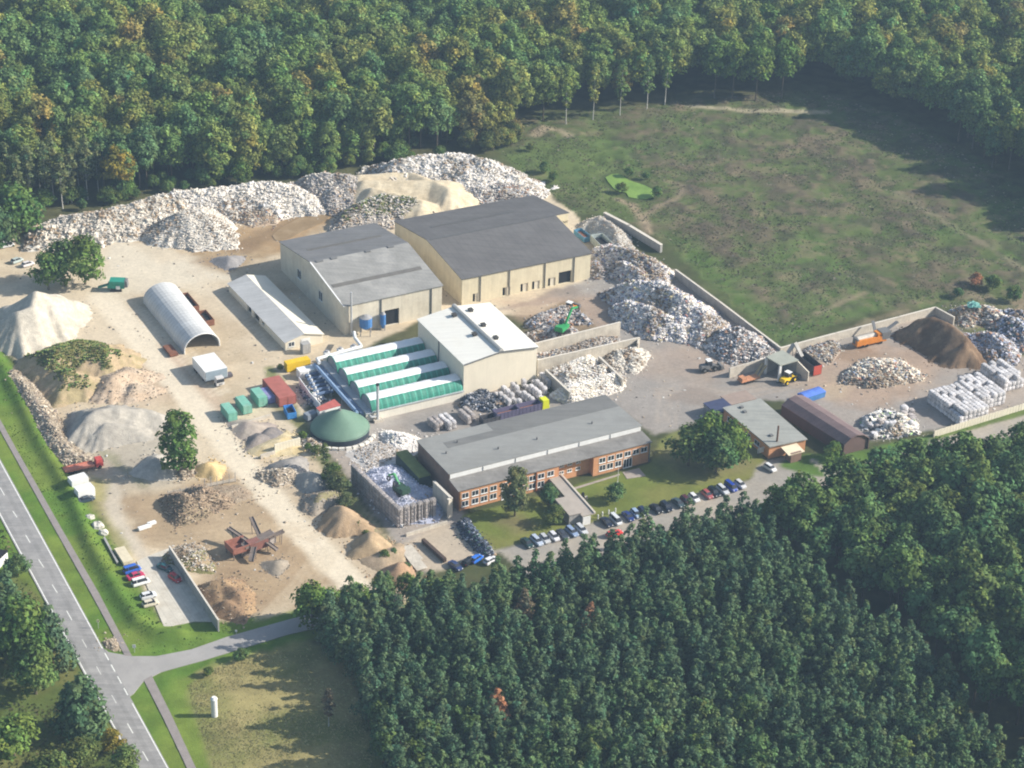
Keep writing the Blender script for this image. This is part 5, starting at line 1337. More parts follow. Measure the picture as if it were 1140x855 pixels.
nbz = 0
b0 = xy(G(1031.5, 447.5))
nbz += bale_block(b0, 7, 8, 3, 'white paper bale in the front stack of the bale yard, nearest the brown soil', 'white bales of the front stack', PB, seed=3, top_drop=.2)
b0 = xy(G(1060, 434))
nbz += bale_block(b0, 6, 7, 3, 'white paper bale in the middle stack of the bale yard', 'white bales of the middle stack', PB, seed=4, top_drop=.25)
b0 = xy(G(1090, 418))
nbz += bale_block(b0, 5, 6, 3, 'white paper bale in the rear stack of the bale yard beside the collapsed bales', 'white bales of the rear stack', PB, seed=5, top_drop=.25)
rb = random.Random(17)
for k in range(26):
    f, g_ = rb.random(), rb.random(); p = xy(G(966 + 50 * f + 4 * g_, 470 - 13 * f + 19 * g_))
    for z in range(rb.choice((1, 2, 3)) if .2 < f < .9 else 1):
        put_bale(PB if rb.random() < .7 else PD, p.x + rb.uniform(-.3, .3), p.y + rb.uniform(-.3, .3), z * 1.12 + .2, YB + rb.uniform(-.5, .5), 'loosely piled bale in the jumble in front of the brown barrel shed', 'jumbled bales by the brown shed', rb.uniform(.95, 1.25))
# bales before the white hall, in short rows
for r_, (a, b_, n_) in enumerate([((553, 441), (566, 452), 4), ((561, 438), (578, 452), 5), ((571, 434), (592, 450), 6), ((583, 430), (604, 446), 6), ((594, 427), (606, 438), 4), ((603, 423), (610, 430), 3)]):
    A, B = xy(G(*a)), xy(G(*b_))
    for k in range(n_):
        p = A.lerp(B, k / (n_ - 1))
        for z in range(2 if (k + r_) % 4 else 1):
            put_bale(PB, p.x, p.y, z * 1.13, YB + random.uniform(-.1, .1), 'white paper bale in the short rows in front of the white hall', 'bales in front of the white hall', random.uniform(.95, 1.05)); nbz += 1
for a, b_, n_, pr, lb, gp in [((491, 470), (500, 478), 4, PB, 'white bale in the small block behind the grey office roof, left of the purple trailers', 'white bales behind the office roof'),
                          ((496, 468), (505, 476), 4, PB, 'white bale in the small block behind the grey office roof, left of the purple trailers', 'white bales behind the office roof'),
                          ((479, 473), (486, 479), 3, PD, 'brownish bale at the left end of the row behind the office roof', 'brown bales behind the office roof'),
                          ((484, 471), (490, 477), 3, PD, 'brownish bale at the left end of the row behind the office roof', 'brown bales behind the office roof'),
                          ((513, 464), (521, 471), 4, PD, 'mottled bale beside the white block behind the office roof', 'mottled bales behind the office roof'),
                          ((518, 461), (526, 468), 4, PD, 'mottled bale beside the white block behind the office roof', 'mottled bales behind the office roof')]:
    A, B = xy(G(*a)), xy(G(*b_))
    for k in range(n_):
        p = A.lerp(B, k / (n_ - 1))
        for z in range(2): put_bale(pr, p.x, p.y, z * 1.1, YB + random.uniform(-.15, .15), lb, gp, random.uniform(.95, 1.08))
# enclosure of bales by the office
E0 = xy(G(390, 537)); E1 = xy(G(442.6, 587.6)); E2 = xy(G(486.5, 575.6))
ne = 0
for P, Q, dirn, lb, gp in ((E0, E1, 1, 'dirty bale in the shaded left wall of the bale enclosure by the office', 'bales of the left enclosure wall'), (E1, E2, 0, 'dirty bale in the sunlit front wall of the bale enclosure by the office', 'bales of the front enclosure wall')):
    d = Q - P; Ls = d.length; d.normalize(); yw = math.atan2(d.y, d.x); n_ = int(Ls / 1.62)
    inn = Vector((-d.y, d.x, 0))
    if dirn: pass
    for i in range(n_):
        for k in range(5):
            p = P + d * (i + .5) * Ls / n_ + inn * (.7 + random.uniform(-.06, .06))
            put_bale(PD, p.x, p.y, k * 1.1, yw + random.uniform(-.05, .05), lb, gp, random.uniform(.97, 1.02)); ne += 1
print('bales', nbz, ne, 'encl', (E1 - E0).length, (E2 - E1).length)
m_post = mat('dark stake', (.06, .055, .05), .8, .1)
for i in range(5):
    p = E1.lerp(E2, (i + .7) / 5.4) + DB * .35
    tag(MB().cyl((p.x, p.y, -.2), (p.x, p.y, 5.6), .11, .11, 6).build('stake', m_post, None, loc=p), 'dark upright stake holding the sunlit front of the bale enclosure', 'stake', 'stakes of the bale enclosure')
# white film piled over the left wall and the shredded floor inside
A = E0 + Vector((DA.x, DA.y, 0)) * 1.2
heap('film_heap', 'ragged white plastic film piled along the top of the left bale wall', [[(396, 516, 5.9), (413, 528, 6.5), (429, 543, 6.4), (447, 561, 6.3)]], 7, (.66, .66, .68), (.56, .56, .62), .7, bits=1000, pal=[(.74, .74, .75)] * 5 + [(.6, .6, .68)] * 2, size=(.4, 1.0), seed=70, cat='plastic waste')
pl = [(398, 516), (440, 508), (472, 540), (490, 562), (446, 574)]
heap('shredded_film', 'bluish white shredded film filling the floor of the bale enclosure', [[(425, 528, 2.6), (440, 545, 2.4), (462, 558, 2.6)], [(440, 522, 2.2), (470, 548, 2.4)], [(450, 560, 2.5), (475, 556, 2.6)], [(430, 520, 2.4), (455, 535, 2.4)]], .5, (.42, .44, .54), (.52, .53, .60), .35, bits=900, pal=[(.55, .56, .64)] * 4 + [(.4, .42, .52)] * 3, size=(.25, .7), seed=71, cat='plastic waste', cap=2.5)
# long green-covered container on the right side of the enclosure
a_, b_ = xy(G(447, 514)), xy(G(473, 542)); d = b_ - a_; c = (a_ + b_) / 2
t_ = thing('covered_container', 'long dark container with a moss green cover between the office wall and the shredded film', 'container', c)
w = MB(); w.box(c.x, c.y, 0, d.length, 3.4, 3.2, math.atan2(d.y, d.x)); w.build('body', mat('dark green steel', (.03, .06, .055), .6, .15), t_)
w = MB(); w.box(c.x, c.y, 3.2, d.length + .2, 3.6, .35, math.atan2(d.y, d.x), tl=.97, tw=.7); w.build('cover', mat('moss green cover', (.16, .19, .06), .8, .15), t_)
heap('paper_heap', 'white paper spilled outside the back of the bale enclosure', [[(432, 498, 1.0), (415, 505, 1.0), (452, 494, .8)]], .18, (.60, .57, .53), (.5, .46, .42), .3, bits=500, pal=PAPER[:10], size=(.25, .7), seed=72, cat='waste paper')
# ------------------------------------------------------------------ vehicles
m_car = mat('car paint', rough=.28, var=.03, scale=.4, fine=0, spec=.5, objcol=True)
m_cglass = mat('car glass', (.025, .03, .04), .08, .05, .5, 0, .7)
m_tyre = mat('tyre', (.02, .02, .02), .9, .1)
m_rim = mat('wheel rim', (.4, .4, .42), .4, .05, metal=.6)
m_lamp = mat('headlamp', (.75, .75, .72), .2, .02)
m_tail = mat('tail lamp', (.4, .03, .03), .3, .02)


def loft(mb, secs, mi=0, col=None):
    """cross sections along x: (x, half width bottom, half width top, z bottom, z top)"""
    o = len(mb.v); n = 6
    for x, wb, wt, zb_, zt in secs:
        zm = zb_ + (zt - zb_) * .62
        mb.v += [(x, -wb, zb_), (x, -wb * 1.01, zm), (x, -wt, zt), (x, wt, zt), (x, wb * 1.01, zm), (x, wb, zb_)]
    for k in range(len(secs) - 1):
        for i in range(n): mb.f.append((o + k * n + i, o + k * n + (i + 1) % n, o + (k + 1) * n + (i + 1) % n, o + (k + 1) * n + i)); mb.c.append(col or (1, 1, 1)); mb.m.append(mi)
    e = o + (len(secs) - 1) * n
    mb.f += [tuple(range(o, o + n))[::-1], tuple(range(e, e + n))]; mb.c += [col or (1, 1, 1)] * 2; mb.m += [mi] * 2


def wheels(t, xs, yw, r=.31, w=.2):
    for x in xs:
        for s in (-1, 1):
            mb = MB(); mb.cyl((x, s * (yw - w), r), (x, s * yw, r), r, r, 14); wo = mb.build('wheel', m_tyre, t)
            mb = MB(); mb.cyl((x, s * (yw - .02), r), (x, s * (yw + .012), r), r * .6, r * .6, 10); ro = mb.build('rim', m_rim, t); ro.parent = wo


def car_proto(kind):
    """nose towards +x"""
    t = thing('parked_car', '', 'car')
    b = MB()
    if kind == 'hatch':
        L2 = 2.0; cab = (-1.85, -1.55, .45, 1.15, 1.46); hood = 1.0
    elif kind == 'estate':
        L2 = 2.3; cab = (-2.15, -1.95, .55, 1.25, 1.48); hood = 1.05
    elif kind == 'van':
        L2 = 2.25; cab = (-2.18, -2.1, 1.1, 1.75, 1.82); hood = 1.55
    else:
        L2 = 2.25; cab = (-1.65, -.95, .55, 1.25, 1.43); hood = 1.05
    x0, x1, x2, x3, H = cab
    loft(b, [(-L2, .74, .70, .40, .78), (-L2 + .12, .84, .78, .28, .92), (x0 + .1, .87, .80, .22, .97), (0, .88, .80, .20, .96), (x3, .87, .78, .22, .94), (L2 - .35, .84, .74, .25, .80), (L2 - .05, .74, .66, .32, .66)])
    b.hexa([(x1 + .02, -.60, H - .03), (x2 - .02, -.58, H - .04), (x2 - .02, .58, H - .04), (x1 + .02, .60, H - .03), (x1 + .1, -.52, H + .03), (x2 - .1, -.50, H + .02), (x2 - .1, .50, H + .02), (x1 + .1, .52, H + .03)])
    for s in (-1, 1):
        b.hexa([(x3 - .35, s * .84, .92), (x3 - .2, s * .84, .92), (x3 - .2, s * .98, .92), (x3 - .35, s * .98, .92), (x3 - .35, s * .84, 1.06), (x3 - .2, s * .84, 1.06), (x3 - .2, s * .98, 1.06), (x3 - .35, s * .98, 1.06)])
    for px_ in ((x0 + x1) / 2 * .5 - .1,):      # door pillars
        for s in (-1, 1): b.hexa([(px_ - .05, s * .78, .92), (px_ + .05, s * .78, .92), (px_ + .05, s * .80, .92), (px_ - .05, s * .80, .92), (px_ - .05, s * .60, H - .02), (px_ + .05, s * .60, H - .02), (px_ + .05, s * .625, H - .02), (px_ - .05, s * .625, H - .02)])
    b.build('body', m_car, t)
    g = MB(); g.hexa([(x0, -.77, .92), (x3, -.75, .90), (x3, .75, .90), (x0, .77, .92), (x1, -.60, H), (x2, -.58, H - .02), (x2, .58, H - .02), (x1, .60, H)]); g.build('windows', m_cglass, t)
    wheels(t, (-L2 * .6, L2 * .62), .86)
    for s in (-1, 1):
        l = MB(); l.box(L2 - .12, s * .56, .60, .18, .3, .14); l.build('headlight', m_lamp, t)
        l = MB(); l.box(-L2 + .02, s * .62, .68, .10, .22, .16); l.build('tail_light', m_tail, t)
    return t


PROTO = {k: car_proto(k) for k in ('hatch', 'estate', 'sedan', 'van')}
_first = set()


def car(kind, px, py, yaw, color, label, group=None, scale=1.0, name='parked_car'):
    p = G(px, py, .5); p.z = 0
    r = PROTO[kind]; c = (*color, 1)
    if kind not in _first:
        _first.add(kind); r.location = p; r.rotation_euler = (0, 0, yaw); r['label'] = label; r.scale = (scale,) * 3
        if group: r['group'] = group
        for ch in r.children: ch.color = c
        return r
    o = dup(r, p, yaw, scale, label, group, c); o.name = name
    return o


ROW = 'cars parked in a row along the lawn'
yr = YB + .02
NAVY, BLACK, SILV, WHT, BLUE, LBLUE, DGRN, RED, MAR, GREY = (.015, .025, .07), (.012, .012, .014), (.48, .49, .5), (.72, .72, .72), (.02, .06, .36), (.30, .40, .55), (.02, .05, .05), (.45, .03, .03), (.08, .02, .03), (.10, .11, .13)
row = [('sedan', 586.8, 604.5, DGRN, 'dark green car half under the pines, leftmost of the row by the lawn'),
       ('estate', 597.7, 602, (.42, .48, .58), 'pale blue silver estate car, leftmost fully visible car of the row by the lawn'),
       ('hatch', 606.5, 600, SILV, 'silver hatchback between the pale blue estate and a white hatchback left of the walkway'),
       ('hatch', 616.8, 597.4, (.66, .66, .7), 'off-white hatchback left of the dark grey car and the walkway'),
       ('sedan', 626.3, 595, (.05, .06, .08), 'dark grey saloon in the middle of the cars left of the walkway'),
       ('estate', 636.8, 592, (.25, .33, .48), 'steel blue estate car second from the walkway on its left'),
       ('estate', 647.4, 589.5, (.55, .56, .57), 'silver estate car parked right at the end of the walkway'),
       ('sedan', 675.3, 581.6, (.012, .018, .04), 'black-blue saloon first to the right of the walkway'),
       ('van', 685.6, 579.2, (.62, .64, .65), 'silver people carrier beside the white bollards'),
       ('sedan', 699.5, 574.9, (.015, .035, .16), 'deep blue saloon beside the silver people carrier'),
       ('hatch', 708, 571.9, LBLUE, 'light blue hatchback between two dark cars in the row by the lawn'),
       ('hatch', 716, 569.6, NAVY, 'small navy hatchback right of the light blue one'),
       ('sedan', 730.5, 566.6, BLACK, 'black saloon after the gap in the row by the lawn'),
       ('estate', 741.8, 564.2, (.01, .015, .03), 'black estate car right of the black saloon'),
       ('sedan', 755, 560, (.05, .08, .09), 'dark teal grey saloon in the middle right part of the row'),
       ('hatch', 763.8, 557, MAR, 'dark maroon hatchback beside a white one'),
       ('hatch', 772.8, 554.4, WHT, 'white hatchback left of the gap with the small red car'),
       ('hatch', 787.6, 550.6, (.36, .09, .09), 'small faded red hatchback in the row by the lawn'),
       ('estate', 794.8, 548, (.012, .02, .03), 'black estate car right of the small faded red hatchback'),
       ('estate', 804.8, 545.4, (.55, .57, .6), 'silver estate car left of the bright blue van'),
       ('van', 813.8, 542.3, BLUE, 'bright blue people carrier near the right end of the row by the lawn'),
       ('hatch', 824.2, 539.4, (.6, .6, .62), 'light silver hatchback at the right end of the row by the lawn')]
for k, x, y, c, lb in row: car(k, x, y, yr + random.uniform(-.05, .05), c, lb, ROW)
car('hatch', 857.5, 521, YB + .15, WHT, 'white hatchback alone on the drive before the grey-roofed brick building')
q = G(849, 506); t_ = thing('notice_board', 'white board in a dark frame by the drive at the grey-roofed brick building', 'sign', q)
w = MB(); w.box(q.x, q.y, .8, 3.4, .15, 1.6, YA); w.build('panel', m_white, t_)
w = MB(); w.box(q.x - DA.x * 1.5, q.y - DA.y * 1.5, -.2, .15, .25, 2.6, YA); w.box(q.x + DA.x * 1.5, q.y + DA.y * 1.5, -.2, .15, .25, 2.6, YA); w.build('post', m_gut, t_)
car('estate', 684, 594, YA + .1, (.6, .05, .04), 'bright red car glimpsed under the pine branches below the row by the lawn')
# car park at the wall
lot = 'cars on the slab car park'
car('van', 147, 634, YA + .1, (.04, .13, .52), 'bright blue van at the top of the slab car park', lot)
car('sedan', 150.8, 641, YA + .1, (.48, .04, .11), 'crimson car between the blue van and the white van', lot)
car('van', 156.5, 648, YA + .05, (.78, .78, .78), 'white van below the crimson car on the slab car park', lot)
car('hatch', 165, 663, YA, (.68, .69, .7), 'white hatchback with dark windows, fourth car down the slab car park', lot)
car('hatch', 167.5, 671.5, YA, (.62, .56, .44), 'cream hatchback lowest on the left of the slab car park', lot)
car('hatch', 195, 643.5, YB + .3, (.42, .02, .03), 'red hatchback standing in the shade of the car park wall', lot)
car('sedan', 183.5, 632, YB + .5, (.02, .09, .10), 'dark teal car deep in the shade at the head of the car park wall', lot)
# at the courtyard near the wood
car('sedan', 507, 630, YB + .2, (.03, .05, .14), 'dark blue car with a pale bonnet below the dusty court')
car('estate', 522, 624.5, YA + .5, (.01, .012, .016), 'black car next to the bright blue one below the court')
car('hatch', 530.5, 622, YA + .4, (.03, .16, .62), 'bright blue hatchback below the court at the edge of the pine wood')
car('hatch', 546, 624, YA + .3, (.7, .7, .72), 'white hatchback half hidden by the pines below the court')
car('sedan', 96, 556, YA + .1, (.03, .05, .07), 'dark grey saloon below the two white vans by the grassed bank')
# right end of the bank of scrap at the left edge
car('van', 8, 273, YA, (.72, .72, .74), 'white van under the trees at the left edge behind the sand yard')
car('hatch', 19, 290, YA + .3, (.45, .52, .5), 'pale greenish car in the shade left of the three yard trees')
car('hatch', 31, 294, YA + .2, (.7, .66, .66), 'whitish car right beside the three yard trees')


# ---- box bodies, containers, skips
def container(name, label, px, py, l, w_, h, yaw, m, cat='container', open_top=False, group=None, m_in=None, ribs=True):
    p = G(px, py, 0) if not isinstance(px, Vector) else px
    t = thing(name, label, cat, p, group)
    b = MB()
    if open_top:
        T = .12
        cy, sy = math.cos(yaw), math.sin(yaw)
        def at(dx, dy): return p.x + dx * cy - dy * sy, p.y + dx * sy + dy * cy
        for dx, dy, ll, ww in ((0, w_ / 2, l, T), (0, -w_ / 2, l, T), (l / 2, 0, T, w_), (-l / 2, 0, T, w_)):
            x, y = at(dx, dy); b.box(x, y, .1, ll, ww, h, yaw)
        b.box(p.x, p.y, .1, l, w_, .15, yaw)
        if ribs:
            for k in range(int(l / 1.2) + 1):
                for s in (-1, 1):
                    x, y = at(-l / 2 + k * l / int(l / 1.2), s * (w_ / 2 + .08)); b.box(x, y, .1, .12, .1, h, yaw)
        b.build('body', m, t)
        f = MB(); f.box(p.x, p.y, .2, l - .3, w_ - .3, h * .55, yaw, tl=.8, tw=.7); f.build('load', m_in or m_dark, t)
    else:
        b.box(p.x, p.y, .12, l, w_, h, yaw)
        cy, sy = math.cos(yaw), math.sin(yaw)
        if ribs:
            n = int(l / .8)
            for k in range(n + 1):
                for s in (-1, 1):
                    dx, dy = -l / 2 + .06 + k * (l - .12) / n, s * (w_ / 2 + .03)
                    b.box(p.x + dx * cy - dy * sy, p.y + dx * sy + dy * cy, .15, .25, .06, h - .08, yaw)
        b.build('body', m, t)
        dr = MB()
        for s in (-1, 1):
            dx, dy = l / 2 + .05, s * w_ * .25
            dr.box(p.x + dx * cy - dy * sy, p.y + dx * sy + dy * cy, .25, .06, w_ * .46, h - .35, yaw)
        dr.build('door', m, t)
    return t


m_teal = mat('pale green container paint', (.19, .44, .34), .6, .12, .6, 3, stain=(.4, (.38, .42, .34), .35))
m_redc = mat('red brown container paint', (.38, .125, .10), .7, .12, .6, 3, stain=(.4, (.28, .10, .07), .5))
m_rust = mat('rusty steel', (.22, .095, .055), .85, .25, .8, 4, stain=(.6, (.12, .06, .04), .6))
m_orange = mat('orange paint', (.62, .22, .03), .5, .1)
m_yellow = mat('yellow paint', (.72, .48, .02), .5, .1)
m_grn = mat('machine green', (.04, .30, .10), .5, .1)
container('storage_container', 'pale green container at the left end of the three by the sandy track', 255, 463.5, 6.0, 2.5, 2.6, YB, m_teal, group='green containers')
container('storage_container', 'pale green container in the middle of the three by the sandy track', 271.5, 455.5, 6.0, 2.5, 2.6, YB, m_teal, group='green containers')
container('storage_container', 'brighter pale green container nearest the red-brown container', 288.5, 447.5, 6.0, 2.6, 2.9, YB, m_teal, group='green containers')
container('storage_container', 'long red-brown container between the green containers and the tank', 311, 440.5, 12.2, 5.0, 2.8, YB, m_redc)
container('storage_container', 'blue and violet container squeezed between a green and the red-brown container', 298.5, 444, 6.0, 2.4, 2.0, YB, mat('faded violet blue', (.18, .2, .42), .7, .2, .6, 3, stain=(.4, (.35, .3, .4), .6)))
container('skip', 'bright blue skip with an open dark end left of the green tank', 323, 462, 4.6, 2.4, 1.9, YB - .15, mat('bright blue', (.06, .26, .62), .5, .12), open_top=True)
container('skip', 'rusty open skip, longer one beside the white tunnel shed', 211, 340, 9.5, 2.5, 1.9, YB, m_rust, 'skip', True)
container('skip', 'rusty open skip, shorter one nearest the front of the white tunnel shed', 229.5, 357.5, 6.8, 2.5, 1.9, YB, m_rust, 'skip', True)
container('flat_trailer', 'low rusty flatbed trailer on the shaded side of the white tunnel shed', 190, 392, 6.0, 2.4, .8, YB, m_rust, 'trailer')
container('pallet_stack', 'flat cream slab stack at the head of the slab car park', 138, 621, 6.8, 2.6, 1.0, YB, mat('cream slabs', (.62, .55, .40), .9, .1), 'slab stack', ribs=False)
container('beam_stack', 'long thin beam lying along the grass bank beside the cream slabs', 123.5, 614, 12, .5, .5, YB - .05, m_concd, 'beam', ribs=False)
container('skip', 'blue skip with rubble beside the right end of the dark-roofed hall', 648.5, 265, 6.6, 2.7, 1.8, YB, mat('skip blue', (.10, .26, .40), .6, .2), 'skip', True, m_in=m_rust)
container('skip', 'long pale green-grey open container inside the gravel horseshoe', 670, 275, 9.0, 4.2, 2.6, YB - .1, mat('pale grey green', (.42, .47, .45), .6, .15), 'container', True)
container('concrete_block', 'pair of white concrete blocks lying on the lower dirt yard', 161, 588.5, 3.4, 1.0, .7, YA + .12, m_white, 'block', ribs=False)
container('concrete_block', 'shorter white block right of the pair on the lower dirt yard', 169, 584, 2.2, .9, .7, YA + .12, m_white, 'block', ribs=False)
container('beam', 'long dark girder in the dusty court above the parked cars', 483, 615, 10.5, .9, 1.1, YB + .1, mat('dark brown steel', (.08, .055, .045), .8, .2), 'girder', ribs=False)
container('slab', 'pale concrete slab at the left side of the dusty court', 457, 617, 7, 3.6, .25, YB, m_conc, 'slab', ribs=False)
container('slab', 'smaller pale concrete slab near the reddish sand heap', 466, 630, 4, 3, .25, YB, m_conc, 'slab', ribs=False)
container('skip', 'red-ended dark open container behind the vehicle shelter', 899.5, 410, 9.0, 2.8, 3.0, YB, mat('dark steel', (.07, .06, .06), .7, .2), 'container', True)
q = G(905.6, 417); tag(MB().cyl((q.x, q.y, .4), (q.x + DB.x * .5, q.y + DB.y * .5, .4), .1, .1, 6).build('rod', m_gut, None, loc=q), 'short steel rod at the foot of the red-ended container', 'rod')
c_ = G(899.5, 410) + DB * 4.62
w = MB(); w.box(c_.x, c_.y, .2, .12, 2.75, 3.0, YB); eo = w.build('tailgate', mat('red paint', (.50, .09, .06), .5, .1), None, loc=c_)
for o in bpy.data.objects:
    if o.get('label', '').startswith('red-ended'): eo.parent = o; eo.location = c_ - Vector(o.location); break
# white hut bodies by the bank
for px, py, lb in ((87.5, 541, 'upper of two white box trailers by the grassed bank'), (94.5, 552.5, 'lower white box trailer with a grey front by the grassed bank')):
    t_ = container('box_trailer', lb, px, py, 4.6, 2.8, 2.7, YA + .1, m_white, 'trailer', ribs=False)
    p = Vector(t_.location); w = MB()
    for s in (-1, 1): w.cyl((p.x + DB.x * 1.3 * s - DB.x * .1, p.y + DB.y * 1.3 * s - DB.y * .1, .3), (p.x + DB.x * 1.3 * s + DB.x * .2, p.y + DB.y * 1.3 * s + DB.y * .2, .3), .32, .32, 10)
    w.build('wheel', m_tyre, t_)
# red flatbed lorry
p = G(93, 523); ya = YA - .02; t_ = thing('flatbed_truck', 'faded red flatbed lorry standing at the lower end of the rubble bank', 'truck', p)
ca, sa = math.cos(ya), math.sin(ya); at = lambda dx, dy=0: (p.x + dx * ca - dy * sa, p.y + dx * sa + dy * ca)
w = MB(); x, y = at(-1.2); w.box(x, y, .95, 8.0, 2.4, .3, ya); x, y = at(-1.2, 1.2); w.box(x, y, 1.2, 8, .08, .4, ya); x, y = at(-1.2, -1.2); w.box(x, y, 1.2, 8, .08, .4, ya); w.build('bed', mat('faded red', (.52, .20, .14), .7, .15), t_)
w = MB(); x, y = at(4.2); w.box(x, y, .6, 2.0, 2.3, 2.0, ya, tl=.85, tw=.9); w.build('cab', mat('lorry red', (.5, .08, .07), .5, .1), t_)
w = MB(); x, y = at(5.05); w.box(x, y, 1.6, .5, 2.0, .8, ya, tl=.9); w.build('windscreen', m_cglass, t_)
for dx in (-4, -2.8, 4.2):
    for s in (-1, 1):
        w = MB(); a, b = at(dx, s * .9), at(dx, s * 1.2); w.cyl((*a, .5), (*b, .5), .5, .5, 12); w.build('wheel', m_tyre, t_)


# ---- white box lorry by the tunnel shed
ze = 4.0
F0, F1, R1, R0 = [xy(G(*q, ze)) for q in ((230.6, 414.6), (251, 409), (237.6, 390), (214.5, 399.8))]
p = (F0 + F1 + R0 + R1) / 4; t_ = thing('box_truck', 'white box lorry with a blue-grey tail parked in front of the tunnel shed', 'truck', p)
d = ((F0 + F1) - (R0 + R1)) / 2; yw = math.atan2(d.y, d.x); lw_ = d.length; ww = ((F1 - F0).length + (R1 - R0).length) / 2
w = MB(); w.box(p.x, p.y, 1.0, lw_, ww, 3.0, yw); w.build('box_body', m_white, t_)
dn = d.normalized(); e = p + dn * (lw_ / 2 + .06)
w = MB(); w.box(e.x, e.y, 1.05, .1, ww * .97, 2.85, yw); w.build('tail_door', mat('blue grey door', (.27, .33, .38), .5, .1), t_)
w = MB(); cb = p + dn * (lw_ / 2 + 2.0); w.box(cb.x, cb.y, .5, 1.9, 2.4, 2.3, yw, tl=.8, tw=.92); w.build('cab', mat('off-white cab', (.6, .58, .56), .5, .1), t_)
w = MB(); cb2 = cb + dn * .75; w.box(cb2.x, cb2.y, 1.5, .6, 2.2, .9, yw, tl=.7); w.build('windscreen', m_cglass, t_)
w = MB(); w.box((p + dn * 1).x, (p + dn * 1).y, .7, lw_ + 4, 1.0, .3, yw); w.build('chassis', m_gut, t_)
sd = Vector((-dn.y, dn.x, 0))
for f in (-.8, -.5, .5, 1.35):
    for s in (-1, 1):
        a = p + dn * lw_ / 2 * f + sd * s * (1.0 if f > 1 else ww / 2 - .4); w = MB(); w.cyl((a.x, a.y, .5), (a.x + sd.x * .3 * s, a.y + sd.y * .3 * s, .5), .5, .5, 12); w.build('wheel', m_tyre, t_)
q = G(251, 419); container('crate', 'small dark crate beside the white box lorry', 253.5, 419.5, 2.4, 1.6, 1.0, YA, mat('dark crate', (.10, .09, .10), .8, .2), 'crate', ribs=False)


# ---- tipper lorry with trailer behind the office
m_purple = mat('violet blue tipper wall', (.13, .12, .20), .6, .12, .6, 3)
def tipper(px, py, l, label, cab=False, name='tipper_trailer', m=None):
    p = G(px, py); t = container(name, label, px, py, l, 2.6, 2.6, YA, m or m_purple, 'truck' if cab else 'trailer', True, m_in=m_rust)
    for dx in (-l * .33, -l * .18, l * .3):
        for s in (-1, 1):
            a = p + DA * dx + DB * s * 1.0; w = MB(); w.cyl((a.x, a.y, .5), (a.x + DB.x * .3 * s, a.y + DB.y * .3 * s, .5), .5, .5, 12); w.build('wheel', m_tyre, t)
    if cab:
        a = p + DA * (l / 2 + 1.4); w = MB(); w.box(a.x, a.y, .5, 2.2, 2.5, 2.7, YA, tl=.85, tw=.94); w.build('cab', mat('lime yellow cab', (.62, .66, .03), .5, .08), t)
        a = a + DA * .95; w = MB(); w.box(a.x, a.y, 1.7, .6, 2.2, 1.0, YA, tl=.8); w.build('windscreen', m_cglass, t)
tipper(588, 459, 7.2, 'violet tipper lorry with a lime yellow cab behind the office roof', True, 'tipper_truck')
tipper(563.5, 465, 7.2, 'violet tipper trailer loaded with brown waste behind the office roof')
container('skip', 'dark open skip left of the violet trailer behind the office roof', 545, 470, 5.0, 2.5, 1.9, YA, mat('dark grey skip', (.08, .08, .09), .7, .2), 'skip', True)
container('yellow_container', 'bright yellow long container at the left end of the white pipe', 331, 410, 7.2, 2.4, 2.6, YA, m_yellow, 'container', ribs=False)
# ------------------------------------------------------------------ plant machinery
class Frame:
    """a local frame on the ground: x forward, y left"""
    def __init__(s, p, yaw): s.p = Vector(p); s.c, s.s_, s.yaw = math.cos(yaw), math.sin(yaw), yaw
    def __call__(s, x, y, z=0): return Vector((s.p.x + x * s.c - y * s.s_, s.p.y + x * s.s_ + y * s.c, z))
    def box(s, mb, x, y, z, l, w, h, **k):
        q = s(x, y); mb.box(q.x, q.y, z, l, w, h, s.yaw + k.pop('dy', 0), **k); return mb


def beam(mb, a, b, w, h):
    """a box girder from a to b"""
    a = Vector(a); b = Vector(b); d = (b - a).normalized(); sd = d.cross(Vector((0, 0, 1)));
    sd = sd.normalized() * w / 2 if sd.length > 1e-4 else Vector((w / 2, 0, 0)); up = sd.cross(d).normalized() * h / 2
    mb.hexa([a - sd - up, a + sd - up, b + sd - up, b - sd - up, a - sd + up, a + sd + up, b + sd + up, b - sd + up])


m_track = mat('crawler track', (.04, .038, .035), .9, .2)


def excavator(label, px, py, yaw_u, yaw, m, boom, stick, grab, z0=0.0, name='excavator', body_m=None):
    p = G(px, py, z0); p.z = z0; t = thing(name, label, 'excavator', (p.x, p.y, z0)); f = Frame(p, yaw_u); u = Frame(p, yaw)
    for s in (-1, 1):
        b = MB(); f.box(b, 0, s * 1.2, z0, 4.2, .6, .9, tl=.85); b.build('track', m_track, t)
    b = MB(); u.box(b, -.3, 0, z0 + 1.0, 4.4, 2.7, 1.1, tl=.97); u.box(b, -2.0, 0, z0 + 1.0, 1.2, 2.6, 1.5, tl=.9, tw=.95); b.build('body', body_m or m, t)
    b = MB(); u.box(b, 1.0, .85, z0 + 2.0, 1.6, 1.0, 1.3, tl=.85, tw=.9); b.build('cab', m_cglass, t)
    P0 = u(1.2, -.3, z0 + 1.9); P1 = u(boom[0], -.3, z0 + boom[1]); P2 = u(stick[0], -.3, z0 + stick[1])
    b = MB(); beam(b, P0, P1, .5, .7); b.build('boom', m, t)
    b = MB(); beam(b, P1, P2, .4, .5); b.build('stick', m, t)
    b = MB()
    for k in range(5):
        a = k * 6.283 / 5; b.tube([P2 + Vector((0, 0, -.1)), P2 + Vector((math.cos(a) * .7, math.sin(a) * .7, -.8)), P2 + Vector((math.cos(a) * .2, math.sin(a) * .2, -1.7))], .13, 6)
    b.build('grab', m_track, t)
    return t


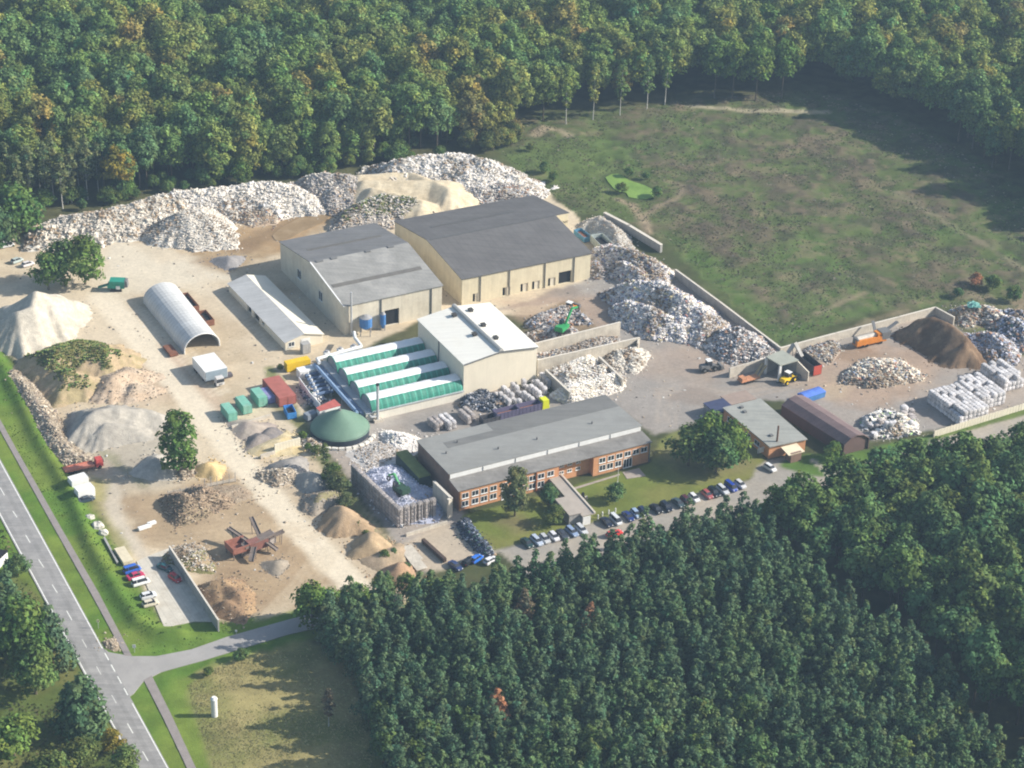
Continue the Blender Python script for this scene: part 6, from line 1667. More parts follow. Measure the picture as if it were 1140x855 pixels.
excavator('bright green excavator with a raised boom on the scrap heap in the upper bunker', 626, 369, YA, math.radians(62), m_grn, (5.0, 5.6), (8.8, 4.4), 0, 2.6)
excavator('green material handler standing in the shredded film of the bale enclosure', 446, 549, YB, math.radians(130), m_grn, (3.2, 4.2), (5.6, 2.6), 0, 1.7, body_m=mat('grimy dark green', (.03, .07, .045), .7, .2))


def wheel_loader(label, px, py, yaw, m, bucket_m=None, s=1.0):
    p = G(px, py); t = thing('wheel_loader', label, 'loader', p); f = Frame(p, yaw)
    b = MB(); f.box(b, -1.5, 0, .9, 2.8, 2.0, 1.1, tl=.9, tw=.9); f.box(b, 1.0, 0, .8, 1.8, 1.2, .8); b.build('body', m, t)
    b = MB(); f.box(b, -.2, 0, 1.7, 1.6, 1.7, 1.6, tl=.85, tw=.9); co = b.build('cab', m_cglass, t)
    b = MB(); f.box(b, -.2, 0, 3.3, 1.6, 1.8, .14); ro = b.build('cab_roof', m_white, t); ro.parent = co
    for x in (-1.9, 1.5):
        for q in (-1, 1):
            b = MB(); b.cyl(f(x, q * .85, .75), f(x, q * 1.4, .75), .75, .75, 14); wo = b.build('wheel', m_tyre, t)
            b = MB(); b.cyl(f(x, q * 1.38, .75), f(x, q * 1.43, .75), .38, .38, 10); rr = b.build('rim', m, t); rr.parent = wo
    b = MB()
    for q in (-.6, .6): beam(b, f(1.0, q, 1.6), f(3.3, q, .9), .2, .35)
    b.build('lift_arm', m, t)
    b = MB(); f.box(b, 3.9, 0, .25, 1.2, 2.9, 1.1, tl=.55, sh=-.25); b.build('bucket', bucket_m or m_gut, t)
    return t


wheel_loader('yellow wheel loader with a white cab roof in front of the vehicle shelter', 877, 425, YA + .3, m_yellow)
wheel_loader('dark wheel loader alone on the paving left of the vehicle shelter', 789, 412, YA - .1, m_gut)
wheel_loader('orange loader behind the boom of the green excavator', 634, 347, YA + .5, m_orange)

# yellow and orange low trailers at the short wall
p = G(833, 424.5); f = Frame(p, YA + .05); t_ = thing('ramp_trailer', 'orange low-loader trailer with raised ramps at the short concrete wall', 'trailer', p)
b = MB(); f.box(b, 0, 0, .8, 6.5, 2.4, .3); f.box(b, -2.2, 0, 1.1, 1.6, 2.2, .9); b.build('bed', mat('dull orange', (.50, .24, .13), .7, .2), t_)
for s in (-.75, .75):
    b = MB(); beam(b, f(3.0, s, 1.2), f(5.6, s + .2, 4.2), .7, .2); b.build('ramp', mat('ramp steel', (.33, .27, .15), .7, .2), t_)
for x in (-1.4, -.2, 1.0):
    for s in (-1, 1):
        b = MB(); b.cyl(f(x, s * .9, .42), f(x, s * 1.2, .42), .42, .42, 12); b.build('wheel', m_tyre, t_)

# orange drum screen on a lorry chassis
a_, b_ = G(951, 387), G(984, 379.5); d = b_ - a_; p = (a_ + b_) / 2; f = Frame(p, math.atan2(d.y, d.x)); L_ = d.length
t_ = thing('drum_screen', 'orange mobile drum screen with a dark raised hopper beside the pale wall', 'screening machine', p)
b = MB(); f.box(b, -.5, -.9, 1.0, L_ * .92, 1.0, 1.6); f.box(b, 0, 0, .7, L_, 2.5, .35); f.box(b, L_ * .28, 0, 1.0, 2.2, 2.4, 2.6, tl=.85); b.build('chassis', m_orange, t_)
b = MB(); b.cyl(f(-L_ * .42, .35, 2.2), f(L_ * .2, .35, 2.4), .95, .95, 16); b.build('drum', mat('pale drum', (.52, .48, .42), .6, .15), t_)
b = MB(); f.box(b, -L_ * .47, 0, 1.0, .5, 2.5, 2.1); b.build('end_panel', m_gut, t_)
b = MB(); f.box(b, L_ * .46, 0, 1.4, 2.6, 2.8, 2.4, tl=1.25, tw=1.1); b.build('hopper', m_gut, t_)
b = MB(); beam(b, f(L_ * .4, .4, 2.6), f(L_ * .4 + 6.5, 1.6, 4.6), 1.1, .3); b.build('conveyor', m_gut, t_)
b = MB(); beam(b, f(L_ * .3, 1.2, 1.5), f(L_ * .3 + 1.0, 5.0, 4.6), .9, .3); b.build('side_conveyor', m_gut, t_)
for x in (-L_ * .3, -L_ * .15, L_ * .32):
    for s in (-1, 1):
        b = MB(); b.cyl(f(x, s * .95, .5), f(x, s * 1.27, .5), .5, .5, 12); b.build('wheel', m_tyre, t_)

# green crusher on the pale sand
a_, b_ = G(111, 322), G(143, 323); d = b_ - a_; p = (a_ + b_) / 2; f = Frame(p, math.atan2(d.y, d.x))
t_ = thing('mobile_crusher', 'green mobile crusher standing on the pale sand right of the three yard trees', 'crusher', p)
b = MB(); f.box(b, .8, 0, 1.0, 5.2, 2.4, 1.2); f.box(b, 1.2, 0, 2.2, 4.6, 2.8, 1.3, tl=1.0, tw=1.15); b.build('hopper', mat('crusher green', (.03, .26, .19), .5, .12), t_)
b = MB(); beam(b, f(-1.5, 0, 1.8), f(-4.8, 0, .7), 1.2, .4); b.build('conveyor', mat('conveyor green', (.05, .22, .17), .6, .15), t_)
b = MB(); f.box(b, 3.8, 0, 1.5, 1.2, 2.5, 2.0, tl=.7); b.build('tail_plate', m_gut, t_)
for s in (-1, 1):
    b = MB(); f.box(b, .8, s * 1.0, 0, 3.6, .5, .85, tl=.85); b.build('track', m_track, t_)
b = MB(); f.box(b, 1.5, -1.35, .9, 1.2, .3, 1.0); b.build('engine_cover', m_white, t_)

# screening plant with conveyors in the lower dirt yard
m_cnv = mat('conveyor frame', (.19, .155, .135), .8, .2); m_redp = mat('faded red plant', (.29, .125, .09), .7, .2)
c_ = G(266, 616); t_ = thing('screening_plant', 'red and brown screening plant with conveyors sticking out on all sides', 'screening plant', c_)
def conv(a, za, b, zb, w=1.0):
    A = G(a[0], a[1], za); B = G(b[0], b[1], zb); m1 = MB(); beam(m1, A, B, w, .35)
    n = Vector((B - A)); n.z = 0; n.normalize(); s = Vector((-n.y, n.x, 0)) * w / 2
    for q in (-1, 1): beam(m1, A + s * q + Vector((0, 0, .3)), B + s * q + Vector((0, 0, .3)), .12, .25)
    o = m1.build('conveyor', m_cnv, t_)
    lg = MB(); top = A if za > zb else B
    for q in (-1, 1): lg.cyl(top.lerp(A if top is B else B, .25) + s * q, Vector(((top.lerp(A if top is B else B, .35) + s * q).x, (top.lerp(A if top is B else B, .35) + s * q).y, -.2)), .1, .1, 6)
    k = lg.build('leg', m_cnv, t_); k.parent = o
conv((271, 609), 2.4, (304, 592.6), 3.6, 2.2); conv((277, 603.5), 2.2, (254, 588), 3.6); conv((289, 597), 2.0, (279.5, 576), 3.4)
conv((295, 602.5), 2.4, (308.5, 612.6), 1.0); conv((283, 609), 2.4, (279.5, 625), .7, 1.3); conv((304, 597), 2.6, (316, 591.5), 3.2, 1.0)
f = Frame(c_, YA + .1)
b = MB()
for x, y, dy in ((-2.6, 0, 0), (0, 2.2, 1.57), (0, -2.2, 1.57)): f.box(b, x, y, 1.6, .2, 4.6, 1.7, dy=dy, tw=1.1)
f.box(b, 0, 0, 1.4, 4.6, 4.0, .3); b.build('hopper', m_redp, t_)
b = MB()
for x in (-2.4, 0, 2.4):
    for y in (-2, 2): f.box(b, x, y, -.2, .25, .25, 1.9)
f.box(b, 1.2, -1.2, 0, 2.5, 1.6, 1.4); b.build('frame', m_cnv, t_)
b = MB(); q = G(286, 603, 2.6); b.box(q.x, q.y, 1.0, 5.2, 2.6, 2.2, YA + .12); b.build('screen_box', mat('red screen box', (.22, .10, .08), .7, .2), t_)
b = MB(); q = G(302.5, 596.5, 2.0); b.box(q.x, q.y, .2, 1.6, 1.8, 2.4, YA); b.build('cabinet', mat('grey cabinet', (.5, .46, .43), .6, .1), t_)

# steel conveyors behind the shelter
def lone_conveyor(label, a, za, b, zb_):
    A, B = G(a[0], a[1], za), G(b[0], b[1], zb_); t = thing('conveyor', label, 'conveyor', (A.x, A.y, 0))
    m1 = MB(); beam(m1, A, B, 1.3, .4); m1.build('belt', m_concd, t)
    m1 = MB(); C = A.lerp(B, .3); m1.cyl((C.x - .4, C.y, -.2), (C.x, C.y, C.z), .12, .12, 6); C = A.lerp(B, .8); m1.cyl((C.x + .4, C.y, -.2), (C.x, C.y, C.z), .12, .12, 6); m1.build('support', m_gut, t)
lone_conveyor('grey conveyor leaning left behind the roof of the vehicle shelter', (877, 393), 3.0, (884, 383), 5.5)
lone_conveyor('grey conveyor leaning right behind the roof of the vehicle shelter', (885, 381.5), 6.0, (893, 397), 2.6)

# row of blue coolers beside the duct gallery
t_ = None
for k in range(6):
    q = G(350 + k * 2.2, 421 + k * 4.2)
    t_ = thing('air_cooler', 'dark blue cylindrical cooler in the row beside the duct gallery', 'cooler', q, 'coolers beside the duct gallery')
    f = Frame(q, YA); b = MB(); b.cyl(f(-2.8, 0, 1.4), f(2.6, 0, 1.4), .55, .55, 12); b.build('vessel', mat('vessel blue', (.10, .15, .25), .4, .12) if k == 0 else bpy.data.materials['vessel blue'], t_)
    b = MB(); b.cyl(f(-2.0, 0, 1.9), f(-2.0, 0, 2.6), .3, .3, 8); b.cyl(f(1.6, 0, 1.9), f(1.6, 0, 2.4), .25, .25, 8); b.build('nozzle', m_white, t_)
    b = MB(); f.box(b, -2, 0, -.2, .3, .9, 1.2); f.box(b, 2, 0, -.2, .3, .9, 1.2); b.build('saddle', m_grey, t_)
wallrun('panel_wall', 'white panel wall left of the row of blue coolers', [(333, 420), (345, 437), (356, 449)], 2.4, m_white, .2)
tag(MB().box(*G(342, 418)[:2], -.2, 5.5, 3.0, 2.6, YA).build('white_cabin', m_white, None, loc=G(342, 418)), 'plain white cabin at the upper end of the row of blue coolers', 'cabin')
# grey hut left of the shed gable and a small trough by the tank
container('drum_skip', 'grey covered trough between the red-roofed shed and the green tank', 346, 466, 3.4, 2.2, 1.8, YA + .2, mat('slate trough', (.22, .25, .29), .6, .15), 'trough', ribs=False)
container('stair_hut', 'pale grey boxy cabin below the gable of the long low white shed', 340, 392, 2.4, 2.2, 3.0, YA, m_concd, 'cabin', ribs=False)

# ------------------------------------------------------------------ small things
q = G(239, 796.5); h_ = ZT(239, 796.5, 776); t_ = thing('white_column', 'white cylindrical column standing alone in the dry grass near the cycle path', 'column', q)
b = MB(); b.cyl((q.x, q.y, -.2), (q.x, q.y, h_ - .5), .72, .72, 20); b.build('shaft', m_white, t_)
b = MB(); b.cyl((q.x, q.y, h_ - .5), (q.x, q.y, h_), .80, .45, 20); b.build('cap', m_white, t_)
def sign(label, px, py, h, w_, hh, m, yaw=None, name='road_sign'):
    q = G(px, py); t = thing(name, label, 'sign', q); yaw = YB if yaw is None else yaw
    b = MB(); b.cyl((q.x, q.y, -.2), (q.x, q.y, h), .06, .06, 8); b.build('post', m_steel, t)
    b = MB(); b.box(q.x, q.y - .1, h - hh, w_, .05, hh, yaw); b.build('panel', m, t)
m_signw = mat('white sign', (.8, .8, .8), .5, .03)
m_signy = mat('pale yellow sign', (.74, .70, .40), .5, .03)
sign('small pale yellow sign on a thin post between the road and the cycle path', 109.6, 699, 2.4, .7, .7, m_signy, 0)
sign('white sign on a post in the corner grass beside the cycle path end', 149.8, 726, 2.2, .75, .9, m_signw, 0)
sign('small white marker plate on the side road verge', 263, 705, 1.0, .5, .5, m_signw, 0, 'marker_post')
q = G(687.6, 537.5); t_ = thing('flagpole', 'white flagpole on the lawn in front of the right office wing', 'pole', q)
b = MB(); b.cyl((q.x, q.y, -.2), (q.x, q.y, 5.2), .09, .05, 8); b.build('pole', m_white, t_)
b = MB(); b.cyl((q.x, q.y, -.2), (q.x, q.y, .25), .3, .3, 8); b.build('base', m_conc, t_)
for (px, py), lb in zip(((665.6, 577.5), (670.5, 574), (677.6, 572), (685, 570)), ('leftmost white bollard, beside the end of the walkway', 'second white bollard from the walkway', 'third white bollard from the walkway', 'white bollard furthest from the walkway, behind the silver people carrier')):
    q = G(px, py); t_ = thing('bollard', lb, 'bollard', q, 'bollards beside the walkway')
    b = MB(); b.cyl((q.x, q.y, -.2), (q.x, q.y, 1.1), .2, .2, 10); b.build('post', m_white, t_)
    b = MB(); b.cyl((q.x, q.y, 1.1), (q.x, q.y, 1.25), .2, .08, 10); b.build('cap', m_white, t_)
q = G(648.6, 555); t_ = thing('garden_stele', 'dark upright stone on the lawn beside the walkway', 'stone', q)
b = MB(); b.box(q.x, q.y, -.2, .9, .6, 2.0, YA, tl=.7, tw=.7); b.build('stone', m_dark, t_)
b = MB(); b.box(q.x + .9, q.y, -.2, .9, .5, .9, YA, tl=.8); b.build('plinth', m_conc, t_)
# hut at the left edge
q = G(2, 617, 2.5); t_ = thing('roadside_hut', 'dark flat-roofed roadside hut with a white edge, cut by the left edge', 'hut', (q.x - 2.5, q.y, 0))
b = MB(); b.box(q.x - 2.6, q.y, -.2, 6.0, 5.0, 2.6, YB + .7); b.build('wall', m_frame, t_)
b = MB(); b.box(q.x - 2.6, q.y, 2.4, 6.2, 5.2, .2, YB + .7); b.build('roof', m_dark, t_)
# white cart and boulders on the bank side
for px, py, s, lb in ((100, 577, 1.1, 'whitish boulder highest of the three on the grass bank'), (109, 586.5, 1.5, 'light grey boulder in the middle of the three on the grass bank'), (115, 594, 1.2, 'cream boulder lowest of the three on the grass bank')):
    q = G(px, py); rs = np.random.default_rng(int(px)); b = MB(); n = 10
    for i in range(7):
        for k in range(n):
            th = math.pi * i / 6; a = 6.283 * k / n; r = s * (1 + .3 * (rs.random() - .5)); b.v.append((q.x + r * math.sin(th) * math.cos(a) * 1.2, q.y + r * math.sin(th) * math.sin(a), .2 + r * .8 * math.cos(th)))
    for i in range(6):
        for k in range(n): b.f.append((i * n + k, i * n + (k + 1) % n, (i + 1) * n + (k + 1) % n, (i + 1) * n + k)); b.c.append((1, 1, 1)); b.m.append(0)
    tag(b.build('boulder', mat('boulder', (.56, .53, .47), .9, .2) if px == 100 else bpy.data.materials['boulder'], None, loc=q), lb, 'boulder')
# teal tarpaulin on the junk heap
q = G(1084, 339, 3.9); b = MB(); rs = np.random.default_rng(4); n = 7
for i in range(n):
    for j in range(n): b.v.append((q.x + (i - 3) * .65 + rs.normal() * .15, q.y + (j - 3) * .6 + rs.normal() * .15, q.z + .5 - .06 * ((i - 3) ** 2 + (j - 3) ** 2) + rs.normal() * .18))
for i in range(n - 1):
    for j in range(n - 1): b.f.append((i * n + j, i * n + j + 1, (i + 1) * n + j + 1, (i + 1) * n + j)); b.c.append((1, 1, 1)); b.m.append(0)
to = b.build('tarpaulin', mat('teal tarpaulin', (.10, .27, .24), .5, .1), None, loc=q); so = to.modifiers.new('t', 'SOLIDIFY'); so.thickness = .05
tag(to, 'crumpled teal tarpaulin on the junk heap at the edge of the clearing', 'tarpaulin')
# ------------------------------------------------------------------ trees
def leaf_cloud(rs, clumps, n, size, crown_c, col_amp=.28, flat=.0):
    """clumps: (x,y,z,r); n leaf sprays per clump; each spray is one small bent quad turned roughly outwards"""
    V = []; F = []; C = []
    for (cx, cy, cz, r) in clumps:
        shade = 1 + col_amp * rs.normal() * .8
        warm = rs.normal() * .10
        k = max(6, int(n * (r / clumps[0][3] if clumps[0][3] > 0 else 1)))
        d = rs.normal(size=(k, 3)); d /= np.linalg.norm(d, axis=1)[:, None]
        d[:, 2] = np.where(d[:, 2] < -.35, -d[:, 2] * .6, d[:, 2])
        p = np.array([cx, cy, cz]) + d * r * (.55 + .5 * rs.random((k, 1)))
        out = p - np.array(crown_c); out /= np.linalg.norm(out, axis=1)[:, None] + 1e-6
        nr = d * .7 + out * .45 + rs.normal(size=(k, 3)) * .45 + np.array([0, 0, .25]); nr /= np.linalg.norm(nr, axis=1)[:, None]
        t = np.cross(nr, rs.normal(size=(k, 3))); t /= np.linalg.norm(t, axis=1)[:, None]
        b = np.cross(nr, t); s = size * (.6 + .8 * rs.random((k, 1)))
        for i in range(k):
            o = len(V); a = s[i, 0]
            q = p[i]; V += [tuple(q - t[i] * a - b[i] * a * .35), tuple(q - t[i] * .1 * a + b[i] * a * .75 - nr[i] * a * .2), tuple(q + t[i] * a + b[i] * a * .2), tuple(q + t[i] * .2 * a - b[i] * a * .8 - nr[i] * a * .15)]
            F.append((o, o + 3, o + 2, o + 1)); f = shade * (1 + .22 * rs.normal())
            f = min(1.75, max(.4, f)); C.append((f * (1 + warm), f, f * (1 - warm * .5)))
    return V, F, C


def to_mesh(name, V, F, C, m):
    me = bpy.data.meshes.new(name); me.from_pydata(V, [], F)
    ca = me.color_attributes.new('Col', 'FLOAT_COLOR', 'CORNER'); a = np.ones((len(me.loops), 4), np.float32)
    a[:, :3] = np.repeat(np.array(C, np.float32), [len(f) for f in F], axis=0); ca.data.foreach_set('color', a.ravel())
    me.materials.append(m); me.update(); return me


def crown_broad(seed, R, H, zb, nc=26, n=38, size=.5):
    """a broadleaf crown: lumpy dome of clumps from zb to H"""
    rs = np.random.default_rng(seed); cl = []; zc = (zb + H) / 2; hz = (H - zb) / 2
    for i in range(nc):
        ph = i * 2.39996 + rs.normal() * .35; c = 1 - 1.65 * (i + .5) / nc; c = max(-.75, min(.98, c + rs.normal() * .08)); sn = math.sqrt(1 - c * c)
        rr = .62 + .22 * rs.random(); lob = 1 + .22 * math.sin(2 * ph + seed) + .12 * rs.normal()
        r = R * (.34 + .13 * rs.random())
        cl.append((R * rr * sn * math.cos(ph) * lob, R * rr * sn * math.sin(ph) * lob, zc + hz * c * .78 * (1 + .10 * rs.normal()), r))
    cl.insert(0, (0, 0, zc + hz * .2, R * .45))
    return leaf_cloud(rs, cl, n, size, (0, 0, zc - hz * .4))


def crown_pine(seed, R, H, zb, n=26, size=.42):
    """a young pine: whorls of ragged branch clumps narrowing to a blunt top"""
    rs = np.random.default_rng(seed); cl = []; nl = 7
    for l in range(nl):
        f = l / (nl - 1); z = zb + (H - zb) * (f ** .9); r = R * (1 - f) ** .48 * (.9 + .2 * rs.random()) + .15
        k = max(1, int(6 - 4 * f)); a0 = rs.random() * 6.28
        for j in range(k):
            a = a0 + 6.283 * j / k + rs.normal() * .25; q = r * (.62 + .2 * rs.normal() * .5) if k > 1 else 0
            cl.append((q * math.cos(a), q * math.sin(a), z + rs.normal() * .35, R * (.46 - .2 * f) * (.85 + .3 * rs.random())))
    cl.insert(0, (0, 0, zb + (H - zb) * .45, R * .5))
    return leaf_cloud(rs, cl, n, size, (0, 0, zb + (H - zb) * .2), .12)


def crown_column(seed, R, H, zb, n=34, size=.42, nc=30):
    rs = np.random.default_rng(seed); cl = []
    for i in range(nc):
        f = i / (nc - 1); z = zb + (H - zb) * f; r = R * (math.sin(math.pi * min(1, .18 + f * .80)) ** .7) ; a = i * 2.4 + rs.normal() * .4
        cl.append((r * .6 * math.cos(a) * (1 + .25 * rs.normal()), r * .6 * math.sin(a) * (1 + .25 * rs.normal()), z, R * (.34 + .18 * rs.random())))
    cl.insert(0, (0, 0, (zb + H) / 2, R * .5))
    return leaf_cloud(rs, cl, n, size, (0, 0, zb))


def trunk_mesh(seed, H, zb, r, m, limbs=5, reach=1.5, lean=.25):
    rs = np.random.default_rng(seed); b = MB(); p = [Vector((0, 0, -.4))]; n = 5
    for i in range(1, n + 1): p.append(Vector((rs.normal() * lean * i / n, rs.normal() * lean * i / n, (zb + (H - zb) * .7) * i / n)))
    for i in range(n): b.cyl(p[i], p[i + 1], r * (1 - i / (n + 1)) * (1.3 if i == 0 else 1), r * (1 - (i + 1) / (n + 1)), 7, caps=False)
    for k in range(limbs):
        a = k * 2.4 + rs.normal() * .3; z = zb * (.75 + .1 * k) ; z = min(z, H * .7); q = p[-1] * (z / p[-1].z) if p[-1].z else p[0]
        e = q + Vector((math.cos(a) * reach, math.sin(a) * reach, reach * .9)); b.cyl(q, e, r * .4, r * .15, 5, caps=False)
    me_o = b
    me = bpy.data.meshes.new('trunk'); me.from_pydata([tuple(v) for v in b.v], [], b.f); me.materials.append(m)
    ca = me.color_attributes.new('Col', 'FLOAT_COLOR', 'CORNER'); ca.data.foreach_set('color', np.ones(len(me.loops) * 4, np.float32))
    me.update(); return me


m_bark = mat('grey brown bark', (.13, .105, .08), .95, .25, 2, 8)
m_birch = mat('pale birch bark', (.52, .50, .46), .9, .25, 2, 8)
m_pbark = mat('reddish pine bark', (.17, .10, .065), .95, .25, 2, 8)
L_PINE = leaf_mat('pine needles', [(0.075, 0.127, 0.067), (0.095, 0.156, 0.070), (0.086, 0.139, 0.078), (0.116, 0.174, 0.070), (0.075, 0.144, 0.063)], .15)
L_MIX = leaf_mat('mixed wood leaves', [(0.075, 0.140, 0.050), (0.110, 0.171, 0.050), (0.088, 0.161, 0.066), (0.132, 0.180, 0.050), (0.075, 0.132, 0.059)], .2)
L_AUT = leaf_mat('early autumn leaves', [(0.104, 0.179, 0.075), (0.128, 0.207, 0.065), (0.116, 0.190, 0.080), (0.152, 0.230, 0.058), (0.134, 0.207, 0.065), (0.189, 0.241, 0.058), (0.159, 0.213, 0.070), (0.244, 0.252, 0.065), (0.171, 0.213, 0.060), (0.287, 0.241, 0.070), (0.220, 0.196, 0.080)], .22)
L_GRN = leaf_mat('fresh green leaves', [(0.098, 0.178, 0.045), (0.131, 0.203, 0.048), (0.082, 0.161, 0.048)], .25)
L_YEL = leaf_mat('yellowing leaves', [(0.250, 0.200, 0.035), (0.213, 0.188, 0.037)], .25)
L_RUST = leaf_mat('rust brown leaves', [(0.358, 0.178, 0.095), (0.260, 0.168, 0.105)], .2)
L_BIR = leaf_mat('pale birch leaves', [(0.128, 0.158, 0.068), (0.150, 0.173, 0.075), (0.112, 0.147, 0.075)], .25)
L_DRY = leaf_mat('dry grey brown leaves', [(0.150, 0.131, 0.081), (0.188, 0.150, 0.094)], .2)
L_SHR = leaf_mat('shrub leaves', [(0.070, 0.119, 0.035), (0.105, 0.147, 0.042), (0.126, 0.140, 0.049)], .2)


class Kind:
    def __init__(s, name, cat, crowns, trunks): s.name, s.cat, s.crowns, s.trunks = name, cat, crowns, trunks; s.n = 0


def mk(fn, seeds, m, nm, **k): return [to_mesh(nm, *fn(sd, **k), m) for sd in seeds]


K_PINE = Kind('pine_tree', 'tree', mk(crown_pine, range(100, 110), L_PINE, 'crown', R=2.9, H=13.2, zb=4.0, n=60, size=.30), [trunk_mesh(5, 14, 6, .17, m_pbark, 3, 1.0)])
K_OAK = Kind('broadleaf_tree', 'tree', mk(crown_broad, range(200, 206), L_MIX, 'crown', R=4.3, H=16, zb=5.0, nc=30, n=46, size=.46), [trunk_mesh(6, 16, 6, .28, m_bark, 5, 2.2)])
K_BEECH = Kind('forest_tree', 'tree', mk(crown_broad, range(300, 308), L_AUT, 'crown', R=5.9, H=23, zb=5.5, nc=40, n=62, size=.52), [trunk_mesh(7, 23, 11, .30, m_bark, 5, 2.6)])
K_LOW = Kind('leafy_tree', 'tree', mk(crown_broad, range(320, 325), L_GRN, 'crown', R=5.2, H=13, zb=.2, nc=40, n=50, size=.46), [trunk_mesh(16, 13, 2.5, .28, m_bark, 5, 1.8)])
K_EDGE = Kind('forest_tree', 'tree', mk(crown_broad, range(340, 345), L_AUT, 'crown', R=5.4, H=20, zb=.8, nc=50, n=58, size=.5), [trunk_mesh(17, 20, 5, .28, m_bark, 5, 2.0)])
K_WIDEPINE = Kind('pine_tree', 'tree', mk(crown_pine, (140, 141, 142), L_PINE, 'crown', R=4.6, H=12, zb=1.5, n=100, size=.36), [trunk_mesh(18, 12, 5, .3, m_pbark, 3, 1.2)])
K_BIRCH = Kind('birch_tree', 'tree', mk(crown_column, range(400, 404), L_BIR, 'crown', R=2.6, H=21, zb=7, n=24, size=.42), [trunk_mesh(8, 21, 11, .20, m_birch, 4, 1.4)])


def plant(kind, x, y, sc=1.0, zs=1.0, label='', group=None, rs=random, mats=None, name=None):
    t = thing(name or kind.name, label, kind.cat, (x, y, -.1), group, rs.random() * 6.28)
    t.scale = (sc, sc, sc * zs)
    c = bpy.data.objects.new('crown', rs.choice(kind.crowns)); COL.objects.link(c); c.parent = t
    k = bpy.data.objects.new('trunk', rs.choice(kind.trunks)); COL.objects.link(k); k.parent = t
    if mats: c.material_slots[0].link = 'OBJECT'; c.material_slots[0].material = mats
    kind.n += 1
    return t


def fill(poly, spacing, seed, z0=None, exclude=()):
    """jittered places inside a polygon of ground points, nearest to the camera first"""
    P = W(poly); a = np.array(P); rs = np.random.default_rng(seed); out = []
    xs = np.arange(a[:, 0].min(), a[:, 0].max(), spacing); ys = np.arange(a[:, 1].min(), a[:, 1].max(), spacing * .87)
    X, Y = np.meshgrid(xs, ys); X = X + (np.arange(len(ys)) % 2)[:, None] * spacing / 2
    X = X + rs.normal(size=X.shape) * spacing * .2; Y = Y + rs.normal(size=Y.shape) * spacing * .2
    ok = sdf_poly(X, Y, P) > 0
    for e in exclude: ok &= sdf_poly(X, Y, W(e)) < 0
    return sorted(zip(X[ok], Y[ok]), key=lambda p: p[1])


def in_view(x, y, h, mg=25):
    px, py = PX((x, y, h)); p2, q2 = PX((x, y, 0))
    return -mg < px < 1140 + mg and q2 > -10 - mg and py < 855 + mg


def stuff_trees(name, label_kind, pts, crowns, trunk_m, sc_rng, seed, zs=(.85, 1.15)):
    """the rest of a wood as one object: the crowns set out on points by geometry nodes"""
    if not pts: return
    rs = np.random.default_rng(seed); n = len(pts)
    coll = bpy.data.collections.new(name + ' sources')
    for i, me in enumerate(crowns):
        coll.objects.link(bpy.data.objects.new('crown_source', me))
    me = bpy.data.meshes.new(name); me.from_pydata([(x, y, -.1) for x, y in pts], [], [])
    s = sc_rng[0] + (sc_rng[1] - sc_rng[0]) * rs.random(n); z = s * (zs[0] + (zs[1] - zs[0]) * rs.random(n))
    at = me.attributes.new('tree_scale', 'FLOAT_VECTOR', 'POINT'); at.data.foreach_set('vector', np.stack([s, s, z], -1).astype(np.float32).ravel())
    at = me.attributes.new('tree_turn', 'FLOAT', 'POINT'); at.data.foreach_set('value', (rs.random(n) * 6.283).astype(np.float32))
    at = me.attributes.new('tree_pick', 'INT', 'POINT'); at.data.foreach_set('value', rs.integers(0, len(crowns), n).astype(np.int32))
    o = bpy.data.objects.new(name, me); COL.objects.link(o); o['kind'] = 'stuff'
    ng = bpy.data.node_groups.new(name, 'GeometryNodeTree')
    ng.interface.new_socket('Geometry', in_out='INPUT', socket_type='NodeSocketGeometry'); ng.interface.new_socket('Geometry', in_out='OUTPUT', socket_type='NodeSocketGeometry')
    N = ng.nodes; L = ng.links; gi = N.new('NodeGroupInput'); go = N.new('NodeGroupOutput')
    ci = N.new('GeometryNodeCollectionInfo'); ci.inputs['Collection'].default_value = coll; ci.inputs['Separate Children'].default_value = True; ci.inputs['Reset Children'].default_value = True
    ip = N.new('GeometryNodeInstanceOnPoints'); ip.inputs['Pick Instance'].default_value = True
    def attr(nm, ty):
        a = N.new('GeometryNodeInputNamedAttribute'); a.data_type = ty; a.inputs['Name'].default_value = nm; return a.outputs['Attribute']
    cx = N.new('ShaderNodeCombineXYZ'); L.new(attr('tree_turn', 'FLOAT'), cx.inputs['Z'])
    L.new(gi.outputs[0], ip.inputs['Points']); L.new(ci.outputs[0], ip.inputs['Instance']); L.new(attr('tree_pick', 'INT'), ip.inputs['Instance Index'])
    L.new(cx.outputs[0], ip.inputs['Rotation']); L.new(attr('tree_scale', 'FLOAT_VECTOR'), ip.inputs['Scale'])
    L.new(ip.outputs[0], go.inputs[0])
    md = o.modifiers.new('trees', 'NODES'); md.node_group = ng
    return o


R3 = random.Random(33)
# --- pine wood in the foreground
PINE_POLY = [(352, 712), (372, 698), (430, 694), (470, 686), (520, 684), (560, 676), (600, 662), (640, 647), (700, 626), (780, 608), (815, 602), (846, 604), (874, 643), (920, 686), (980, 728), (1050, 776), (1082, 842), (1140, 905), (1250, 980), (1250, 1080), (470, 1080), (440, 960), (432, 890), (420, 835), (395, 780), (362, 740)]
pp_ = [p for p in fill(PINE_POLY, 4.05, 41) if True]
vis = [p for p in pp_ if in_view(p[0], p[1], 12)]
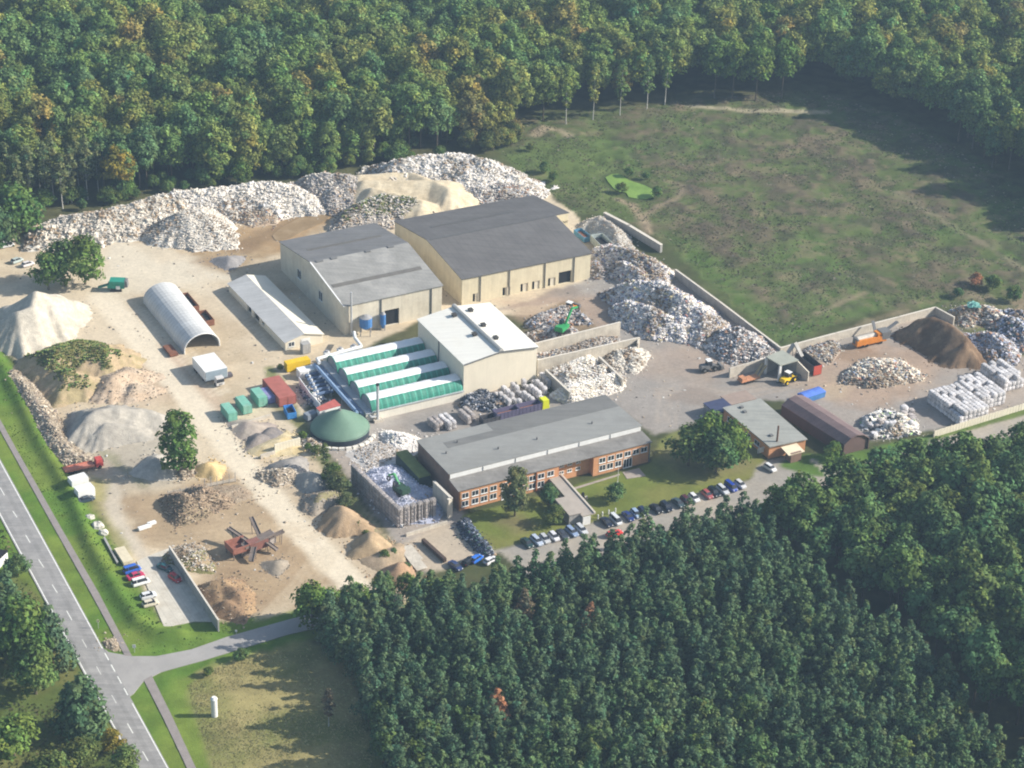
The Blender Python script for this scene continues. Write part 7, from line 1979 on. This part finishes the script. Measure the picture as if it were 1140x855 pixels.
# the ones that show largest: nearest the camera and inside the frame
mixed = set()
print('pines', len(pp_), len(vis))
SPECIAL = {(552, 826): (L_RUST, 'rust brown dead pine standing out in the pine wood near the bottom of the photo'), (690, 690): (L_YEL, None), (655, 728): (L_RUST, 'small rust brown tree in the upper middle of the pine wood'),
           (582, 712): (L_DRY, 'pale leafless-looking tree among the pines below the white hatchbacks')}
spec_pts = []
for (a, b_), (m_, lb) in SPECIAL.items():
    if lb: g = G(a, b_); spec_pts.append((g.x, g.y, m_, lb))
near = lambda x, y: any((x - s[0]) ** 2 + (y - s[1]) ** 2 < 9 for s in spec_pts)
ind = []; rest = []
for i, (x, y) in enumerate(pp_):
    if near(x, y): continue
    (ind if (in_view(x, y, 12, 8) and len(ind) < 290) else rest).append((x, y))
for x, y in ind:
    f = R3.random()
    if f < .10: plant(K_OAK, x, y, R3.uniform(.62, .8), 1.05, 'small broadleaf tree scattered among the dark pines of the foreground wood', 'broadleaf trees among the pines', R3)
    else: plant(K_PINE, x, y, R3.uniform(.76, 1.16), R3.uniform(.88, 1.12), 'dark green pine in the dense wood that fills the foreground', 'pines of the foreground wood', R3)
for x, y, m_, lb in spec_pts: plant(K_PINE, x, y, 1.05, 1.0, lb, None, R3, m_)
stuff_trees('pine_wood', None, [p for p in rest if in_view(p[0], p[1], 12, 160)], K_PINE.crowns, None, (.76, 1.16), 43)
# --- broadleaf wood at the lower right
OAK_POLY = [(872, 606), (905, 582), (955, 562), (1010, 548), (1080, 540), (1140, 532), (1250, 515), (1400, 540), (1400, 1000), (1230, 930), (1160, 866), (1100, 808), (1062, 758), (998, 714), (928, 660), (878, 622)]
op_ = fill(OAK_POLY, 7.0, 51)
print('oaks', len(op_))
for x, y in op_:
    if in_view(x, y, 14, 12): plant(K_OAK, x, y, R3.uniform(.85, 1.22), R3.uniform(.9, 1.15), 'broadleaf tree of the rounded dark green wood at the lower right', 'broadleaf trees of the lower right wood', R3)
stuff_trees('broadleaf_wood', None, [p for p in op_ if not in_view(p[0], p[1], 14, 12) and in_view(p[0], p[1], 14, 160)], K_OAK.crowns, None, (.85, 1.2), 53)
for px, py, sc in ((850, 596, .62), (862, 588, .8), (868, 604, .9), (892, 590, .75)): g = G(px, py); plant(K_OAK, g.x, g.y, sc, 1.0, 'broadleaf tree at the corner of the lower right wood, next to the drive', 'trees at the corner of the drive', R3, L_GRN)
# --- the large wood at the back
FAR_POLY = [(-140, 300), (-60, 268), (-20, 250), (28, 238), (70, 232), (110, 226), (160, 214), (200, 208), (250, 203), (300, 196), (345, 192), (400, 184), (440, 178), (480, 172), (530, 166), (560, 156), (585, 140),
            (640, 124), (700, 118), (760, 108), (830, 100), (905, 98), (930, 106), (1000, 128), (1060, 162), (1110, 192), (1140, 212), (1200, 245), (1300, 300), (1300, -75), (-200, -75)]
FIELD = [(1012, -80), (1310, -80), (1310, 70), (1140, 48), (1058, 34)]
fp_ = fill(FAR_POLY, 6.9, 61, exclude=[FIELD])
vis = [p for p in fp_ if in_view(p[0], p[1], 20, 0)]
print('far', len(fp_), len(vis))
ind = vis[:285]; s_ind = set(ind)
BIRCHES = [(35, 232), (52, 228), (70, 232), (80, 226), (98, 222), (22, 238), (60, 222), (88, 215), (110, 216), (45, 218), (10, 228)]
bpts = [G(a, b_) for a, b_ in BIRCHES]
for x, y in ind:
    if any((x - g.x) ** 2 + (y - g.y) ** 2 < 20 for g in bpts): continue
    px, py = PX((x, y, 0)); edge = 1.0
    if px < 40 and py > 240: edge = .7
    kd = K_EDGE if (R3.random() < .55 and ((px < 600 and py > 135) or (px > 900 and py > 90))) else K_BEECH
    plant(kd, x, y, R3.uniform(.64, 1.04), R3.uniform(.95, 1.2), 'green to yellowish broadleaf tree near the front of the big wood behind the works', 'trees at the front of the back wood', R3)
for g in bpts: plant(K_BIRCH, g.x, g.y, R3.uniform(.85, 1.08), 1.0, 'slender pale birch with a white trunk at the left end of the back wood', 'birches of the back wood', R3)
rest = [p for p in fp_ if p not in s_ind and in_view(p[0], p[1], 20, 170)]
stuff_trees('back_wood', None, rest, K_BEECH.crowns, None, (.64, 1.04), 63, (.95, 1.22))
g = G(134, 222); plant(K_BEECH, g.x, g.y, .85, .95, 'bright yellow-green tree at the edge of the back wood behind the white waste bank', None, R3, L_YEL)
g = G(1035, 122); plant(K_BEECH, g.x, g.y, .8, .95, 'golden tree on the dark edge of the wood right of the clearing', None, R3, L_YEL)
for px, py in ((815, 110), (841, 112), (870, 108), (795, 108)):
    g = G(px, py); plant(K_BEECH, g.x, g.y, .95, 1.05, 'tall free-standing tree with a bare pale trunk at the far end of the clearing', 'tall trees at the far end of the clearing', R3, L_GRN)
for px, py in ((690, 128), (720, 122), (660, 132), (630, 138), (740, 116)):
    g = G(px, py); plant(K_BIRCH, g.x, g.y, .95, 1.05, 'thin tree with a visible trunk on the upper left edge of the clearing', 'thin trees on the edge of the clearing', R3, L_AUT)
# undergrowth along the wood edge at the back
for px, py, sc in ((150, 221, .25), (185, 214, .28), (235, 209, .22), (270, 205, .3), (310, 198, .28), (340, 190, .32), (378, 181, .3), (420, 171, .25), (460, 164, .28), (500, 157, .25), (540, 151, .3), (575, 158, .22), (590, 168, .2)):
    g = G(px, py); plant(K_LOW, g.x, g.y, sc * 1.3, .9, 'low shrub between the back wood and the white waste banks', 'shrubs along the back wood', R3, L_SHR, 'shrub')

EDGE = [(20, 244), (60, 236), (110, 229), (160, 219), (210, 209), (260, 203), (310, 195), (350, 196), (400, 187), (450, 180), (500, 174), (550, 166), (575, 158)]
for a, b_ in zip(EDGE[:-1], EDGE[1:]):
    for q in range(5):
        f = R3.random(); g = G(a[0] + (b_[0] - a[0]) * f, a[1] + (b_[1] - a[1]) * f + R3.uniform(-9, 3)); plant(K_LOW, g.x, g.y, R3.uniform(.25, .62), R3.uniform(.8, 1.1), 'bushy undergrowth at the foot of the back wood', 'undergrowth along the back wood', R3, R3.choice((L_AUT, L_SHR, L_MIX, L_GRN)), 'undergrowth_bush')
# --- single trees
def single(kind, px, py, top, label, R=None, m=None, name=None, wide=1.0, group=None):
    g = G(px, py); h = ZT(px, py, top); H0 = {id(K_PINE): 14.2, id(K_OAK): 16.3, id(K_BEECH): 23.5, id(K_BIRCH): 21.5, id(K_LOW): 13.4, id(K_WIDEPINE): 12.3}[id(kind)]
    sc = h / H0; t = plant(kind, g.x, g.y, sc * wide, 1 / wide, label, group, R3, m, name); return t


K_POP = Kind('tall_tree', 'tree', mk(crown_broad, (501, 502), L_GRN, 'crown', R=4.4, H=21, zb=-2.5, nc=50, n=46, size=.5), [trunk_mesh(9, 21, 3, .3, m_bark, 5, 1.6)])
g = G(200, 529); h = ZT(200, 529, 450); t_ = plant(K_POP, g.x, g.y, h / 21.5, 1.0, 'lone tall leafy tree standing among the gravel heaps of the sandy yard', None, R3)
h_ = lambda px, py, top, lb, m=None, sc=1.0: (lambda g, h: plant(K_POP, g.x, g.y, h / 21.5 * sc, 1 / sc, lb, None, R3, m))(G(px, py), ZT(px, py, top))
h_(573, 574, 514, 'tall pale columnar tree directly in front of the office facade', L_BIR, .95)
single(K_LOW, 95, 316, 262, 'rightmost and tallest of the three yard trees at the left edge of the sand', None, L_GRN, wide=.95)
single(K_LOW, 72, 318, 268, 'middle dense green tree of the three yard trees at the left edge of the sand', None, L_MIX, wide=.95)
single(K_LOW, 54, 322, 280, 'lower yellowish green tree, leftmost of the three yard trees at the sand', None, L_GRN, wide=.9)
single(K_LOW, 20, 268, 205, 'bushy yellow green tree at the left edge, below the birches', None, L_GRN)
single(K_LOW, -6, 285, 225, 'dark tree cut by the left edge of the photo above the sand yard', None, L_MIX)
single(K_LOW, 32, 255, 222, 'small grey green tree just left of the white waste bank', None, L_BIR)
single(K_LOW, 766, 518, 474, 'left tree of the big group between the office and the grey-roofed brick building', None, L_MIX, wide=1.05)
single(K_LOW, 788, 516, 460, 'middle and tallest tree of the group beside the grey-roofed brick building', None, L_GRN, wide=.85)
single(K_LOW, 812, 520, 472, 'right tree of the group, yellowish green, touching the grey-roofed brick building', None, L_GRN, wide=1.0)
single(K_LOW, 797, 526, 482, 'shorter dark tree in front of the group on the lawn beside the drive', None, L_MIX, wide=1.1)
single(K_LOW, 611, 562, 540, 'dark green shrub against the office wall beside the walkway', None, L_MIX, 'shrub', 1.1)
single(K_LOW, 617, 583, 563, 'small yellowish shrub on the lawn left of the walkway', None, L_SHR, 'shrub', 1.2)
single(K_LOW, 685, 558, 537, 'round dark green bush alone on the lawn right of the walkway', None, L_MIX, 'shrub', 1.15)
single(K_LOW, 926, 511, 492, 'green bush at the front corner of the brown barrel shed', None, L_GRN, 'shrub', 1.1)
single(K_BIRCH, 362, 527, 494, 'thin yellowish scrub tree just below the green tank', None, L_SHR, 'scrub_tree', 1.3)
single(K_LOW, 376, 549, 526, 'grey green scrub tree above the big brown sand heap', None, L_BIR, 'scrub_tree', 1.2)
single(K_LOW, 385, 566, 548, 'low grey bush at the left wall of the bale enclosure', None, L_BIR, 'shrub', 1.2)
single(K_LOW, 370, 538, 515, 'yellow green bush between the green tank and the bale enclosure', None, L_SHR, 'shrub', 1.0)
single(K_LOW, 312, 412, 405, 'little weed bush at the end of the yellow container', None, L_SHR, 'shrub', 1.2)
for px, py, top, m_ in ((337, 488, 480, L_GRN), (352, 505, 495, L_SHR), (343, 500, 493, L_GRN), (398, 588, 579, L_SHR), (416, 606, 598, L_GRN), (428, 622, 612, L_SHR), (452, 634, 626, L_MIX), (407, 598, 590, L_SHR), (438, 618, 610, L_MIX)):
    single(K_LOW, px, py, top, 'low weed bush in the overgrown seam beside the bale enclosure', None, m_, 'shrub', 1.3, 'weed bushes in the seam')
# pond edge and clearing shrubs
for px, py, top, lb in ((700, 196, 186, 'dark shrub at the upper rim of the green pond'), (719, 199, 191, 'dark bushy shrub along the upper right rim of the green pond'), (692, 214, 203, 'round dark shrub in front of the green pond'), (731, 219, 207, 'small dark shrub at the right tip of the green pond'),
                    (606, 192, 180, 'dark shrub left of the pond by the white waste heap'), (616, 201, 190, 'dark shrub left of the pond, nearer the dark-roofed hall'), (1086, 318, 304, 'rusty bush on the right edge of the clearing'), (1105, 322, 306, 'dark green bush on the right edge of the clearing'),
                    (1066, 330, 320, 'low bush at the corner of the clearing above the brown soil mound'), (1128, 335, 318, 'bush cut off near the right edge of the photo above the junk heaps')):
    single(K_LOW, px, py, top, lb, None, L_RUST if 'rusty' in lb else L_MIX, 'shrub', 1.3)
# lower left corner
single(K_LOW, 30, 748, 666, 'large yellow green tree at the left edge beside the main road', None, L_GRN, wide=.8)
single(K_WIDEPINE, 60, 745, 680, 'dark pine beside the road, right of the large yellow green tree', None, L_PINE, wide=.8)
single(K_WIDEPINE, 14, 725, 640, 'tall dark pine cut by the left edge of the photo', None, L_PINE, wide=.8)
single(K_LOW, 40, 772, 714, 'dense green tree in front of the large yellow green one', None, L_MIX, wide=.9)
single(K_WIDEPINE, 95, 818, 752, 'broad dark pine standing alone by the road near the lower left corner', None, L_PINE, wide=1.0)
single(K_WIDEPINE, 80, 812, 762, 'smaller pine touching the broad dark pine on its left', None, L_PINE, wide=.85)
single(K_LOW, 16, 842, 797, 'round green bush at the left edge near the bottom', None, L_GRN, 'bush', 1.25)
single(K_LOW, 126, 838, 812, 'bright yellow bush at the road side near the bottom', None, L_YEL, 'bush', .95)
single(K_LOW, 140, 868, 832, 'dark bush cut by the bottom edge beside the road', None, L_MIX, 'bush', 1.0)
single(K_LOW, 90, 856, 822, 'low green bush below the broad dark pine', None, L_SHR, 'bush', 1.1)
single(K_LOW, 60, 880, 838, 'scrubby bush at the bottom edge left of the road', None, L_SHR, 'bush', 1.1)
single(K_LOW, 20, 640, 618, 'dark shrub behind the roadside hut', None, L_MIX, 'shrub', 1.2)
single(K_BIRCH, 366, 808, 768, 'pale dry bush in the shade left of the pine wood', None, L_DRY, 'scrub_tree', 1.3)
single(K_LOW, 268, 735, 722, 'dark weed bush on the lower side of the side road', None, L_MIX, 'shrub', 1.2)
single(K_LOW, 232, 752, 742, 'scrubby bush at the edge of the dry grass below the side road', None, L_SHR, 'shrub', 1.2)
for px, py, top in ((365, 690, 655), (348, 698, 650), (395, 680, 648), (425, 672, 640), (455, 668, 640)):
    single(K_LOW, px, py, top, 'leafy green tree at the upper left corner of the pine wood', None, L_GRN, wide=1.0, group='leafy trees at the corner of the pine wood')

# ------------------------------------------------------------------ low growth: grass tufts and cut-over brush
def tufts(name, poly, n, size, cols, seed, holes=(), zf=lambda x, y: 0.0, h=1.0):
    P = W(poly); a = np.array(P); rs = np.random.default_rng(seed)
    x = rs.uniform(a[:, 0].min(), a[:, 0].max(), n * 3); y = rs.uniform(a[:, 1].min(), a[:, 1].max(), n * 3)
    ok = sdf_poly(x, y, P) > .5
    for e in holes: ok &= sdf_poly(x, y, W(e)) < 0
    dens = fbm(x, y, 12.0, seed + 9, 4); ok &= rs.random(len(x)) < np.clip((dens - .35) / .25, .05, 1)
    x, y = x[ok][:n], y[ok][:n]; ix = np.clip(((x - X0) / ST).round().astype(int), 0, nx - 1); iy = np.clip(((y - Y0) / ST).round().astype(int), 0, ny - 1); z = gz[iy, ix]
    V = []; F = []; C = []
    cl = np.array(cols); pick = rs.integers(0, len(cols), len(x))
    for i in range(len(x)):
        c = cl[pick[i]] * (.75 + .5 * rs.random()); s = size[0] + (size[1] - size[0]) * rs.random() ** 2
        for q in range(3):
            t = rs.random() * 3.14; dx, dy = math.cos(t) * s, math.sin(t) * s; o = len(V); hh = s * h * (.35 + .4 * rs.random()); lx_, ly_ = dy * .9, -dx * .9
            V += [(x[i] - dx, y[i] - dy, z[i] - .1), (x[i] + dx, y[i] + dy, z[i] - .1), (x[i] + dx * .7 + lx_, y[i] + dy * .7 + ly_, z[i] + hh), (x[i] - dx * .6 + lx_, y[i] - dy * .6 + ly_, z[i] + hh * .8)]
            F.append((o, o + 1, o + 2, o + 3)); C.append(tuple(c))
    me = to_mesh(name, V, F, C, m_tuft); o = bpy.data.objects.new(name, me); COL.objects.link(o); o['kind'] = 'stuff'; return o


m_tuft = mat('grass and brush', attr=True, rough=.95, var=.1, scale=2, fine=0, spec=.05)
tufts('brush', CLEARING, 26000, (.12, .5), [(.10, .13, .05), (.085, .115, .045), (.12, .105, .065), (.115, .095, .07), (.11, .15, .045), (.08, .085, .05), (.22, .18, .12), (.30, .26, .19)], 71, [[(668, 193), (690, 188), (712, 198), (736, 210), (736, 222), (702, 224), (680, 214)]], h=.6)
tufts('grass_tufts', [(0, 395), (45, 452), (72, 510), (106, 562), (138, 618), (182, 692), (250, 694), (320, 682), (200, 728), (152, 728), (60, 575), (0, 475)], 7000, (.10, .28), [(.10, .19, .035), (.13, .21, .04), (.09, .16, .035), (.17, .20, .06)], 72)
tufts('dry_grass', [(205, 762), (240, 742), (345, 716), (390, 745), (425, 870), (240, 870), (215, 800)], 11000, (.10, .30), [(.38, .33, .15), (.33, .29, .13), (.24, .26, .09), (.44, .39, .20)], 73, h=.6)
tufts('weeds', [(-40, 590), (0, 580), (40, 655), (90, 750), (150, 870), (-40, 870)], 3500, (.2, .6), [(.16, .16, .06), (.12, .15, .045), (.2, .18, .08)], 74)

# ------------------------------------------------------------------ litter blown and dropped over the yard
lb_ = MB(); rs = np.random.default_rng(99)
ys, xs = np.nonzero(np.isin(zone, [4, 5])); pk = rs.integers(0, len(ys), 5200); dn = fbm(gx, gy, 16.0, 120, 4)
for q in pk:
    j, i = ys[q], xs[q]
    if rs.random() > (dn[j, i] - .36) * 4: continue
    x, y = gx[j, i] + rs.random() - .5, gy[j, i] + rs.random() - .5; s = .12 + .45 * rs.random() ** 3
    c = ((.62, .6, .56), (.36, .3, .23), (.22, .19, .16), (.5, .42, .32), (.15, .14, .13))[rs.integers(0, 5)]
    lb_.box(x, y, gz[j, i] - .03, s * (1 + rs.random()), s, s * (.15 + .5 * rs.random()), rs.random() * 6.28, c, 0, tl=.8, tw=.8)
tag(lb_.build('litter', m_bits), kind='stuff')

# ------------------------------------------------------------------ haze of the warm day: even, thin air from below the ground to above the aircraft
hz_ = MB(); hz_.box(0, 3750, -2.6, 12300, 10800, 326)
ho = hz_.build('haze', mat('haze', var=0)); ho['kind'] = 'stuff'
mh = ho.data.materials[0]; nt = mh.node_tree; nt.nodes.remove(nt.nodes['Principled BSDF'])
for n_ in list(nt.nodes):
    if n_.type != 'OUTPUT_MATERIAL': nt.nodes.remove(n_)
pv = nt.nodes.new('ShaderNodeVolumePrincipled'); pv.inputs['Color'].default_value = (.52, .74, 1.0, 1); pv.inputs['Density'].default_value = HAZE_D
pv.inputs['Anisotropy'].default_value = 0.1
nt.links.new(pv.outputs[0], nt.nodes['Material Output'].inputs['Volume'])
